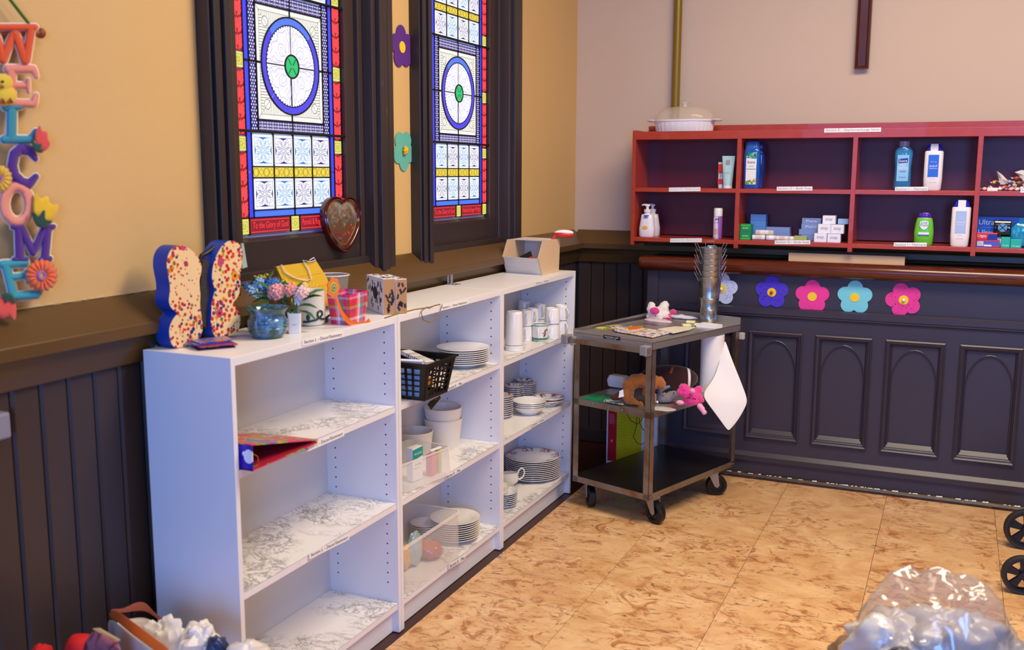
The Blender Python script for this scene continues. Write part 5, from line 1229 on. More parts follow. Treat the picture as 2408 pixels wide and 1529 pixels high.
# plush toys
def plush(g, name, mt, par=None, loc=None, fuzz=.004, fr=90, vox=.006, clamp=True):
    if clamp: g.v = [(q[0], q[1], max(q[2], .004+fuzz*.6)) for q in g.v]
    o = g.build(name, mt, par, loc=loc, smooth=180)
    q = o.modifiers.new('remesh', 'REMESH'); q.mode = 'VOXEL'; q.voxel_size = vox; q.use_smooth_shade = True
    if fuzz:
        tx = bpy.data.textures.get('fuzz') or bpy.data.textures.new('fuzz', 'CLOUDS'); tx.noise_scale = .008
        d = o.modifiers.new('fuzz', 'DISPLACE'); d.texture = tx; d.strength = fuzz; d.mid_level = .5; d.texture_coords = 'LOCAL'
    return o
FW_, FP, FB, FG = (mat('fur_white', 'e8e2d8', .9, sheen=.5), mat('fur_pink', 'e2368a', .85, sheen=.5), mat('fur_brown', 'a3601f', .9, sheen=.4, var=.35, vs=50), mat('fur_grey', '7a7678', .9, sheen=.4))
FLP = mat('fur_light_pink', 'f0a0c0', .9, sheen=.5); FWINE = mat('plush_wine', '35090f', .85, sheen=.3); SATIN = mat('tag_white', 'f2f0ee', .5); EYE = mat('eye_black', '0a0a0a', .15)
p = onT(*zt(1190, 350))+V((0, 0, .005)); s = sp(p); cl = lambda x, y, dd=0: UP(*zt(x, y), p, _fw)-p+_fw*dd
w = T('white_plush', 'fluffy white plush toy with pink eye patches and a heart tag on the trolley top', 'plush toy', (p.x, p.y, ZTR+.001))
k1 = 1/4.779*s
g = G(); g.ball(cl(1150, 285), 88*k1); g.ball(cl(1250, 290), 75*k1); g.ball(cl(1110, 315), 62*k1); g.ball(cl(1110, 175), 42*k1); g.ball(cl(1260, 170), 48*k1); g.ball(cl(1110, 215), 55*k1); g.ball(cl(1240, 215), 62*k1); g.ball(cl(1190, 320), (75*k1, 75*k1, 34*k1))
plush(g, 'body', FW_, w, None, .010, vox=.005)
g = G(); g.ball(cl(1128, 238, -.050), (62*k1, 16*k1, 42*k1)); g.ball(cl(1345, 248, -.02), (38*k1, 30*k1, 32*k1)); g.ball(cl(1275, 335, -.04), (52*k1, 30*k1, 25*k1)); g.ball(cl(1062, 335, -.03), (25*k1, 20*k1, 24*k1)); plush(g, 'pink_patch', FP, w, None, .006, vox=.004)
G().ball(cl(1133, 293, -.062), .0028, 8, 6).build('eye', EYE, w)
def heart(c, sz, X_, Y_, n_, th, name, mt, par):
    P = []
    for i in range(36):
        t = 2*pi*i/36; x = 16*math.sin(t)**3; y = 13*math.cos(t)-5*math.cos(2*t)-2*math.cos(3*t)-math.cos(4*t); P.append(c+X_*x*sz/17+Y_*y*sz/17)
    return G().prism(P, n_*th).build(name, mt, par)
fn = -V((_fw.x, _fw.y, 0)).normalized()
hx = RT*.92+UPV*-.38; hy = UPV*.92+RT*.38
h1 = heart(cl(1290, 290)-_fw*.070, .0125, hx, hy, fn, .0012, 'heart_tag', SATIN, w); heart(cl(1290, 290)-_fw*.0718, .0105, hx, hy, fn, .0006, 'red_heart', RED, h1)
G().ribbon([cl(1270+i*8, 290+7*math.sin(i*1.9))-_fw*.0728 for i in range(7)], .0012, fn).build('tag_lettering', SATIN, h1)
# ---- on the middle shelf
sheet('green_book', [(330, 1240), (480, 1190), (760, 1215), (560, 1280)], ZMID+.0003, .008, prn('green_cover_print', '1f9a62', ['2aa86a', '188a54', 'c8b8b8'], 22, .55), 'green book at the left front of the middle shelf', 'book')
sheet('white_leaflet', [(520, 1275), (680, 1230), (800, 1290), (740, 1318)], ZMID+.0086, .002, prn('leaflet_print', 'eef0f4', ['3a6ab8', '4a9a4a', 'e8e8f0', 'd8c050'], 60, .5), 'white leaflet with blue and green print under the bear', 'leaflet')
sheet('red_folder', [(1290, 1330), (1400, 1290), (1560, 1340), (1440, 1370)], ZMID+.0003, .003, mat('red_folder', 'd83a2a', .4), 'red folder under the pink plush toy', 'folder')
p = on(*zt(1240, 1365), ZMID); o = G().crumple((0, 0, .006), (.055, .035, .006), .004, 40, 8, 30, 12, flat=-.005).build('clear_bag', mat('clear_bag', 'e8e4e0', .1, alpha=.45), loc=(p.x, p.y, ZMID+.001), smooth=60); tag(o, 'crumpled clear bag at the front right of the middle shelf', 'bag')
# dark wine football cushion with white bands
p = on(*zt(1270, 1190), ZMID); p += V((-.005, .05, 0)); s = sp(p); k1 = s/4.779
fb_ = T('football_plush', 'dark wine plush football with white bands at the back of the middle shelf', 'plush toy', (p.x, p.y, ZMID+.001))
RR = 255*k1*.62; c = V((0, 0, RR*1.0)); M = Matrix((RT, V((_fw.x, _fw.y, 0)).normalized(), Z3)).transposed()
LL = 335*k1
g = G(); g.ball(c, (LL, RR*.9, RR), 36, 22, M=M); g.build('cushion', FWINE, fb_, smooth=180)
for xx_ in (-.52, .66):
    r_ = math.sqrt(1-xx_*xx_); g = G(); n_ = 40; vs = []
    for q in (-.045, .045):
        rr_ = math.sqrt(max(0, 1-(xx_+q)**2))*1.012
        vs += [c + M @ V((LL*(xx_+q), RR*.9*rr_*math.cos(2*pi*i/n_), RR*rr_*math.sin(2*pi*i/n_))) for i in range(n_)]
    g.add(vs, [(i, (i+1) % n_, n_+(i+1) % n_, n_+i) for i in range(n_)]); g.build('white_band', SATIN, fb_, smooth=180)
g = G(); vs = []
for i in range(9):
    a = -.30+.075*i*.9; x_ = -.12+.02*i
    for q in (-.05, .05): vs.append(c + M @ V((LL*(.02+q*.9+.02*i), -RR*.9*math.sqrt(max(.02, 1-.02-(math.sin(.55+.11*i))**2))*1.01, RR*math.sin(.55+.11*i)*1.01)))
g.add(vs, [(2*i, 2*i+1, 2*i+3, 2*i+2) for i in range(8)]); g.build('tan_strip', mat('tan_suede', '8a4a1e', .8), fb_, solid=.001)
# brown plush curled on its side
p = on(*zt(930, 1330), ZMID)+V((_fw.x, _fw.y, 0))*.035; s = sp(p); k1 = s/4.779; cl = lambda x, y, dd=0: UP(*zt(x, y), p, _fw)-p+_fw*dd
bb = T('brown_plush', 'mottled brown plush toy curled over at the front of the middle shelf', 'plush toy', (p.x, p.y, ZMID+.001))
g = G()
path = [((850, 1170), 62), ((860, 1090), 78), ((920, 1040), 82), ((990, 1030), 80), ((1060, 1040), 78), ((1130, 1050), 80), ((1190, 1050), 68), ((1215, 1080), 55)]
for (q, r_) in path: g.ball(cl(*q), r_*k1)
for (q, r_) in [((830, 1190), 62), ((850, 1235), 56), ((890, 1275), 54), ((930, 1310), 54), ((960, 1325), 52), ((1060, 1160), 60), ((1100, 1210), 60), ((1110, 1260), 45), ((1080, 1110), 70)]: g.ball(cl(*q, -.012), r_*k1)
lo = min(q[2] for q in g.v); g.v = [(q[0], q[1], max(q[2], .008)) for q in g.v]
plush(g, 'body', FB, bb, None, .010, vox=.005)
G().ball(cl(975, 1296, -.024), (38*k1, 12*k1, 40*k1), 12, 8).build('paw_pad', mat('paw_tan', 'b06a2a', .85), bb, smooth=60)
P = [cl(*q, -.05) for q in [(735, 1140), (775, 1120), (785, 1200), (725, 1215)]]; G().prism(P, fn*.001).build('cloth_tag', SATIN, bb)
o_ = G().ball(cl(700, 1225, .0), (60*k1, 40*k1, 30*k1), 12, 8); o_.ball(cl(745, 1200, .0), (50*k1, 35*k1, 40*k1), 12, 8); plush(o_, 'dark_paw', mat('fur_dark_brown', '4a2a1c', .9), bb, None, .003, vox=.004)
# grey plush
p = on(*zt(1270, 1300), ZMID)+V((_fw.x, _fw.y, 0))*.03; s = sp(p); k1 = s/4.779; cl = lambda x, y, dd=0: UP(*zt(x, y), p, _fw)-p+_fw*dd
gp_ = T('grey_plush', 'grey plush toy with a long muzzle behind the trolley post', 'plush toy', (p.x, p.y, ZMID+.001))
g = G()
for q, r_ in [((1205, 1215), 55), ((1230, 1240), 62), ((1280, 1235), 66), ((1330, 1205), 58), ((1365, 1180), 38), ((1270, 1275), 40)]: g.ball(cl(*q), r_*k1)
g.v = [(q[0], q[1], max(q[2], .004)) for q in g.v]; plush(g, 'body', FG, gp_, None, .002, vox=.005)
g = G().tube([cl(1185, 1165), cl(1230, 1130), cl(1280, 1105), cl(1315, 1100)], [28*k1, 24*k1, 20*k1, 16*k1], 10); g.build('blue_grey_arm', mat('blue_grey_plush', '6a7a9a', .8), gp_, smooth=60)
G().ball(cl(1240, 1170, -.028), (.006, .003, .004), 10, 6).build('eye', mat('amber_eye', 'b8a020', .3), gp_); G().ball(cl(1350, 1165, -.022), .003, 8, 6).build('nostril', EYE, gp_)
G().ball(cl(1165, 1268, -.02), .006, 10, 7).build('white_paw', SATIN, gp_)
# pink plush
p = on(*zt(1550, 1325), ZMID); s = sp(p); k1 = s/4.779; cl = lambda x, y, dd=0: UP(*zt(x, y), p, _fw)-p+_fw*dd
pp_ = T('pink_plush', 'bright pink furry plush toy at the right edge of the middle shelf', 'plush toy', (p.x, p.y, ZMID+.001))
g = G()
for q, r_ in [((1545, 1200), 92), ((1560, 1250), 85), ((1470, 1120), 58), ((1440, 1160), 48), ((1640, 1130), 44), ((1620, 1210), 60), ((1520, 1280), 55), ((1660, 1250), 40)]: g.ball(cl(*q), r_*k1)
g.v = [(q[0], q[1], max(q[2], .008)) for q in g.v]; plush(g, 'body', FP, pp_, None, .009, vox=.005)
G().ball(cl(1545, 1140, -.05), (32*k1, 16*k1, 26*k1), 10, 7).build('light_patch', FLP, pp_, smooth=60)
for q in ((1495, 1215), (1560, 1225)): 
    G().tube([cl(q[0]-16, q[1]+4, -.062), cl(q[0], q[1]-6, -.066), cl(q[0]+16, q[1]+8, -.062)], .002, 6).build('eye', EYE, pp_)
g = G(); g.ball(cl(1420, 1275, -.02), (48*k1, 30*k1, 28*k1)); g.ball(cl(1630, 1310, -.05), 34*k1); g.ball(cl(1650, 1340, -.058), 32*k1); g.ball(cl(1670, 1375, -.062), 30*k1); plush(g, 'light_pink_paw', FLP, pp_, None, .005, vox=.004, clamp=False)
# white appliance with a dangling lead, at the back left
p = on(*zt(740, 1105), ZMID+.001); s = sp(p); k1 = s/4.779
ap = T('white_appliance', 'white plastic appliance with a black lead at the back left of the middle shelf', 'appliance', (p.x, p.y, ZMID+.0018), TRZ+.1)
g = G(); g.loft([(0, .030, .020), (.006, .046, .032), (.034, .052, .036), (.040, .050, .034), (.046, .048, .030), (.056, .044, .026), (.058, .036, .022)], 28, ex=5); g.build('appliance_body', mat('white_appliance', 'f0efec', .3), ap, smooth=50)
P = [tl(UP(*zt(*q), tw(.0, hl+.03, .4), _fw)) for q in [(850, 985), (830, 1030), (800, 1070)]]
pw = ap.location
def zz(x, y): return (1300+x/4.779, 940+y/4.779)
pc1 = tw(.02, hl+.05, .4)
P = [UP(*zt(848, 990), pc1, _fw), UP(*zt(822, 1050), pc1, _fw), UP(*zt(812, 1150), pc1, _fw)] + [UP(*zz(*q), pc1, _fw) for q in [(835, 170), (880, 240), (950, 275), (990, 240), (1005, 205)]]
P2 = [UP(*zz(*q), pc1, _fw) for q in [(945, 195), (940, 300), (905, 420), (950, 490), (1000, 505), (1060, 450)]]
P3 = [UP(*zz(*q), pc1, _fw) for q in [(970, 200), (975, 260), (1010, 330), (1060, 390)]]
o = V(P[0]); g = G()
for Q in (P, P2, P3): g.tube([q-o for q in Q], .0018, 6)
tag(g.build('power_lead', BLK, loc=o, smooth=60), 'black power lead hanging in loops behind the trolley', 'cable')
# paper towel roll with a trailing sheet
def zr(x, y): return (1640+x/3.477, 600+y/3.477)
PT = mat('paper_towel', 'eeebe6', .75, bump=.25, bs=40)
p = on(1676, 921, ZMID); s = sp(p); rr = 27*s; p = ctr(p, rr-.012, rr+.033)
pt = T('paper_towel_roll', 'white paper towel roll with a loose sheet hanging off the trolley side', 'paper towel', (p.x, p.y, ZMID+.001))
hr = .268
G().lathe([(rr*.42, 0), (rr, 0), (rr, hr), (rr*.42, hr), (rr*.40, hr-.004), (rr*.40, 0)], n=40).build('roll', PT, pt, smooth=40)
G().lathe([(rr*.40, 0), (rr*.40, hr+.0005), (rr*.34, hr+.0005), (rr*.34, 0)], n=28).build('cardboard_tube', mat('tube_card', 'a08a74', .8), pt, smooth=40)
OUT = p - V((_fw.x, _fw.y, 0)).normalized()*rr*1.06
SH = [[(225, 680), (218, 720), (214, 765)], [(268, 815), (225, 820), (175, 880)], [(330, 960), (240, 980), (150, 960)], [(378, 1080), (260, 1100), (110, 1035)], [(422, 1190), (270, 1190), (20, 1135)], [(395, 1250), (280, 1260), (70, 1205)], [(330, 1360), (290, 1350), (160, 1320)], [(262, 1432), (256, 1436), (248, 1436)]]
vs = []
for i, row in enumerate(SH):
    for j, q in enumerate(row):
        vs.append(UP(*zr(*q), OUT+fn*(.006*math.sin(i*.9+j*1.4)+rr*1.5*min(1, i/4)), _fw)-pt.location)
g = G(); g.add(vs, [(3*i+j, 3*i+j+1, 3*i+j+4, 3*i+j+3) for i in range(len(SH)-1) for j in range(2)])
o = g.build('loose_sheet', PT, pt, smooth=180, solid=.0008); q = o.modifiers.new('sub', 'SUBSURF'); q.levels = 2; q.render_levels = 2
# box standing on the floor behind the trolley
A_ = on(1432, 1083, 0)+V((0, -.05, 0)); bd = (tw(1, 0, 0)-tw(0, 0, 0)); bd = V((1, -.02, 0)).normalized()
bw_ = 122*sp(A_); bh = .225; bn = V((bd.y, -bd.x, 0)); 
bx = T('game_box', 'white box with red strip and bright yellow panel on the floor behind the trolley', 'box', A_)
q = [V((0, 0, 0)), bd*bw_, bd*bw_-bn*.028, -bn*.028]; bh = UP(1432, 965, A_, _fw).z+.02
G().hexa([*q, *[x+Z3*bh for x in q]]).build('carton_body', mat('white_box', 'eceef2', .4), bx, bevel=.001)
def pan(u0, u1, z0, z1, nm, mt, par=bx, th=.0006): return G().prism([bd*u0*bw_+bn*.0002+Z3*z0, bd*u1*bw_+bn*.0002+Z3*z0, bd*u1*bw_+bn*.0002+Z3*z1, bd*u0*bw_+bn*.0002+Z3*z1], bn*th).build(nm, mt, par)
rp = pan(.03, .205, .016, bh, 'red_strip', mat('red_box_print', 'c8202c', .4)); yp = pan(.205, .70, .010, bh, 'yellow_panel', mat('lime_yellow_print', 'd6d414', .4))
g = G()
for i in range(10):
    z = bh-.02-i*.016
    g.prism([bd*.23*bw_+bn*.001+Z3*z, bd*R.uniform(.36, .42)*bw_+bn*.001+Z3*z, bd*.40*bw_+bn*.001+Z3*(z+.0012), bd*.23*bw_+bn*.001+Z3*(z+.0012)], bn*.0002)
    g.prism([bd*.45*bw_+bn*.001+Z3*z, bd*R.uniform(.56, .66)*bw_+bn*.001+Z3*z, bd*.6*bw_+bn*.001+Z3*(z+.0012), bd*.45*bw_+bn*.001+Z3*(z+.0012)], bn*.0002)
g.build('small_print', mat('olive_print', 'a0a010', .6), yp, kind='stuff')
g = G()
for i in range(9):
    z = bh-.03-i*.006; g.prism([bd*.05*bw_+bn*.001+Z3*z, bd*R.uniform(.14, .18)*bw_+bn*.001+Z3*z, bd*.15*bw_+bn*.001+Z3*(z+.002), bd*.05*bw_+bn*.001+Z3*(z+.002)], bn*.0002)
c = bd*.11*bw_+bn*.001+Z3*(bh*.42); g.prism([c+bd*.006*math.cos(t*pi/6)+Z3*.008*math.sin(t*pi/6) for t in range(12)], bn*.0002)
g.build('small_print', mat('pink_print', 'e88a9a', .6), rp, kind='stuff')
# ================================================================== red shelf unit on the back wall
k = N('cherry_laminate', .3, coat=.2); vv = k.coord('World', (3, 3, 5)); k.col(k.mix(k.noise(vv, 6, 6, .6), '9c3018', 'b84424')); CHL = k.m
FYo = .62; OX0, OX1 = .075, 2.232
og = T('red_shelf_unit', 'reddish cherry wood pigeonhole shelf unit above the counter rail', 'shelf unit', (OX0, FYo, 1.15))
B = lambda g, n, m_=CHL, **kw: g.build(n, m_, og, world=True, **kw)
BY = .86
for x in (OX0, OX1-.018): B(G().box(x, FYo, 1.145, x+.018, BY, 1.722), 'side_panel', bevel=.001)
divs = [.614, 1.149, 1.676]
for x in divs: B(G().box(x-.0105, FYo+.001, 1.145, x+.0105, BY, 1.70), 'divider', bevel=.001)
B(G().box(OX0+.018, FYo+.0005, 1.676, OX1-.018, FYo+.02, 1.716), 'front_rail', bevel=.001)
B(G().box(OX0+.018, FYo+.02, 1.676, OX1-.018, BY-.02, 1.694), 'top_board'); B(G().box(OX0+.018, BY-.018, 1.19, OX1-.018, BY, 1.694), 'back_panel', mat('cherry_back_shaded', '5c1626', .4)); B(G().box(OX0+.018, BY-.018, 1.6945, OX1-.018, BY, 1.752), 'back_lip')  # back panel colour carries the shade inside the bays; lip keeps plain cherry
for z in (1.436, 1.185): B(G().box(OX0+.018, FYo+.002, z-.0205, OX1-.018, BY-.018, z), 'shelf', bevel=.001)
ZA, ZB_, ZTP = 1.436, 1.185, 1.694
def olab(st, L0, R0, ink, hp=9.5):
    a = U(*L0, 1, FYo-.0008); b = U(*R0, 1, FYo-.0008); c = (a+b)/2-og.location; w = (b-a).length; h = hp*sp(a); X = (b-a).normalized()
    Yp = Z3; o = G().prism([c-X*w*.53-Yp*h*.5, c+X*w*.53-Yp*h*.5, c+X*w*.53+Yp*h*.5, c-X*w*.53+Yp*h*.5], (0, .0006, 0)).build('shelf_label', PAPER, og)
    text('lettering', st, h*.70, w, ink, o, c+V((0, -.0002, 0)), X, Yp)
INKF = mat('faded_ink', 'c9ced8', .7)
olab('Section E \u2013 Appliances/Large Items', (1942, 307), (2068, 305), INKG)
olab('Section H - Body Care', (1575, 446), (1645, 445), INKF); olab('Section H - Body Care', (1578, 565.5), (1648, 565), INKF)
olab('Section G \u2013 Body Soap', (1829, 444), (1908, 443.5), INKG); olab('Section G \u2013 Body Soap', (1824, 570), (1903, 570), INKG)
olab('Section I \u2013 Haircare', (2107, 444.5), (2180, 444), INKG); olab('Section I \u2013 Haircare', (2104, 575), (2177, 575.5), INKG)
olab('Section J \u2013 Dental', (2402, 448.5), (2478, 449), INKG)
def oo(px, py, z, y):                        # x on the shelf unit at depth y
    return V((U(px, py, 1, y).x, y, z+.0005))
def bottle(name, px, py, z, y, secs, ex, mt, lab, cat='bottle', rz=0, grp=None):
    t = T(name, lab, cat, oo(px, py, z, y), rz, grp); G().loft(secs, 32, ex=ex).build('bottle_body', mt, t, smooth=50); return t
def sc_(y): return ((V((1, y, 1.4))-CAM).dot(_fw))/FPX
def front_plate(t, w, z0, z1, yo, nm, mt, th=.0008, x=0, par=None): return G().box(x-w/2, -yo-th, z0, x+w/2, -yo, z1).build(nm, mt, par or t, bevel=0)
# bay one, top
y = .68; s = .00203
MINT = mat('mint_tube', 'b6dcd6', .35)
t = T('mint_tube', 'pale mint squeeze tube standing on its cap in the top left bay', 'tube', oo(1711, 437, ZA, y))
G().loft([(.012, .022, .018), (.05, .025, .017), (.10, .028, .010), (.150, .0315, .002), (.158, .0315, .0015)], 28).build('tube_body', MINT, t, smooth=50)
G().loft([(0, .0225, .0185), (.013, .0225, .0185)], 24).build('cap', mat('white_cap', 'f2f0ee', .35), t, smooth=40)
front_plate(t, .018, .118, .138, .011, 'grey_square', mat('taupe_print', 'a09a9e', .5)); text('lettering', 'BODY LOTION', .004, .030, INK, t, (-.004, -.0185, .075), (1, 0, 0), (0, 0, 1))
t = T('red_white_tube', 'red and white toothpaste tube behind the mint tube', 'tube', oo(1695, 437, ZA, y+.03))
G().loft([(0, .013, .012), (.02, .014, .012), (.12, .016, .004), (.128, .016, .002)], 24).build('tube_body', mat('white_tube', 'f0eef0', .35), t, smooth=50)
front_plate(t, .026, .075, .118, .0125, 'red_band', RED); front_plate(t, .026, .02, .045, .0135, 'red_band', RED); text('lettering', 'Colgate', .010, .045, mat('navy_print', '1a2a7a', .5), t, (0, -.0145, .06), (0, 0, 1), (-1, 0, 0))
# bay one, bottom: two pump bottles and a spray can
WB = mat('white_bottle', 'efeceb', .3); BLUEP = mat('blue_print', '2c3fb8', .45)
def pump(px, y, lab, mt, front):
    t = T('pump_bottle', lab, 'bottle', oo(px, 556, ZB_, y), 0, 'pump lotion bottles')
    G().loft([(0, .036, .022), (.006, .040, .025), (.045, .0405, .025), (.085, .034, .022), (.112, .030, .018), (.115, .026, .016)], 32, ex=2.8).build('bottle_body', mt, t, smooth=50)
    G().loft([(.115, .016, .014), (.124, .015, .014), (.126, .018, .018), (.140, .018, .018), (.141, .008, .008)], 20).build('collar', WB, t, smooth=40)
    g = G().tube([(0, 0, .14), (0, 0, .163)], .0075, 12); g.loft([(.156, .013, .008), (.163, .014, .008), (.165, .012, .006)], 16); g.tube([(0, 0, .162), (-.02, 0, .163), (-.030, 0, .160)], [.006, .005, .003], 8); g.build('pump', WB, t, smooth=50)
    if front:
        G().ball((-.003, -.0195, .098), (.013, .002, .008), 16, 8).build('blue_badge', BLUEP, t); text('lettering', 'Dial', .008, .016, PAPER, t, (-.003, -.0222, .098), (1, 0, 0), (0, 0, 1))
        front_plate(t, .026, .106, .111, .019, 'blue_strip', BLUEP)
        G().ball((-.004, -.0242, .046), (.016, .0015, .012), 14, 8).build('honey_print', mat('honey_print', 'f0b84a', .5), t)
pump(1521, .67, 'white pump lotion bottle with a blue badge, front of two', WB, True); pump(1533, .735, 'second pump lotion bottle standing behind the front one', mat('greyish_bottle', 'd8d2d0', .3), False)
t = T('spray_can', 'white and purple aerosol can in the lower left bay', 'spray can', oo(1687, 559, ZB_, .70))
k = N('purple_can', .3); a_, b_, c_ = k.sep(k.coord('Object')); k.col(k.mix(k.math('GREATER_THAN', k.math('ADD', a_, k.math('MULTIPLY', c_, .05)), .008), 'e6dcea', '9a62b8')); PCN = k.m
G().lathe([(0, .001), (.021, 0), (.0225, .003), (.0225, .105), (.020, .112), (0, .112)], n=28).build('can_body', PCN, t, smooth=50)
G().lathe([(.0215, .112), (.0215, .148), (.019, .152), (0, .152)], n=28).build('cap', mat('white_cap'), t, smooth=50)
front_plate(t, .016, .092, .101, .0215, 'dark_badge', mat('navy_print')); text('lettering', 'BODY SPRAY', .005, .030, BLUEP, t, (-.001, -.0228, .08), (1, 0, 0), (0, 0, 1)); front_plate(t, .018, .02, .05, .0215, 'tan_print', mat('tan_print', 'c8986a', .5), x=-.004); text('lettering', 'SHEA', .006, .02, PAPER, t, (-.004, -.0235, .012), (1, 0, 0), (0, 0, 1))
# bay two, top: two tall blue bottles
BLB = mat('blue_gel_bottle', '1458b8', .08, coat=.5); BLB2 = mat('dark_blue_gel_bottle', '0c2c7c', .15, coat=.5)
def gel(px, y, lab, mt, lbl):
    q = oo(px, 437, ZA, y); q.x = max(q.x, .614+.054)
    t = T('body_wash_bottle', lab, 'bottle', q, 0, 'tall blue body wash bottles')
    G().loft([(0, .036, .021), (.005, .040, .024), (.16, .041, .024), (.185, .038, .023), (.190, .035, .021)], 32, ex=3.2).build('bottle_body', mt, t, smooth=50)
    G().loft([(.190, .035, .021), (.192, .036, .022), (.218, .034, .02), (.226, .028, .016)], 32, ex=3).build('cap', mat('blue_cap', '2a66b8', .12, coat=.5) if lbl else mt, t, smooth=50)
    if lbl:
        l_ = front_plate(t, .050, .020, .175, .0243, 'bottle_label', mat('label_white', 'f0f0ea', .4)); 
        G().prism([(-.025, -.0253, .148), (.025, -.0253, .143), (.025, -.0253, .175), (-.025, -.0253, .175)], (0, -.0003, 0)).build('leaf_print', prn('teal_leaf', '2a8a8a', ['1a6a5a', '4aa890', '8ac8b0'], 90, .4), l_)
        G().prism([(-.025, -.0253, .020), (.025, -.0253, .020), (.025, -.0253, .050), (-.025, -.0253, .036)], (0, -.0003, 0)).build('leaf_print', prn('green_leaf', 'b8c86a', ['5a8a2a', '8aa83a', 'e8e8c0'], 90, .4), l_)
        text('lettering', 'Suave', .012, .036, INK, l_, (0, -.0258, .128), (1, 0, 0), (0, 0, 1)); text('lettering', 'OCEAN BREEZE', .004, .026, INKG, l_, (0, -.0258, .108), (1, 0, 0), (0, 0, 1)); front_plate(t, .046, .092, .096, .0251, 'teal_line', mat('teal_line', '6ab0b8', .5), .0004, par=l_)
gel(1765, .68, 'blue body wash bottle with a white leaf label in the second top bay', BLB, True); gel(1778, .75, 'unlabelled dark blue bottle behind the leaf-labelled body wash', BLB2, False)
# bay two, bottom: soap cartons and wrapped soaps
def dclamp(a, b):
    for d in divs:
        if a < d+.0118 < b and (a+b)/2 > d: a = d+.0118
        if a < d-.0118 < b and (a+b)/2 < d: b = d-.0118
    return a, b
def carto(name, px0, px1, pyb, pyt, z, y, dep, mt, lab, grp=None, st=None, ink=None, rz=0, cat='carton'):
    a = U(px0, pyb, 1, y).x; b = U(px1, pyb, 1, y).x; h = (pyb-pyt)*s_y(y); a, b = dclamp(a, b)
    o = T(name, lab, cat, ((a+b)/2, y, z), rz, grp); w = b-a
    G().box(-w/2, 0, 0, w/2, dep, h).build('carton_body', mt, o, bevel=.001)
    if st: text('lettering', st, min(h*.35, w*.3), w*.55, ink or INKG, o, (0, -.0004, h*.5), (1, 0, 0), (0, 0, 1))
    return o, w, h
def s_y(y): return sp(V((.8, y, 1.25)))
GRN = mat('green_carton', '12924a', .4); LGR = mat('light_green_print', '3fc23a', .4)
zc = ZB_+.0005; hh = 0
for i, lb in enumerate(('lower green soap carton at the left of the second bay', 'upper green soap carton at the left of the second bay')):
    o, w, h = carto('green_soap_carton', 1735, 1765, 561, 542.5, zc, .66, .06, GRN, lb, 'green soap cartons')
    z_ = .002 if i == 0 else h-.010
    G().box(-w*.42, -.0006, z_, w*.42, 0, z_+.008).build('light_green_strip', LGR, o); text('lettering', 'IRISH SPRING', .007, .03, PAPER, o, (0, -.0008, h*.5), (1, 0, 0), (0, 0, 1)); zc += h+.0003
SKYB = mat('sky_blue_carton', '5a8fd8', .45); GRB = mat('grey_blue_carton', '7f98cf', .45); WCT = mat('white_soap_carton', 'eef0f8', .45)
zc = ZB_+.0005
for i, lb in enumerate(('lowest of three', 'lower middle of the', 'upper middle of the', 'topmost of the')):
    o, w, h = carto('blue_soap_carton', 1763, 1799, 561, 546.5, zc, .745, .06, SKYB, 'plain sky-blue soap carton, %s stacked behind the wrapped soaps' % lb, 'sky-blue soap cartons'); zc += h*.80+.0003 if False else h+.0003
o, w, h = carto('blue_soap_carton', 1800, 1857, 561, 546, ZB_+.0005, .74, .05, GRB, 'grey-blue soap carton, lower of two lying behind the white rolls', 'lying grey-blue cartons')
o, w, h = carto('blue_soap_carton', 1800, 1856, 561, 547, ZB_+.0008+h, .742, .05, GRB, 'grey-blue soap carton, upper of two lying behind the white rolls', 'lying grey-blue cartons')
CREAMW = mat('cream_wrapper', 'd8cfc0', .3, coat=.2); WHW = mat('white_wrapper', 'f0ecea', .25, coat=.3)
def wrapped(px, py, z, y, l, r, mt, lab, rz=0):
    o = T('wrapped_soap', lab, 'soap', oo(px, py, z, y)+V((0, 0, r)), rz, 'soaps in wrappers in the second bay')
    M = Matrix.Rotation(pi/2, 4, 'Y'); G().loft([(-l, r*.7, r*.7), (-l*.93, r*.98, r), (0, r, r), (l*.93, r*.98, r), (l, r*.7, r*.7)], 20, ex=2.6, M=M).build('wrapper', mt, o, smooth=45); G().loft([(-l*.45, r*1.02, r*1.02), (l*.45, r*1.02, r*1.02)], 20, ex=2.6, M=M, cap=False).build('paper_sleeve', WHW if mt is CREAMW else CREAMW, o, smooth=45)
wrapped(1784, 561, ZB_, .68, .032, .0125, WHW, 'pale wrapped soap at the lower left of the wrapped soaps', .1); wrapped(1798, 547, ZB_+.0255, .685, .045, .012, CREAMW, 'long cream wrapped soap lying on top of the others', -.06)
wrapped(1813, 561, ZB_, .675, .024, .0125, CREAMW, 'cream wrapped soap in the middle of the lower row', .2); wrapped(1840, 561, ZB_, .67, .030, .012, WHW, 'white wrapped soap right of the middle of the lower row', -.1)
wrapped(1860, 561, ZB_, .675, .016, .0115, CREAMW, 'short cream wrapped soap beside the lime carton', .5)
carto('lime_carton', 1866, 1897, 562, 550, ZB_+.0005, .67, .05, mat('lime_carton', 'a9bd6a', .45), 'small lime-green carton between the wrapped soaps and white cartons')
zc = ZB_+.0005
for i, (a, b) in enumerate(((1884, 1920), (1878, 1925), (1883, 1930), (1884, 1929))):
    o, w, h = carto('blue_soap_carton', a, b, 561, 548, zc, .735, .055, GRB, 'grey-blue soap carton, %s of the stack beside the white cartons' % ORD[3-i].replace('fourth from the top', 'bottom'), 'stack of four grey-blue cartons', None if i < 2 else 'Pure', PAPER); zc += h+.0003
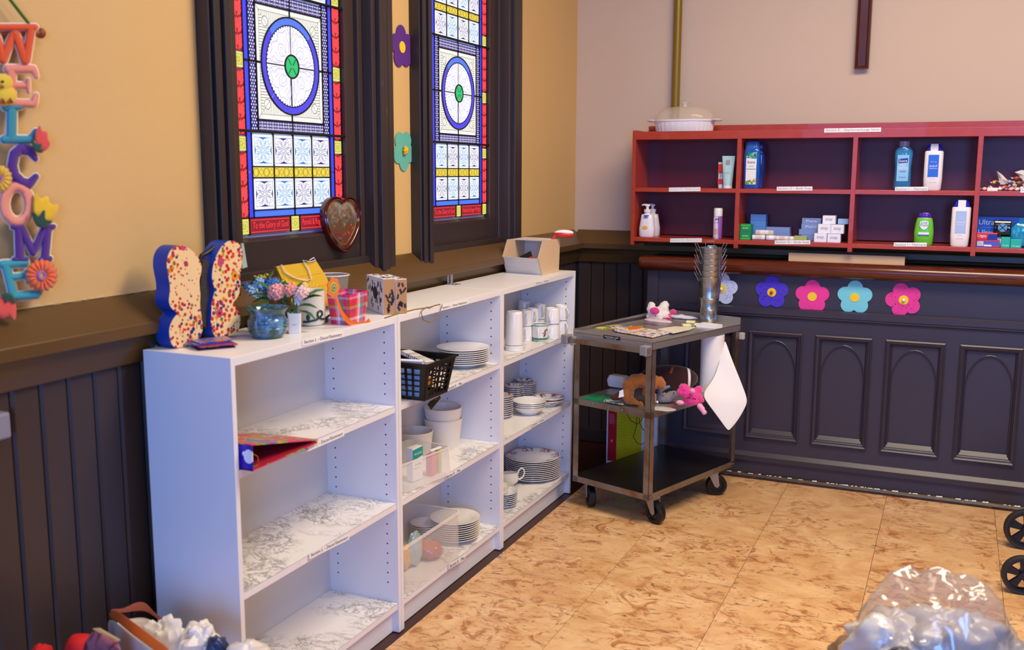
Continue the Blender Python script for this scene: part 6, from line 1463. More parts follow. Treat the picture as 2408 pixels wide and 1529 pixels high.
for (a, b, pb, ptp, yy, lb) in ((1914, 1943.5, 565, 545, .655, 'white soap carton, left of the bottom pair'), (1945, 1976, 565.5, 546, .655, 'white soap carton, right of the bottom pair'), (1923, 1953, 546, 525, .66, 'white soap carton, left of the upper pair'), (1953.5, 1984, 547, 526.5, .66, 'white soap carton, right of the upper pair'), (1934, 1964, 524, 505, .67, 'white soap carton standing alone on top')):
    zz_ = ZB_+.0005+(0 if pb > 560 else (20*s_y(.66)+.0006 if pb > 540 else 41*s_y(.66)+.0015))
    carto('white_soap_carton', a, b, pb, ptp, zz_, yy, .055, WCT, lb, 'white soap cartons', 'soap')
carto('blue_soap_carton', 1970, 1995, 526, 514, ZB_+.0005+41*s_y(.66)+.0015, .69, .05, mat('pale_blue_carton', '9cc0ea', .45), 'pale blue carton balanced on the right of the white cartons')
# bay three
TEALB = mat('teal_bottle', '2f7fb4', .15, coat=.4); LBLB = mat('light_blue_label', '8cc6ee', .4)
t = bottle('shampoo_bottle', 2121, 437, ZA, .70, [(0, .035, .022), (.006, .039, .025), (.10, .035, .023), (.165, .040, .025), (.180, .038, .024), (.198, .026, .02), (.200, .022, .019)], 2.4, TEALB, 'tall translucent blue shampoo bottle in the third top bay')
G().loft([(.200, .023, .020), (.222, .024, .021), (.224, .020, .018)], 24).build('cap', mat('grey_violet_cap', '8a86a6', .25), t, smooth=45)
l_ = front_plate(t, .050, .040, .160, .0252, 'bottle_label', LBLB); G().prism([(-.02, -.0264, .122), (.02, -.0264, .126), (.021, -.0264, .146), (-.02, -.0264, .142)], (0, -.0004, 0)).build('badge', mat('navy_blue', '1c2a9a', .4), l_)
text('lettering', 'Suave', .012, .034, PAPER, l_, (0, -.027, .134), (1, 0, .05), (0, 0, 1)); text('lettering', 'DAILY', .011, .024, PAPER, l_, (0, -.0264, .114), (1, 0, 0), (0, 0, 1)); text('lettering', 'CLARIFYING', .011, .046, PAPER, l_, (0, -.0264, .100), (1, 0, 0), (0, 0, 1)); text('lettering', 'CLEANSE', .006, .026, mat('navy_print'), l_, (0, -.0264, .085), (1, 0, 0), (0, 0, 1)); text('lettering', 'shampoo', .006, .032, INK, l_, (0, -.0264, .058), (1, 0, 0), (0, 0, 1))
def dand(px, py, z, y, H_, lab, capc, lblc):
    t = bottle('dandruff_bottle', px, py, z, y, [(0, .034, .022), (.006, .038, .025), (.05, .0405, .026), (H_*.97, .040, .025), (H_, .037, .023)], 3.0, WB, lab, grp='white dandruff shampoo bottles')
    G().loft([(H_, .034, .021), (H_+.004, .036, .022), (H_+.026, .028, .018), (H_+.030, .024, .016)], 28, ex=3).build('cap', mat('deep_blue_cap', '1a2cb0', .12, coat=.4), t, smooth=45)
    front_plate(t, .032, H_-.006, H_+.031, .0225, 'white_cap_front', mat('white_cap'))
    l_ = front_plate(t, .044, H_*.34, H_*.90, .0262, 'bottle_label', mat(lblc[0], lblc[1], .4)); text('lettering', 'dandruff', .009, .034, PAPER, l_, (0, -.0274, H_*.62), (1, 0, 0), (0, 0, 1)); text('lettering', 'shampoo', .007, .034, PAPER, l_, (0, -.0274, H_*.555), (1, 0, 0), (0, 0, 1)); text('lettering', 'moisturizing', .004, .026, PAPER, l_, (0, -.0274, H_*.72), (1, 0, 0), (0, 0, 1))
    text('lettering', '14.2 FL OZ', .004, .028, INKG, t, (0, -.0265, H_*.20), (1, 0, 0), (0, 0, 1)); text('lettering', 'everyday', .004, .024, mat('coral_print', 'e0706a', .5), t, (0, -.0265, H_*.29), (1, 0, 0), (0, 0, 1))
dand(2192, 437, ZA, .70, .178, 'white bottle with a bright blue label beside the blue shampoo', 'x', ('bright_blue_label', '2a6ae0')); dand(2256, 568, ZB_, .66, .178, 'larger-looking white bottle with a pale blue label in the lower third bay', 'x', ('pale_blue_label', 'a8c0ec'))
LIME = mat('lime_bottle', '6cc83a', .25); t = bottle('lice_shampoo', 2171, 567, ZB_, .67, [(0, .036, .02), (.005, .040, .023), (.06, .0425, .025), (.10, .038, .023), (.122, .033, .021), (.126, .030, .019)], 2.5, LIME, 'lime green shampoo bottle with a purple cap and shield badge')
G().loft([(.126, .029, .019), (.128, .030, .020), (.143, .0285, .019), (.148, .025, .017)], 28, ex=2.6).build('cap', mat('purple_cap', '4a1fa8', .15, coat=.4), t, smooth=45)
SHP = [(-.020, .112), (0, .117), (.020, .112), (.021, .088), (.014, .077), (0, .068), (-.014, .077), (-.021, .088)]
sb_ = G().prism([(a, -.0246, b) for a, b in SHP], (0, -.0006, 0)).build('shield_rim', mat('teal_rim', '5aa89a', .4), t); G().prism([(a*.9, -.0252, .0925+(b-.0925)*.9) for a, b in SHP], (0, -.0005, 0)).build('shield', mat('pale_mint', 'e4f4ec', .4), sb_)
text('lettering', 'Lice', .011, .026, mat('forest_print', '2a5a4a', .5), sb_, (0, -.0259, .105), (1, 0, 0), (0, 0, 1)); text('lettering', 'Shield', .010, .034, mat('forest_print'), sb_, (0, -.0259, .093), (1, 0, 0), (0, 0, 1)); front_plate(t, .046, .050, .060, .0252, 'pale_band', mat('pale_mint')); front_plate(t, .046, .044, .0495, .0252, 'violet_band', mat('violet_print', '5a6ab8', .4))
# bay four
SW = ['f0c8b8', 'f4e8d8', 'e8c84a', 'f0ece0', 'd84a3a', '9ac0e8', 'f0b0b8', 'e8d8a0', 'f4f0ec', 'e0a860', 'ece0f0', 'd8e0c0', 'f0d8c8', 'e8e8e0', 'f4d04a', 'e06a5a']
names_ = ['salmon', 'cream', 'golden', 'ivory', 'red', 'sky blue', 'rose', 'straw', 'milk white', 'caramel', 'lilac white', 'pale green', 'peach', 'off-white', 'yellow', 'coral']
for i, (px, py, yy) in enumerate([(2316, 434, .67), (2330, 432, .70), (2338, 420, .73), (2352, 434, .68), (2364, 430, .70), (2374, 418, .73), (2378, 434, .665), (2386, 426, .70), (2392, 434, .67), (2398, 420, .74), (2404, 432, .69), (2411, 426, .70), (2418, 434, .67), (2426, 424, .71), (2358, 421, .74), (2392, 410, .74)]):
    z = ZA+.0005+max(0, (434-py))*.0020; p = oo(px, py, 0, yy); p.z = z+.009
    o = T('wrapped_sweet', '%s wrapped sweet in the heap in the top right bay' % names_[i], 'sweet', p, R.uniform(0, 3), 'wrapped sweets in the top right bay')
    g = G().ball((0, 0, 0), (.011, .009, .008), 10, 7); g.build('sweet', mat('sweet_'+SW[i], SW[i], .3, coat=.3), o, smooth=60)
    g = G()
    for sg in (-1, 1):
        fan = [V((sg*.010, 0, 0))]+[V((sg*(.020+.004*math.sin(j*2)), -.010+.005*j, .004*((-1)**j)+(.008 if sg > 0 else 0))) for j in range(5)]
        g.add(fan, [(0, j, j+1) for j in range(1, 5)])
    g.build('twisted_end', mat('cellophane', 'ece8e2', .12, alpha=.7), o, solid=.0003)
for (P, lb) in (([(2344, 402), (2356, 410), (2370, 425), (2364, 434), (2352, 434), (2348, 418)], 'crinkled cellophane leaf standing up left of the golden sweet'), ([(2386, 405), (2402, 400), (2420, 402), (2425, 425), (2405, 424), (2395, 412)], 'crinkled cellophane leaf rising at the right end of the sweets')):
    q0 = V((U(*P[3], 1, .70).x, .70, ZA+.001)); Q = [U(*q, 1, .70+.012*((j % 2)*2-1)*.5)-q0 for j, q in enumerate(P)]; c = sum(Q, V())/len(Q)
    g = G(); g.add(Q+[c+V((0, -.008, 0))], [(j, (j+1) % len(Q), len(Q)) for j in range(len(Q))]); tag(g.build('cellophane_wrap', mat('cellophane'), loc=q0, solid=.0004), lb, 'wrapper')
carto('white_tag_card', 2322, 2347, 439, 432, ZA+.0005, .645, .004, PAPER, 'small blank white card leaning in front of the sweets', cat='card')
ULB = mat('deep_blue_carton', '1f4fc0', .3); zc = ZB_+.0005
def ul(z, lb, y):
    o, w, h = carto('toothpaste_carton', 2294, 2420, 546, 524, z, y, .04, ULB, lb, 'large blue toothpaste cartons'); text('lettering', 'Ultra brite', h*.50, w*.62, mat('ice_print', 'b8dcf4', .4), o, (-w*.16, -.0006, h*.48), (1, 0, 0), (0, 0, 1)); G().box(w*.30, -.0005, .001, w*.495, 0, h-.001).build('teal_end', mat('teal_carton', '1f86b8', .3), o); return h
h1 = ul(ZB_+.0005+.040, 'blue toothpaste carton, lower of the two large ones', .74); ul(ZB_+.0008+.040+h1, 'blue toothpaste carton, upper of the two large ones', .742)
o, w, h = carto('blue_base_carton', 2296, 2420, 565, 546, ZB_+.0005, .742, .04, mat('navy_carton', '16307c', .4), 'dark blue carton under the large toothpaste cartons'); 
o, w, h = carto('toothpaste_carton', 2289, 2351, 570, 554, ZB_+.0005, .655, .035, mat('violet_carton', '4a5cc0', .35), 'violet-blue toothpaste carton with a barcode, lower of the small pair', 'small toothpaste cartons')
G().box(-w*.48, -.0006, h*.85, w*.5, 0, h).build('red_edge', RED, o); G().box(-w*.46, -.0008, h*.18, -w*.20, 0, h*.78).build('barcode_panel', PAPER, o); G().box(w*.22, -.0008, h*.02, w*.48, 0, h*.2).build('red_flash', RED, o); G().box(-w*.17, -.0008, h*.12, w*.16, 0, h*.34).build('white_panel', PAPER, o)
g = G()
for i in range(10): g.box(-w*.44+i*w*.022, -.001, h*.24, -w*.44+i*w*.022+.0008, -.0007, h*.72)
g.build('barcode', INK, o, kind='stuff')
o, w2, h2 = carto('toothpaste_carton', 2289, 2345, 554, 539, ZB_+.0009+h, .657, .033, RED, 'red toothpaste carton, upper of the small pair', 'small toothpaste cartons'); text('lettering', 'Colgate', h2*.55, w2*.44, PAPER, o, (-w2*.25, -.0006, h2*.5), (1, 0, 0), (0, 0, 1)); G().prism([(0, -.0006, .001), (w2*.5, -.0006, .001), (w2*.5, -.0006, h2*.8), (w2*.08, -.0006, h2*.8)], (0, .0005, 0)).build('blue_print', mat('navy_blue'), o)
TQ = mat('turquoise_carton', '22b49c', .35)
for i, (a, b, lb) in enumerate(((2354, 2375, 'turquoise small carton, left of two'), (2376, 2402, 'turquoise small carton, right of two at the frame edge'))):
    o, w, h = carto('turquoise_carton', a, b, 574, 551+i*4, ZB_+.0005, .645, .03, TQ, lb, 'turquoise cartons'); text('lettering', 'Orajel', .008, w*.7, PAPER, o, (0, -.0005, h*.22), (1, 0, 0), (0, 0, 1))
q0 = oo(2357, 540, ZB_, .69); o = T('black_packet', 'glossy black packet with a round blue emblem leaning on the toothpaste', 'packet', q0+V((0, 0, .050)))
G().loft([(0, .034, .003), (.004, .036, .007), (.035, .036, .009), (.066, .036, .006), (.070, .035, .002)], 24, ex=7).build('packet_body', mat('black_packet', '0a0c12', .1, coat=.6), o, smooth=50)
e_ = G().prism([(.019*math.cos(t*pi/12), -.0095, .038+.019*math.sin(t*pi/12)) for t in range(24)], (0, .002, 0)).build('emblem', mat('emblem_blue', '5a94c8', .35), o); g = G()
for a in (pi/4, 3*pi/4): g.ribbon([(-.018*math.cos(a), -.0098, .038-.018*math.sin(a)), (.018*math.cos(a), -.0098, .038+.018*math.sin(a))], .003, (0, -1, 0))
g.build('emblem_cross', mat('black_packet'), e_)
o = T('black_packet_rest', 'short stand', 'box', q0); bpy.data.objects.remove(o)
carto('white_support_carton', 2344, 2354, 572, 551, ZB_+.0005, .70, .03, WCT, 'narrow white carton end between the toothpaste and turquoise cartons')
q0 = oo(2400, 545, ZB_, .69); o = T('teal_packet', 'shiny teal plastic packet at the right edge of the lower right bay', 'packet', q0+V((0, .012, .001)))
G().crumple((0, 0, .055), (.042, .010, .055), .004, 30, 2, 30, 20).build('packet_body', mat('teal_packet', '1f8fb8', .1, coat=.6), o, smooth=60)
# casserole on top
p = oo(1609, 302, ZTP, .745); cs = T('casserole_dish', 'white fluted oval casserole with a clear glass lid on top of the red shelf', 'casserole dish', p)
a_, b_, h = .152, .088, .082
g = G(); secs = [(0, a_*.90, b_*.90), (.004, a_*.93, b_*.93), (h*.80, a_, b_), (h*.88, a_*1.01, b_*1.01), (h*.9, a_*1.05, b_*1.05), (h, a_*1.06, b_*1.06), (h, a_*.98, b_*.98), (.01, a_*.88, b_*.88)]
g.loft(secs, 120)
for i in range(len(g.v)):
    x, y, z = g.v[i]
    if .003 < z < h*.82: q = 1+.007*(1 if (i % 120) % 4 < 2 else -1); g.v[i] = (x*q, y*q, z)
g.build('dish_body', mat('white_stoneware', 'eeeaea', .25, coat=.3), cs, smooth=30)
for sg in (-1, 1): G().loft([(h*.90, .026, .045, sg*(a_*1.07), 0), (h*.97, .030, .050, sg*(a_*1.07), 0), (h*1.0, .028, .048, sg*(a_*1.07), 0)], 24).build('lug_handle', mat('white_stoneware'), cs, smooth=50)
LID = mat('glass_lid', 'e4d6c0', .05, alpha=.34); G().loft([(h+.001, a_*.97, b_*.97), (h+.020, a_*.95, b_*.95), (h+.045, a_*.82, b_*.82), (h+.060, a_*.60, b_*.60), (h+.066, a_*.3, b_*.3), (h+.067, .001, .001)], 48, cap=False).build('lid', LID, cs, smooth=60)
G().loft([(h+.066, .009, .009), (h+.074, .008, .008), (h+.080, .017, .014), (h+.089, .026, .020), (h+.090, .020, .016), (h+.086, .010, .008)], 24).build('lid_knob', mat('glass_knob', 'f0e8dc', .05, alpha=.65), cs, smooth=60)
# wood strip on the counter
a = U(1855, 610, 1, .68); b = U(2128, 613, 1, .68); st_ = G().box(0, 0, 0, b.x-a.x, .05, .043).build('wood_strip', mat('pale_wood_strip', 'd6b184', .5, var=.08, vs=6), loc=(a.x, .665, 1.0865), bevel=.001); tag(st_, 'bare pale wood strip lying on the counter behind the rail', 'wood strip')
# ================================================================== flowers, banner
def flower_pts(rp, rc, n=5, ph=0, N_=90):
    out = []
    for i in range(N_):
        t = 2*pi*i/N_; best = 0
        for j in range(n):
            a = ph+2*pi*j/n; d = t-a; dd = rc*rc*math.cos(d)**2-(rc*rc-rp*rp)
            if dd >= 0 and math.cos(d) > 0: best = max(best, rc*math.cos(d)+math.sqrt(dd))
        out.append((best*math.cos(t), best*math.sin(t)))
    return out
def flower(c, X_, Y_, n_, R_, col, lab, ph, cen='yellow', extra=None, dots=None, group=None, rc=.58, rp=.44):
    f = T('foam_flower', lab, 'flower', c, 0, group); Pp = flower_pts(R_*rp, R_*rc, 5, ph)
    G().prism([X_*a+Y_*b for a, b in Pp], n_*.003).build('petals', mat('foam_'+col, col, .7), f)
    if cen == 'yellow': G().prism([X_*R_*.27*math.cos(t*pi/16)+Y_*R_*.27*math.sin(t*pi/16)+n_*.003 for t in range(32)], n_*.002).build('centre', mat('foam_yellow', 'f0cf2a', .6), f)
    else:
        g = G()
        for i in range(9): a = i*2.4; r_ = R_*.16*math.sqrt(i/9); g.ball(X_*r_*math.cos(a)+Y_*r_*math.sin(a)+n_*(.008+.006*(1-i/9)), R_*.10, 8, 6)
        g.build('pompom_centre', mat('pompom', 'f0b41e', .8), f, smooth=60)
    if extra: G().ball(n_*(.0048+R_*.10), R_*.10, 12, 8).build('centre_bead', mat('bead_'+extra, extra, .25, coat=.4), f, smooth=60)
    if dots:
        g = G(); rr_ = random.Random(3)
        for i in range(60):
            a = rr_.uniform(0, 2*pi); r_ = R_*rr_.uniform(.36, .92)
            lim = max([0]+[math.hypot(*q) for q in Pp if abs((math.atan2(q[1], q[0])-a+pi) % (2*pi)-pi) < .05])
            if r_ > lim-.006: continue
            big = rr_.random() < .2; q = R_*(.05 if big else .022); c0 = X_*r_*math.cos(a)+Y_*r_*math.sin(a)+n_*.0031
            g.prism([c0+X_*q*(1 if j % 2 == 0 or not big else .4)*math.cos(j*pi/5)+Y_*q*(1 if j % 2 == 0 or not big else .4)*math.sin(j*pi/5) for j in range(10)], n_*.0003)
        g.build('printed_dots', mat('dots_'+dots, dots, .6), f, kind='stuff')
    return f
wn = X3
flower(U(944, 111, 0, -.343), Y3, Z3, X3, .079, '5a2a86', 'purple foam flower with a yellow centre on the wall between the windows', pi/2+.1, group='foam flowers between the windows')
flower(U(948, 354, 0, -.343), Y3, Z3, X3, .076, '62b8a8', 'teal foam flower with a fluffy orange centre on the wall between the windows', -pi/2+.05, cen='pom', group='foam flowers between the windows')
yf = .6008; gf = 'flowers on the dark panelling'
for q, col, lb, ph, ex_, dt in [((1697, 676), 'c8d2f2', 'pale blue starry flower half hidden behind the bucket stack', pi/2-.1, 'f0f0f0', '3a3ab0'), ((1815, 684), '4a34cc', 'violet-blue flower with a red bead centre on the dark panelling', pi/2, 'c8281e', '1f1a78'), ((1910, 694), 'e83a9c', 'plain hot pink flower with a yellow centre on the dark panelling', pi/2, None, None), ((2010, 696), '74d0e2', 'plain sky blue flower with a yellow centre on the dark panelling', pi/2, None, None), ((2125, 702), 'e03a9a', 'tilted pink flower printed with red hearts and a white bead', pi/2+.32, 'e8f0f4', 'b01a4a')]:
    flower(U(q[0], q[1]+3.5, 1, yf), X3, Z3, -Y3, .0785, col, lb, ph, 'yellow', ex_, dt, gf)
# welcome banner
BX = -.318
bn_ = T('welcome_banner', 'hanging felt letter banner spelling WELCOME with felt flowers and a chick', 'banner', (BX, -2.78, 1.2))
def bp_(x, y, h=0): q = U(x, y, 0, BX+h); return q-bn_.location
def puff(strokes, h, x0, grow=0):
    """pillow-like strokes in picture points (x, y, half width) laid on the wall plane"""
    g = G()
    for st in strokes:
        P = []
        for (a, b) in zip(st, st[1:]):
            n_ = max(2, int(math.hypot(b[0]-a[0], b[1]-a[1])/5))
            P += [tuple(a[k_]+(b[k_]-a[k_])*i/n_ for k_ in range(3)) for i in range(n_)]
        P.append(st[-1]); P = [(x, y, r+grow) for x, y, r in P]
        t0 = (P[1][0]-P[0][0], P[1][1]-P[0][1]); t1 = (P[-1][0]-P[-2][0], P[-1][1]-P[-2][1])
        def ends(p, t, sg):
            l = math.hypot(*t) or 1; out = []
            for f_ in (.95, .75, .45, .05):
                out.append((p[0]+sg*t[0]/l*p[2]*f_, p[1]+sg*t[1]/l*p[2]*f_, p[2]*math.sqrt(1-f_*f_)))
            return out
        E0 = ends(P[0], t0, -1); E1 = ends(P[-1], t1, 1)[::-1]
        Q = E0+P+E1; rows = []
        for i, (x, y, r) in enumerate(Q):
            a, b = Q[max(i-1, 0)], Q[min(i+1, len(Q)-1)]; tx, ty = b[0]-a[0], b[1]-a[1]; l = math.hypot(tx, ty) or 1; nx, ny = -ty/l, tx/l
            k_ = min(1, r/ max(1e-6, (P[0][2])))
            rows.append([bp_(x+nx*r*u, y+ny*r*u, x0+h*w_*k_) for u, w_ in ((-1, -.25), (-.92, .35), (-.6, .8), (0, 1), (.6, .8), (.92, .35), (1, -.25))])
        n_ = 7; g.add([q for r_ in rows for q in r_], [(i*n_+j, i*n_+j+1, (i+1)*n_+j+1, (i+1)*n_+j) for i in range(len(rows)-1) for j in range(n_-1)])
    return g
FELT = lambda c: mat('felt_'+c, c, .85, sheen=.3, bump=.15, bs=200)
WFELT = FELT('efe6d8')
LET = [('d8501a', [[(-16, 66, 9), (8, 140, 10)], [(8, 140, 10), (32, 78, 8)], [(36, 78, 8), (60, 142, 10)], [(62, 142, 9), (74, 66, 9)], [(-24, 64, 7), (82, 64, 7)]]),
       ('e08a78', [[(27, 164, 10), (27, 240, 10)], [(18, 162, 9), (78, 162, 8), (86, 180, 4)], [(30, 200, 7), (60, 201, 6)], [(66, 188, 4), (65, 201, 5), (67, 216, 3)], [(18, 242, 8), (80, 244, 8), (85, 224, 5)]]),
       ('2a8ca6', [[(28, 262, 11), (27, 326, 11)], [(12, 252, 8), (48, 250, 7)], [(10, 328, 9), (72, 328, 8), (84, 308, 5)]]),
       ('4c1f86', [[(84, 374, 5), (70, 354, 11), (50, 350, 12), (34, 362, 11), (29, 390, 11), (34, 412, 11), (50, 428, 11), (68, 434, 11), (84, 416, 7)]]),
       ('e39480', [[(40+30*math.cos(t*pi/8-pi/2), 480+42*math.sin(t*pi/8-pi/2), 11) for t in range(17)]]),
       ('4c1f86', [[(44, 538, 9), (47, 606, 10)], [(52, 540, 8), (78, 594, 8)], [(78, 594, 8), (104, 540, 8)], [(112, 540, 9), (106, 606, 9)], [(30, 534, 5), (52, 535, 6)], [(104, 535, 6), (126, 533, 5)], [(34, 610, 5), (62, 610, 5)], [(96, 610, 5), (118, 608, 5)]]),
       ('2f9aae', [[(14, 622, 10), (32, 694, 10)], [(6, 622, 9), (60, 618, 8)], [(28, 652, 7), (58, 648, 6)], [(62, 638, 4), (66, 662, 5)], [(28, 698, 9), (88, 692, 9), (92, 686, 6)]])]
for cc, stx in LET:
    o = puff(stx, .013, .004, 1.6).build('letter', FELT(cc), bn_, smooth=60)
    puff(stx, .006, .0015, 3.6).build('white_piping', WFELT, o, smooth=60)
g = G().tube([bp_(-40, 76, -.004), bp_(92, 78, -.004)], .008, 10); g.ball(bp_(95, 78, -.004), .012, 10, 8); g.build('dowel', mat('brown_dowel', '8a4420', .5), bn_, smooth=60)
G().tube([bp_(-30, -55, 0), bp_(22, -3, 0), bp_(46, 28, 0), bp_(68, 56, .004)], .0035, 8).build('green_cord', mat('green_cord', '2f6a1e', .7), bn_, smooth=60)
def felt_poly(P, nm, cc, x0, h=.006, z=(0, 0), s_=1, par=None):
    Q = smoothpoly([(a/3.823, (b+z[1])/3.823+z[0]) for a, b in P], 1); c = (sum(q[0] for q in Q)/len(Q), sum(q[1] for q in Q)/len(Q)); n_ = len(Q); vs = []
    for k_, hh_ in ((1, -.2), (.97, .5), (.85, .9), (.5, 1)): vs += [bp_(c[0]+(q[0]-c[0])*k_, c[1]+(q[1]-c[1])*k_, x0+h*hh_) for q in Q]
    g = G(); g.add(vs, [(i*n_+j, (i+1)*n_+j, (i+1)*n_+(j+1) % n_, i*n_+(j+1) % n_) for i in range(3) for j in range(n_)]+[list(range(4*n_-1, 3*n_-1, -1))]); return g.build(nm, FELT(cc), par or bn_, smooth=50)
B0 = (380, 0)
felt_poly([(358, 1110), (372, 1180), (428, 1180), (432, 1260), (452, 1275), (450, 1320), (395, 1370), (340, 1330), (300, 1220)], 'coral_tulip', 'd84a48', .018)
felt_poly([(285, 1230), (322, 1300), (385, 1285), (365, 1345), (400, 1375), (330, 1375), (285, 1310)], 'tulip_leaf', '0f4a3a', .024, .004)
felt_poly([(315, 250), (355, 345), (435, 295), (445, 390), (540, 378), (500, 500), (430, 560), (330, 530), (290, 430)], 'yellow_tulip', 'e6be20', .018, .008, B0)
felt_poly([(272, 425), (335, 515), (408, 408), (405, 540), (490, 532), (420, 590), (360, 600), (310, 560)], 'tulip_leaf', '0a4234', .026, .005, B0)
felt_poly([(0, 1215), (60, 1175), (130, 1250), (150, 1310), (140, 1440), (95, 1385), (20, 1425), (-60, 1360), (-60, 1250)], 'coral_tulip', 'dc5248', .018, .008, B0)
felt_poly([(0, 1200), (60, 1172), (130, 1215), (148, 1290), (90, 1235), (50, 1285), (35, 1225)], 'tulip_leaf', '0d4636', .026, .004, B0)
def daisy(cx_, cy_, R_, cc, c2, x0, nm):
    d = T('x', None, None); bpy.data.objects.remove(d); g = G(); n_ = 16
    for i in range(n_):
        a = 2*pi*i/n_; ux, uy = math.cos(a), math.sin(a)
        for k_ in range(1):
            P = [(cx_+ux*R_*t+(-uy)*R_*w_, cy_+uy*R_*t+ux*R_*w_) for t, w_ in ((.15, -.03), (.6, -.16), (.9, -.15), (1, 0), (.9, .15), (.6, .16), (.15, .03))]
            vs = [bp_(x, y, x0+(.004 if j in (0, 6) else .002)) for j, (x, y) in enumerate(P)]+[bp_(cx_+ux*R_*.6, cy_+uy*R_*.6, x0+.009)]
            g.add(vs, [(j+1, j, 7) for j in range(6)]+[(0, 6, 7)])
    o = g.build(nm, FELT(cc), bn_, smooth=40, solid=.002)
    G().tube([bp_(cx_+R_*.2*math.cos(t*pi/10), cy_+R_*.23*math.sin(t*pi/10), x0+.008) for t in range(20)], .0035, 6, closed=True).build('beaded_ring', mat('violet_beads', 'b070b0', .4, bump=.6, bs=300), o)
daisy(98, 648, 39, 'e8682a', '', .022, 'orange_daisy'); daisy(-4, 420, 33, 'e8c428', '', .018, 'yellow_daisy')
g = G()
for q, r_ in (((4, 196), (26, .012)), ((12, 226), (27, .013))):
    vs = []
    c = bp_(*q, .018); e_ = bp_(q[0]+r_[0], q[1], .018)-c; f_ = bp_(q[0], q[1]+r_[0]*.9, .018)-c; M = Matrix((X3, e_.normalized(), f_.normalized())).transposed(); g.ball(c, (r_[1], e_.length, f_.length), 18, 10, M=M)
ck = g.build('felt_chick', FELT('e0c23a'), bn_, smooth=60)
G().ball(bp_(5, 204, .032), .004, 8, 6).build('beak', mat('chick_beak', 'a85a2a', .6), ck); G().ball(bp_(6, 192, .031), .003, 8, 6).build('eye', EYE, ck)
for q in ((6, 243), (24, 242)):
    G().tube([bp_(q[0]-5, q[1], .03), bp_(q[0], q[1]-9, .031), bp_(q[0]+5, q[1], .03)], .003, 6).build('foot', mat('chick_foot', 'a04a28', .7), ck)
# ================================================================== floor and foreground
o = G().box(-.322, -3.0, .925, -.285, -2.795, .985).build('grey_wall_box', mat('grey_painted_metal', '8a8690', .5), bevel=.006); tag(o, 'grey metal box on the dark boards at the left edge below the rail', 'box')
# shopping bags in the lower left
BAGW = mat('white_carrier_plastic', 'e8dfd4', .35, alpha=.92, coat=.2); BAGO = mat('orange_carrier_stripe', 'd8682a', .4)
def bagq(P, y): return [U(*q, 1, y) for q in P]
def zl(x, y): return (80+x/4.3, 1380+y/4.3)
c0 = V((-.02, -2.66, 0)); cb_ = T('carrier_bag', 'open white carrier bag with orange stripes leaning on the bookcase side', 'bag', c0)
def grid_bag(par, rows, mt, nm, solid=.0012):
    m_ = len(rows[0]); vs = [q-par.location for r_ in rows for q in r_]
    g = G(); g.add(vs, [(i*m_+j, i*m_+j+1, (i+1)*m_+j+1, (i+1)*m_+j) for i in range(len(rows)-1) for j in range(m_-1)]); o = g.build(nm, mt, par, smooth=180, solid=solid); q = o.modifiers.new('sub', 'SUBSURF'); q.levels = 1; q.render_levels = 2; return o
F = lambda x, y, d: U(*zl(x, y), 1, d)
rimf = [F(780, 215, -2.66), F(870, 255, -2.70), F(1000, 350, -2.74), (F(1150, 460, -2.77)), F(1280, 560, -2.79), F(1420, 660, -2.80)]
mid_ = [F(735, 310, -2.66), F(830, 345, -2.71), F(930, 440, -2.755), F(1060, 540, -2.785), F(1180, 620, -2.80), F(1300, 720, -2.81)]
low_ = [F(740, 480, -2.67), F(800, 500, -2.72), F(880, 560, -2.765), F(980, 640, -2.79), F(1080, 720, -2.805), F(1200, 800, -2.815)]
flo = [V((q.x+.01, q.y+.02, .01)) for q in low_]
grid_bag(cb_, [mid_, low_, flo], BAGW, 'front_panel'); grid_bag(cb_, [rimf, mid_], BAGO, 'orange_stripe')
rimb = [F(780, 215, -2.66), F(900, 235, -2.60), F(1020, 150, -2.55), F(1135, 145, -2.52), F(1200, 255, -2.50), F(1350, 350, -2.48), F(1600, 450, -2.46), F(1860, 510, -2.45)]
midb = [F(760, 260, -2.66), F(890, 270, -2.60), F(1010, 250, -2.55), F(1130, 245, -2.515), F(1210, 300, -2.495), F(1350, 400, -2.475), F(1600, 520, -2.455), F(1860, 590, -2.445)]
lowb = [V((q.x, q.y, .02)) for q in midb]
TR_ = mat('orange_translucent_stripe', 'b86a58', .4, alpha=.85); grid_bag(cb_, [rimb, midb], TR_, 'back_stripe'); grid_bag(cb_, [midb, lowb], BAGW, 'back_panel')
TISS = mat('crumpled_tissue', 'ece6dc', .7)
for q, r_, sd, lb in (((1310, 590), (.052, .042, .06), 4, 'crumpled white tissue bundle standing up in the carrier bag, left'), ((1680, 590), (.042, .045, .056), 9, 'crumpled white plastic bundle in the carrier bag, right')):
    p = F(*q, -2.62); o = G().crumple((0, 0, 0), r_, .018, 19, sd, 40, 28).build('tissue_bundle', TISS, loc=p, smooth=40); tag(o, lb, 'bundle')
p = F(1850, 640, -2.62); o = G().crumple((0, 0, 0), (.026, .03, .030), .008, 26, 3, 26, 18).build('navy_wrap', mat('navy_wrap', '2a3350', .3, coat=.3), loc=p, smooth=60); tag(o, 'dark navy crumpled wrap at the right end of the carrier bag', 'wrap')
p = F(2170, 740, -2.62); o = G().crumple((0, 0, 0), (.055, .05, .036), .012, 22, 6, 30, 20).build('white_bag', mat('white_carrier_plastic'), loc=p, smooth=60); tag(o, 'white plastic bag top peeking up in front of the nearest bookcase', 'bag')
p = F(450, 640, -2.82); rc_ = T('red_cloth', 'bright red folded cloth lying left of the carrier bag', 'cloth', (p.x, p.y, 0)); 
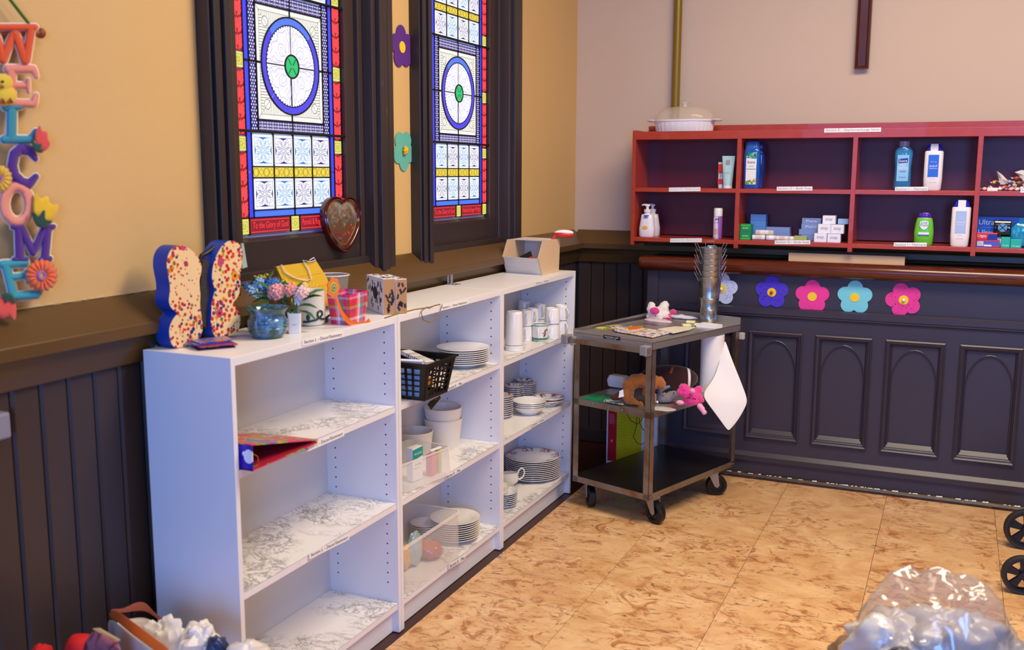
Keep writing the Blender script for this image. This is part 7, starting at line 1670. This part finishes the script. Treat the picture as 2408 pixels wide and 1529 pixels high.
RC = mat('red_cloth', 'd01a14', .8); grid_bag(rc_, [[F(380, 480, -2.80), F(440, 470, -2.79), F(530, 472, -2.78), F(600, 480, -2.77)], [F(330, 560, -2.82), F(400, 540, -2.82), F(480, 540, -2.81), F(590, 560, -2.79)], [F(270, 680, -2.84), F(350, 680, -2.84), F(450, 680, -2.83), F(560, 690, -2.81)], [V((p.x-.06, p.y, .01)), V((p.x-.03, p.y, .01)), V((p.x+.01, p.y, .01)), V((p.x+.05, p.y, .01))]], RC, 'fold', .004)
p = F(60, 690, -2.84); o = G().crumple((0, 0, 0), (.02, .03, .02), .008, 24, 2, 22, 16).build('red_rag', RC, loc=p, smooth=60); tag(o, 'small red rag at the lower left corner edge', 'cloth')
p = F(690, 560, -2.83); pkb = T('patterned_bag', 'pinkish patterned plastic bag with a cardboard edge between red cloth and carrier bag', 'bag', (p.x, p.y, 0))
k = N('pink_pattern', .35, coat=.3); vv = k.coord('Object'); k.col(k.mix(k.ramp(k.noise(vv, 26, 5, 1.2), [(.42, 0), (.6, 1)]), 'b06a72', '6a2f42')); grid_bag(pkb, [[F(590, 430, -2.84), F(680, 470, -2.845), F(760, 510, -2.85), F(850, 560, -2.855)], [F(530, 530, -2.85), F(650, 560, -2.86), F(760, 590, -2.87), F(880, 620, -2.87)], [F(440, 660, -2.86), F(620, 680, -2.87), F(760, 700, -2.88), F(900, 720, -2.88)], [V((p.x-.06, p.y, .01)), V((p.x-.02, p.y, .01)), V((p.x+.03, p.y, .01)), V((p.x+.07, p.y, .01))]], k.m, 'bag_front', .004)
G().prism([F(590, 428, -2.838)-pkb.location, F(650, 424, -2.836)-pkb.location, F(860, 545, -2.85)-pkb.location, F(840, 562, -2.853)-pkb.location], V((0, .004, 0))).build('card_edge', mat('tan_card', 'c8a878', .7), pkb)
# big clear plastic bag in the right foreground
def zg(x, y): return (1980+x/4.381, 1180+y/4.381)
cbz = U(2210, 1500, 1, -2.12); cg = T('clear_sack', 'large crumpled clear plastic sack with pale contents in the right foreground', 'sack', (cbz.x, -2.12, 0))
k = N('clear_film', .08); nt = k.t; bs = k.b
tr_ = k.n('ShaderNodeBsdfTransparent'); tr_.inputs[0].default_value = (.93, .93, .95, 1); gl = k.n('ShaderNodeBsdfGlossy'); gl.inputs['Roughness'].default_value = .12; df = k.n('ShaderNodeBsdfDiffuse'); df.inputs[0].default_value = (.75, .75, .78, 1)
lw = k.n('ShaderNodeLayerWeight'); lw.inputs[0].default_value = .35; m1 = k.n('ShaderNodeMixShader'); m2 = k.n('ShaderNodeMixShader'); m2.inputs[0].default_value = .10
k.l(k.math('ADD', k.math('MULTIPLY', lw.outputs['Facing'], .30), .07), m1.inputs[0]); k.l(tr_.outputs[0], m1.inputs[1]); k.l(gl.outputs[0], m1.inputs[2]); k.l(m1.outputs[0], m2.inputs[1]); k.l(df.outputs[0], m2.inputs[2]); k.l(m2.outputs[0], nt.nodes['Material Output'].inputs[0]); FILM = k.m
top = U(2210, 1327, 1, -2.12).z; rx = (U(2420, 1500, 1, -2.12).x-U(1995, 1500, 1, -2.12).x)/2
g = G().crumple((0, 0, 0), (rx*1.45, rx*1.08, top-.012), .027, 8.0, 11, 120, 90, flat=-.02)
o = g.build('plastic_film', FILM, cg, smooth=60)
for i, (q, r_, cc, am) in enumerate((((-.10, -.03, top-.20), (.09, .08, .075), 'cfc6ba', .022), ((.03, -.0, top-.16), (.10, .09, .060), 'bdb4ac', .02), ((.13, -.03, top-.22), (.08, .08, .07), '8f8a86', .02), ((-.03, -.10, top-.25), (.11, .08, .08), 'd8d0c6', .025), ((-.14, .02, top-.30), (.08, .09, .09), '8a6c4c', .02), ((.02, -.02, top-.38), (.19, .14, .14), '9a8e80', .025), ((-.07, -.11, top-.175), (.03, .03, .022), '26242a', .006), ((.10, -.11, top-.21), (.06, .03, .018), '3a3c4a', .006), ((.12, -.10, top-.28), (.07, .06, .04), 'd4d0d8', .016))):
    o = G().crumple((0, 0, 0), r_, am, 13, 20+i, 44, 30).build('packed_item', mat('packed_'+cc, cc, .3, coat=.3), cg, smooth=50, loc=q)
# walker wheels at the right edge
RUB = mat('wheel_rubber', '2a2a2c', .6); BKP = mat('wheel_plastic', '0c0c0e', .35)
wk = T('walking_frame', 'black-wheeled rollator walking frame mostly outside the right edge', 'walker', (1.96, -.2, 0))
def wheel(px, py, gy, nm='wheel'):
    c = U(px, py, 1, gy); r = c.z; c = c-wk.location; ax = V((-.10, 1, 0)).normalized(); M = Matrix.Translation(c) @ ax.to_track_quat('Z', 'Y').to_matrix().to_4x4()
    g = G().loft([(-.016, r*.86, r*.86), (-.017, r*.95, r*.95), (-.009, r, r), (.009, r, r), (.017, r*.95, r*.95), (.016, r*.86, r*.86), (-.016, r*.86, r*.86)], 40, M=M, cap=False); w = g.build(nm, RUB, wk, smooth=40)
    g = G().loft([(-.014, r*.74, r*.74), (-.014, r*.87, r*.87), (.014, r*.87, r*.87), (.014, r*.74, r*.74), (-.014, r*.74, r*.74)], 40, M=M, cap=False); g.loft([(-.018, r*.2, r*.2), (.018, r*.2, r*.2)], 20, M=M)
    for i in range(5):
        a = i*2*pi/5+.35; u = V((math.cos(a), math.sin(a), 0)); t = V((-u.y, u.x, 0))
        P = [u*r*.1-t*r*.10, u*r*.1+t*r*.10, u*r*.78+t*r*.22, u*r*.78-t*r*.22]; g.prism([M @ (q+V((0, 0, -.008))) for q in P], M.to_3x3() @ V((0, 0, .016)))
    g.build('spoked_hub', BKP, w, smooth=30); return c, r
c1, r1 = wheel(2413, 1245, .085); c2, r2 = wheel(2405, 1352, -.41)
for i, c in enumerate((c1, c2)):
    G().tube([c+V((.0, .03, 0)), c+V((.04, .03, .10)), c+V((.12, .03, .30)), c+V((.26, .03, .78)), c+V((.36, .03, .86))], .013, 10).build('frame_tube', BKP, wk, smooth=60)
    w0 = c+V((.50, 0, 0)); M = Matrix.Translation(w0) @ Y3.to_track_quat('Z', 'Y').to_matrix().to_4x4(); G().loft([(-.014, .08, .08), (-.012, .1, .1), (.012, .1, .1), (.014, .08, .08)], 30, M=M).build('wheel', RUB, wk, smooth=40)
    G().tube([w0+V((0, .03, 0)), w0+V((-.05, .03, .3)), c+V((.20, .03, .58))], .013, 10).build('frame_tube', BKP, wk, smooth=60)
G().box(.17, c2.y+.03, .52, .42, c1.y+.03, .56).build('seat', BKP, wk, bevel=.01)
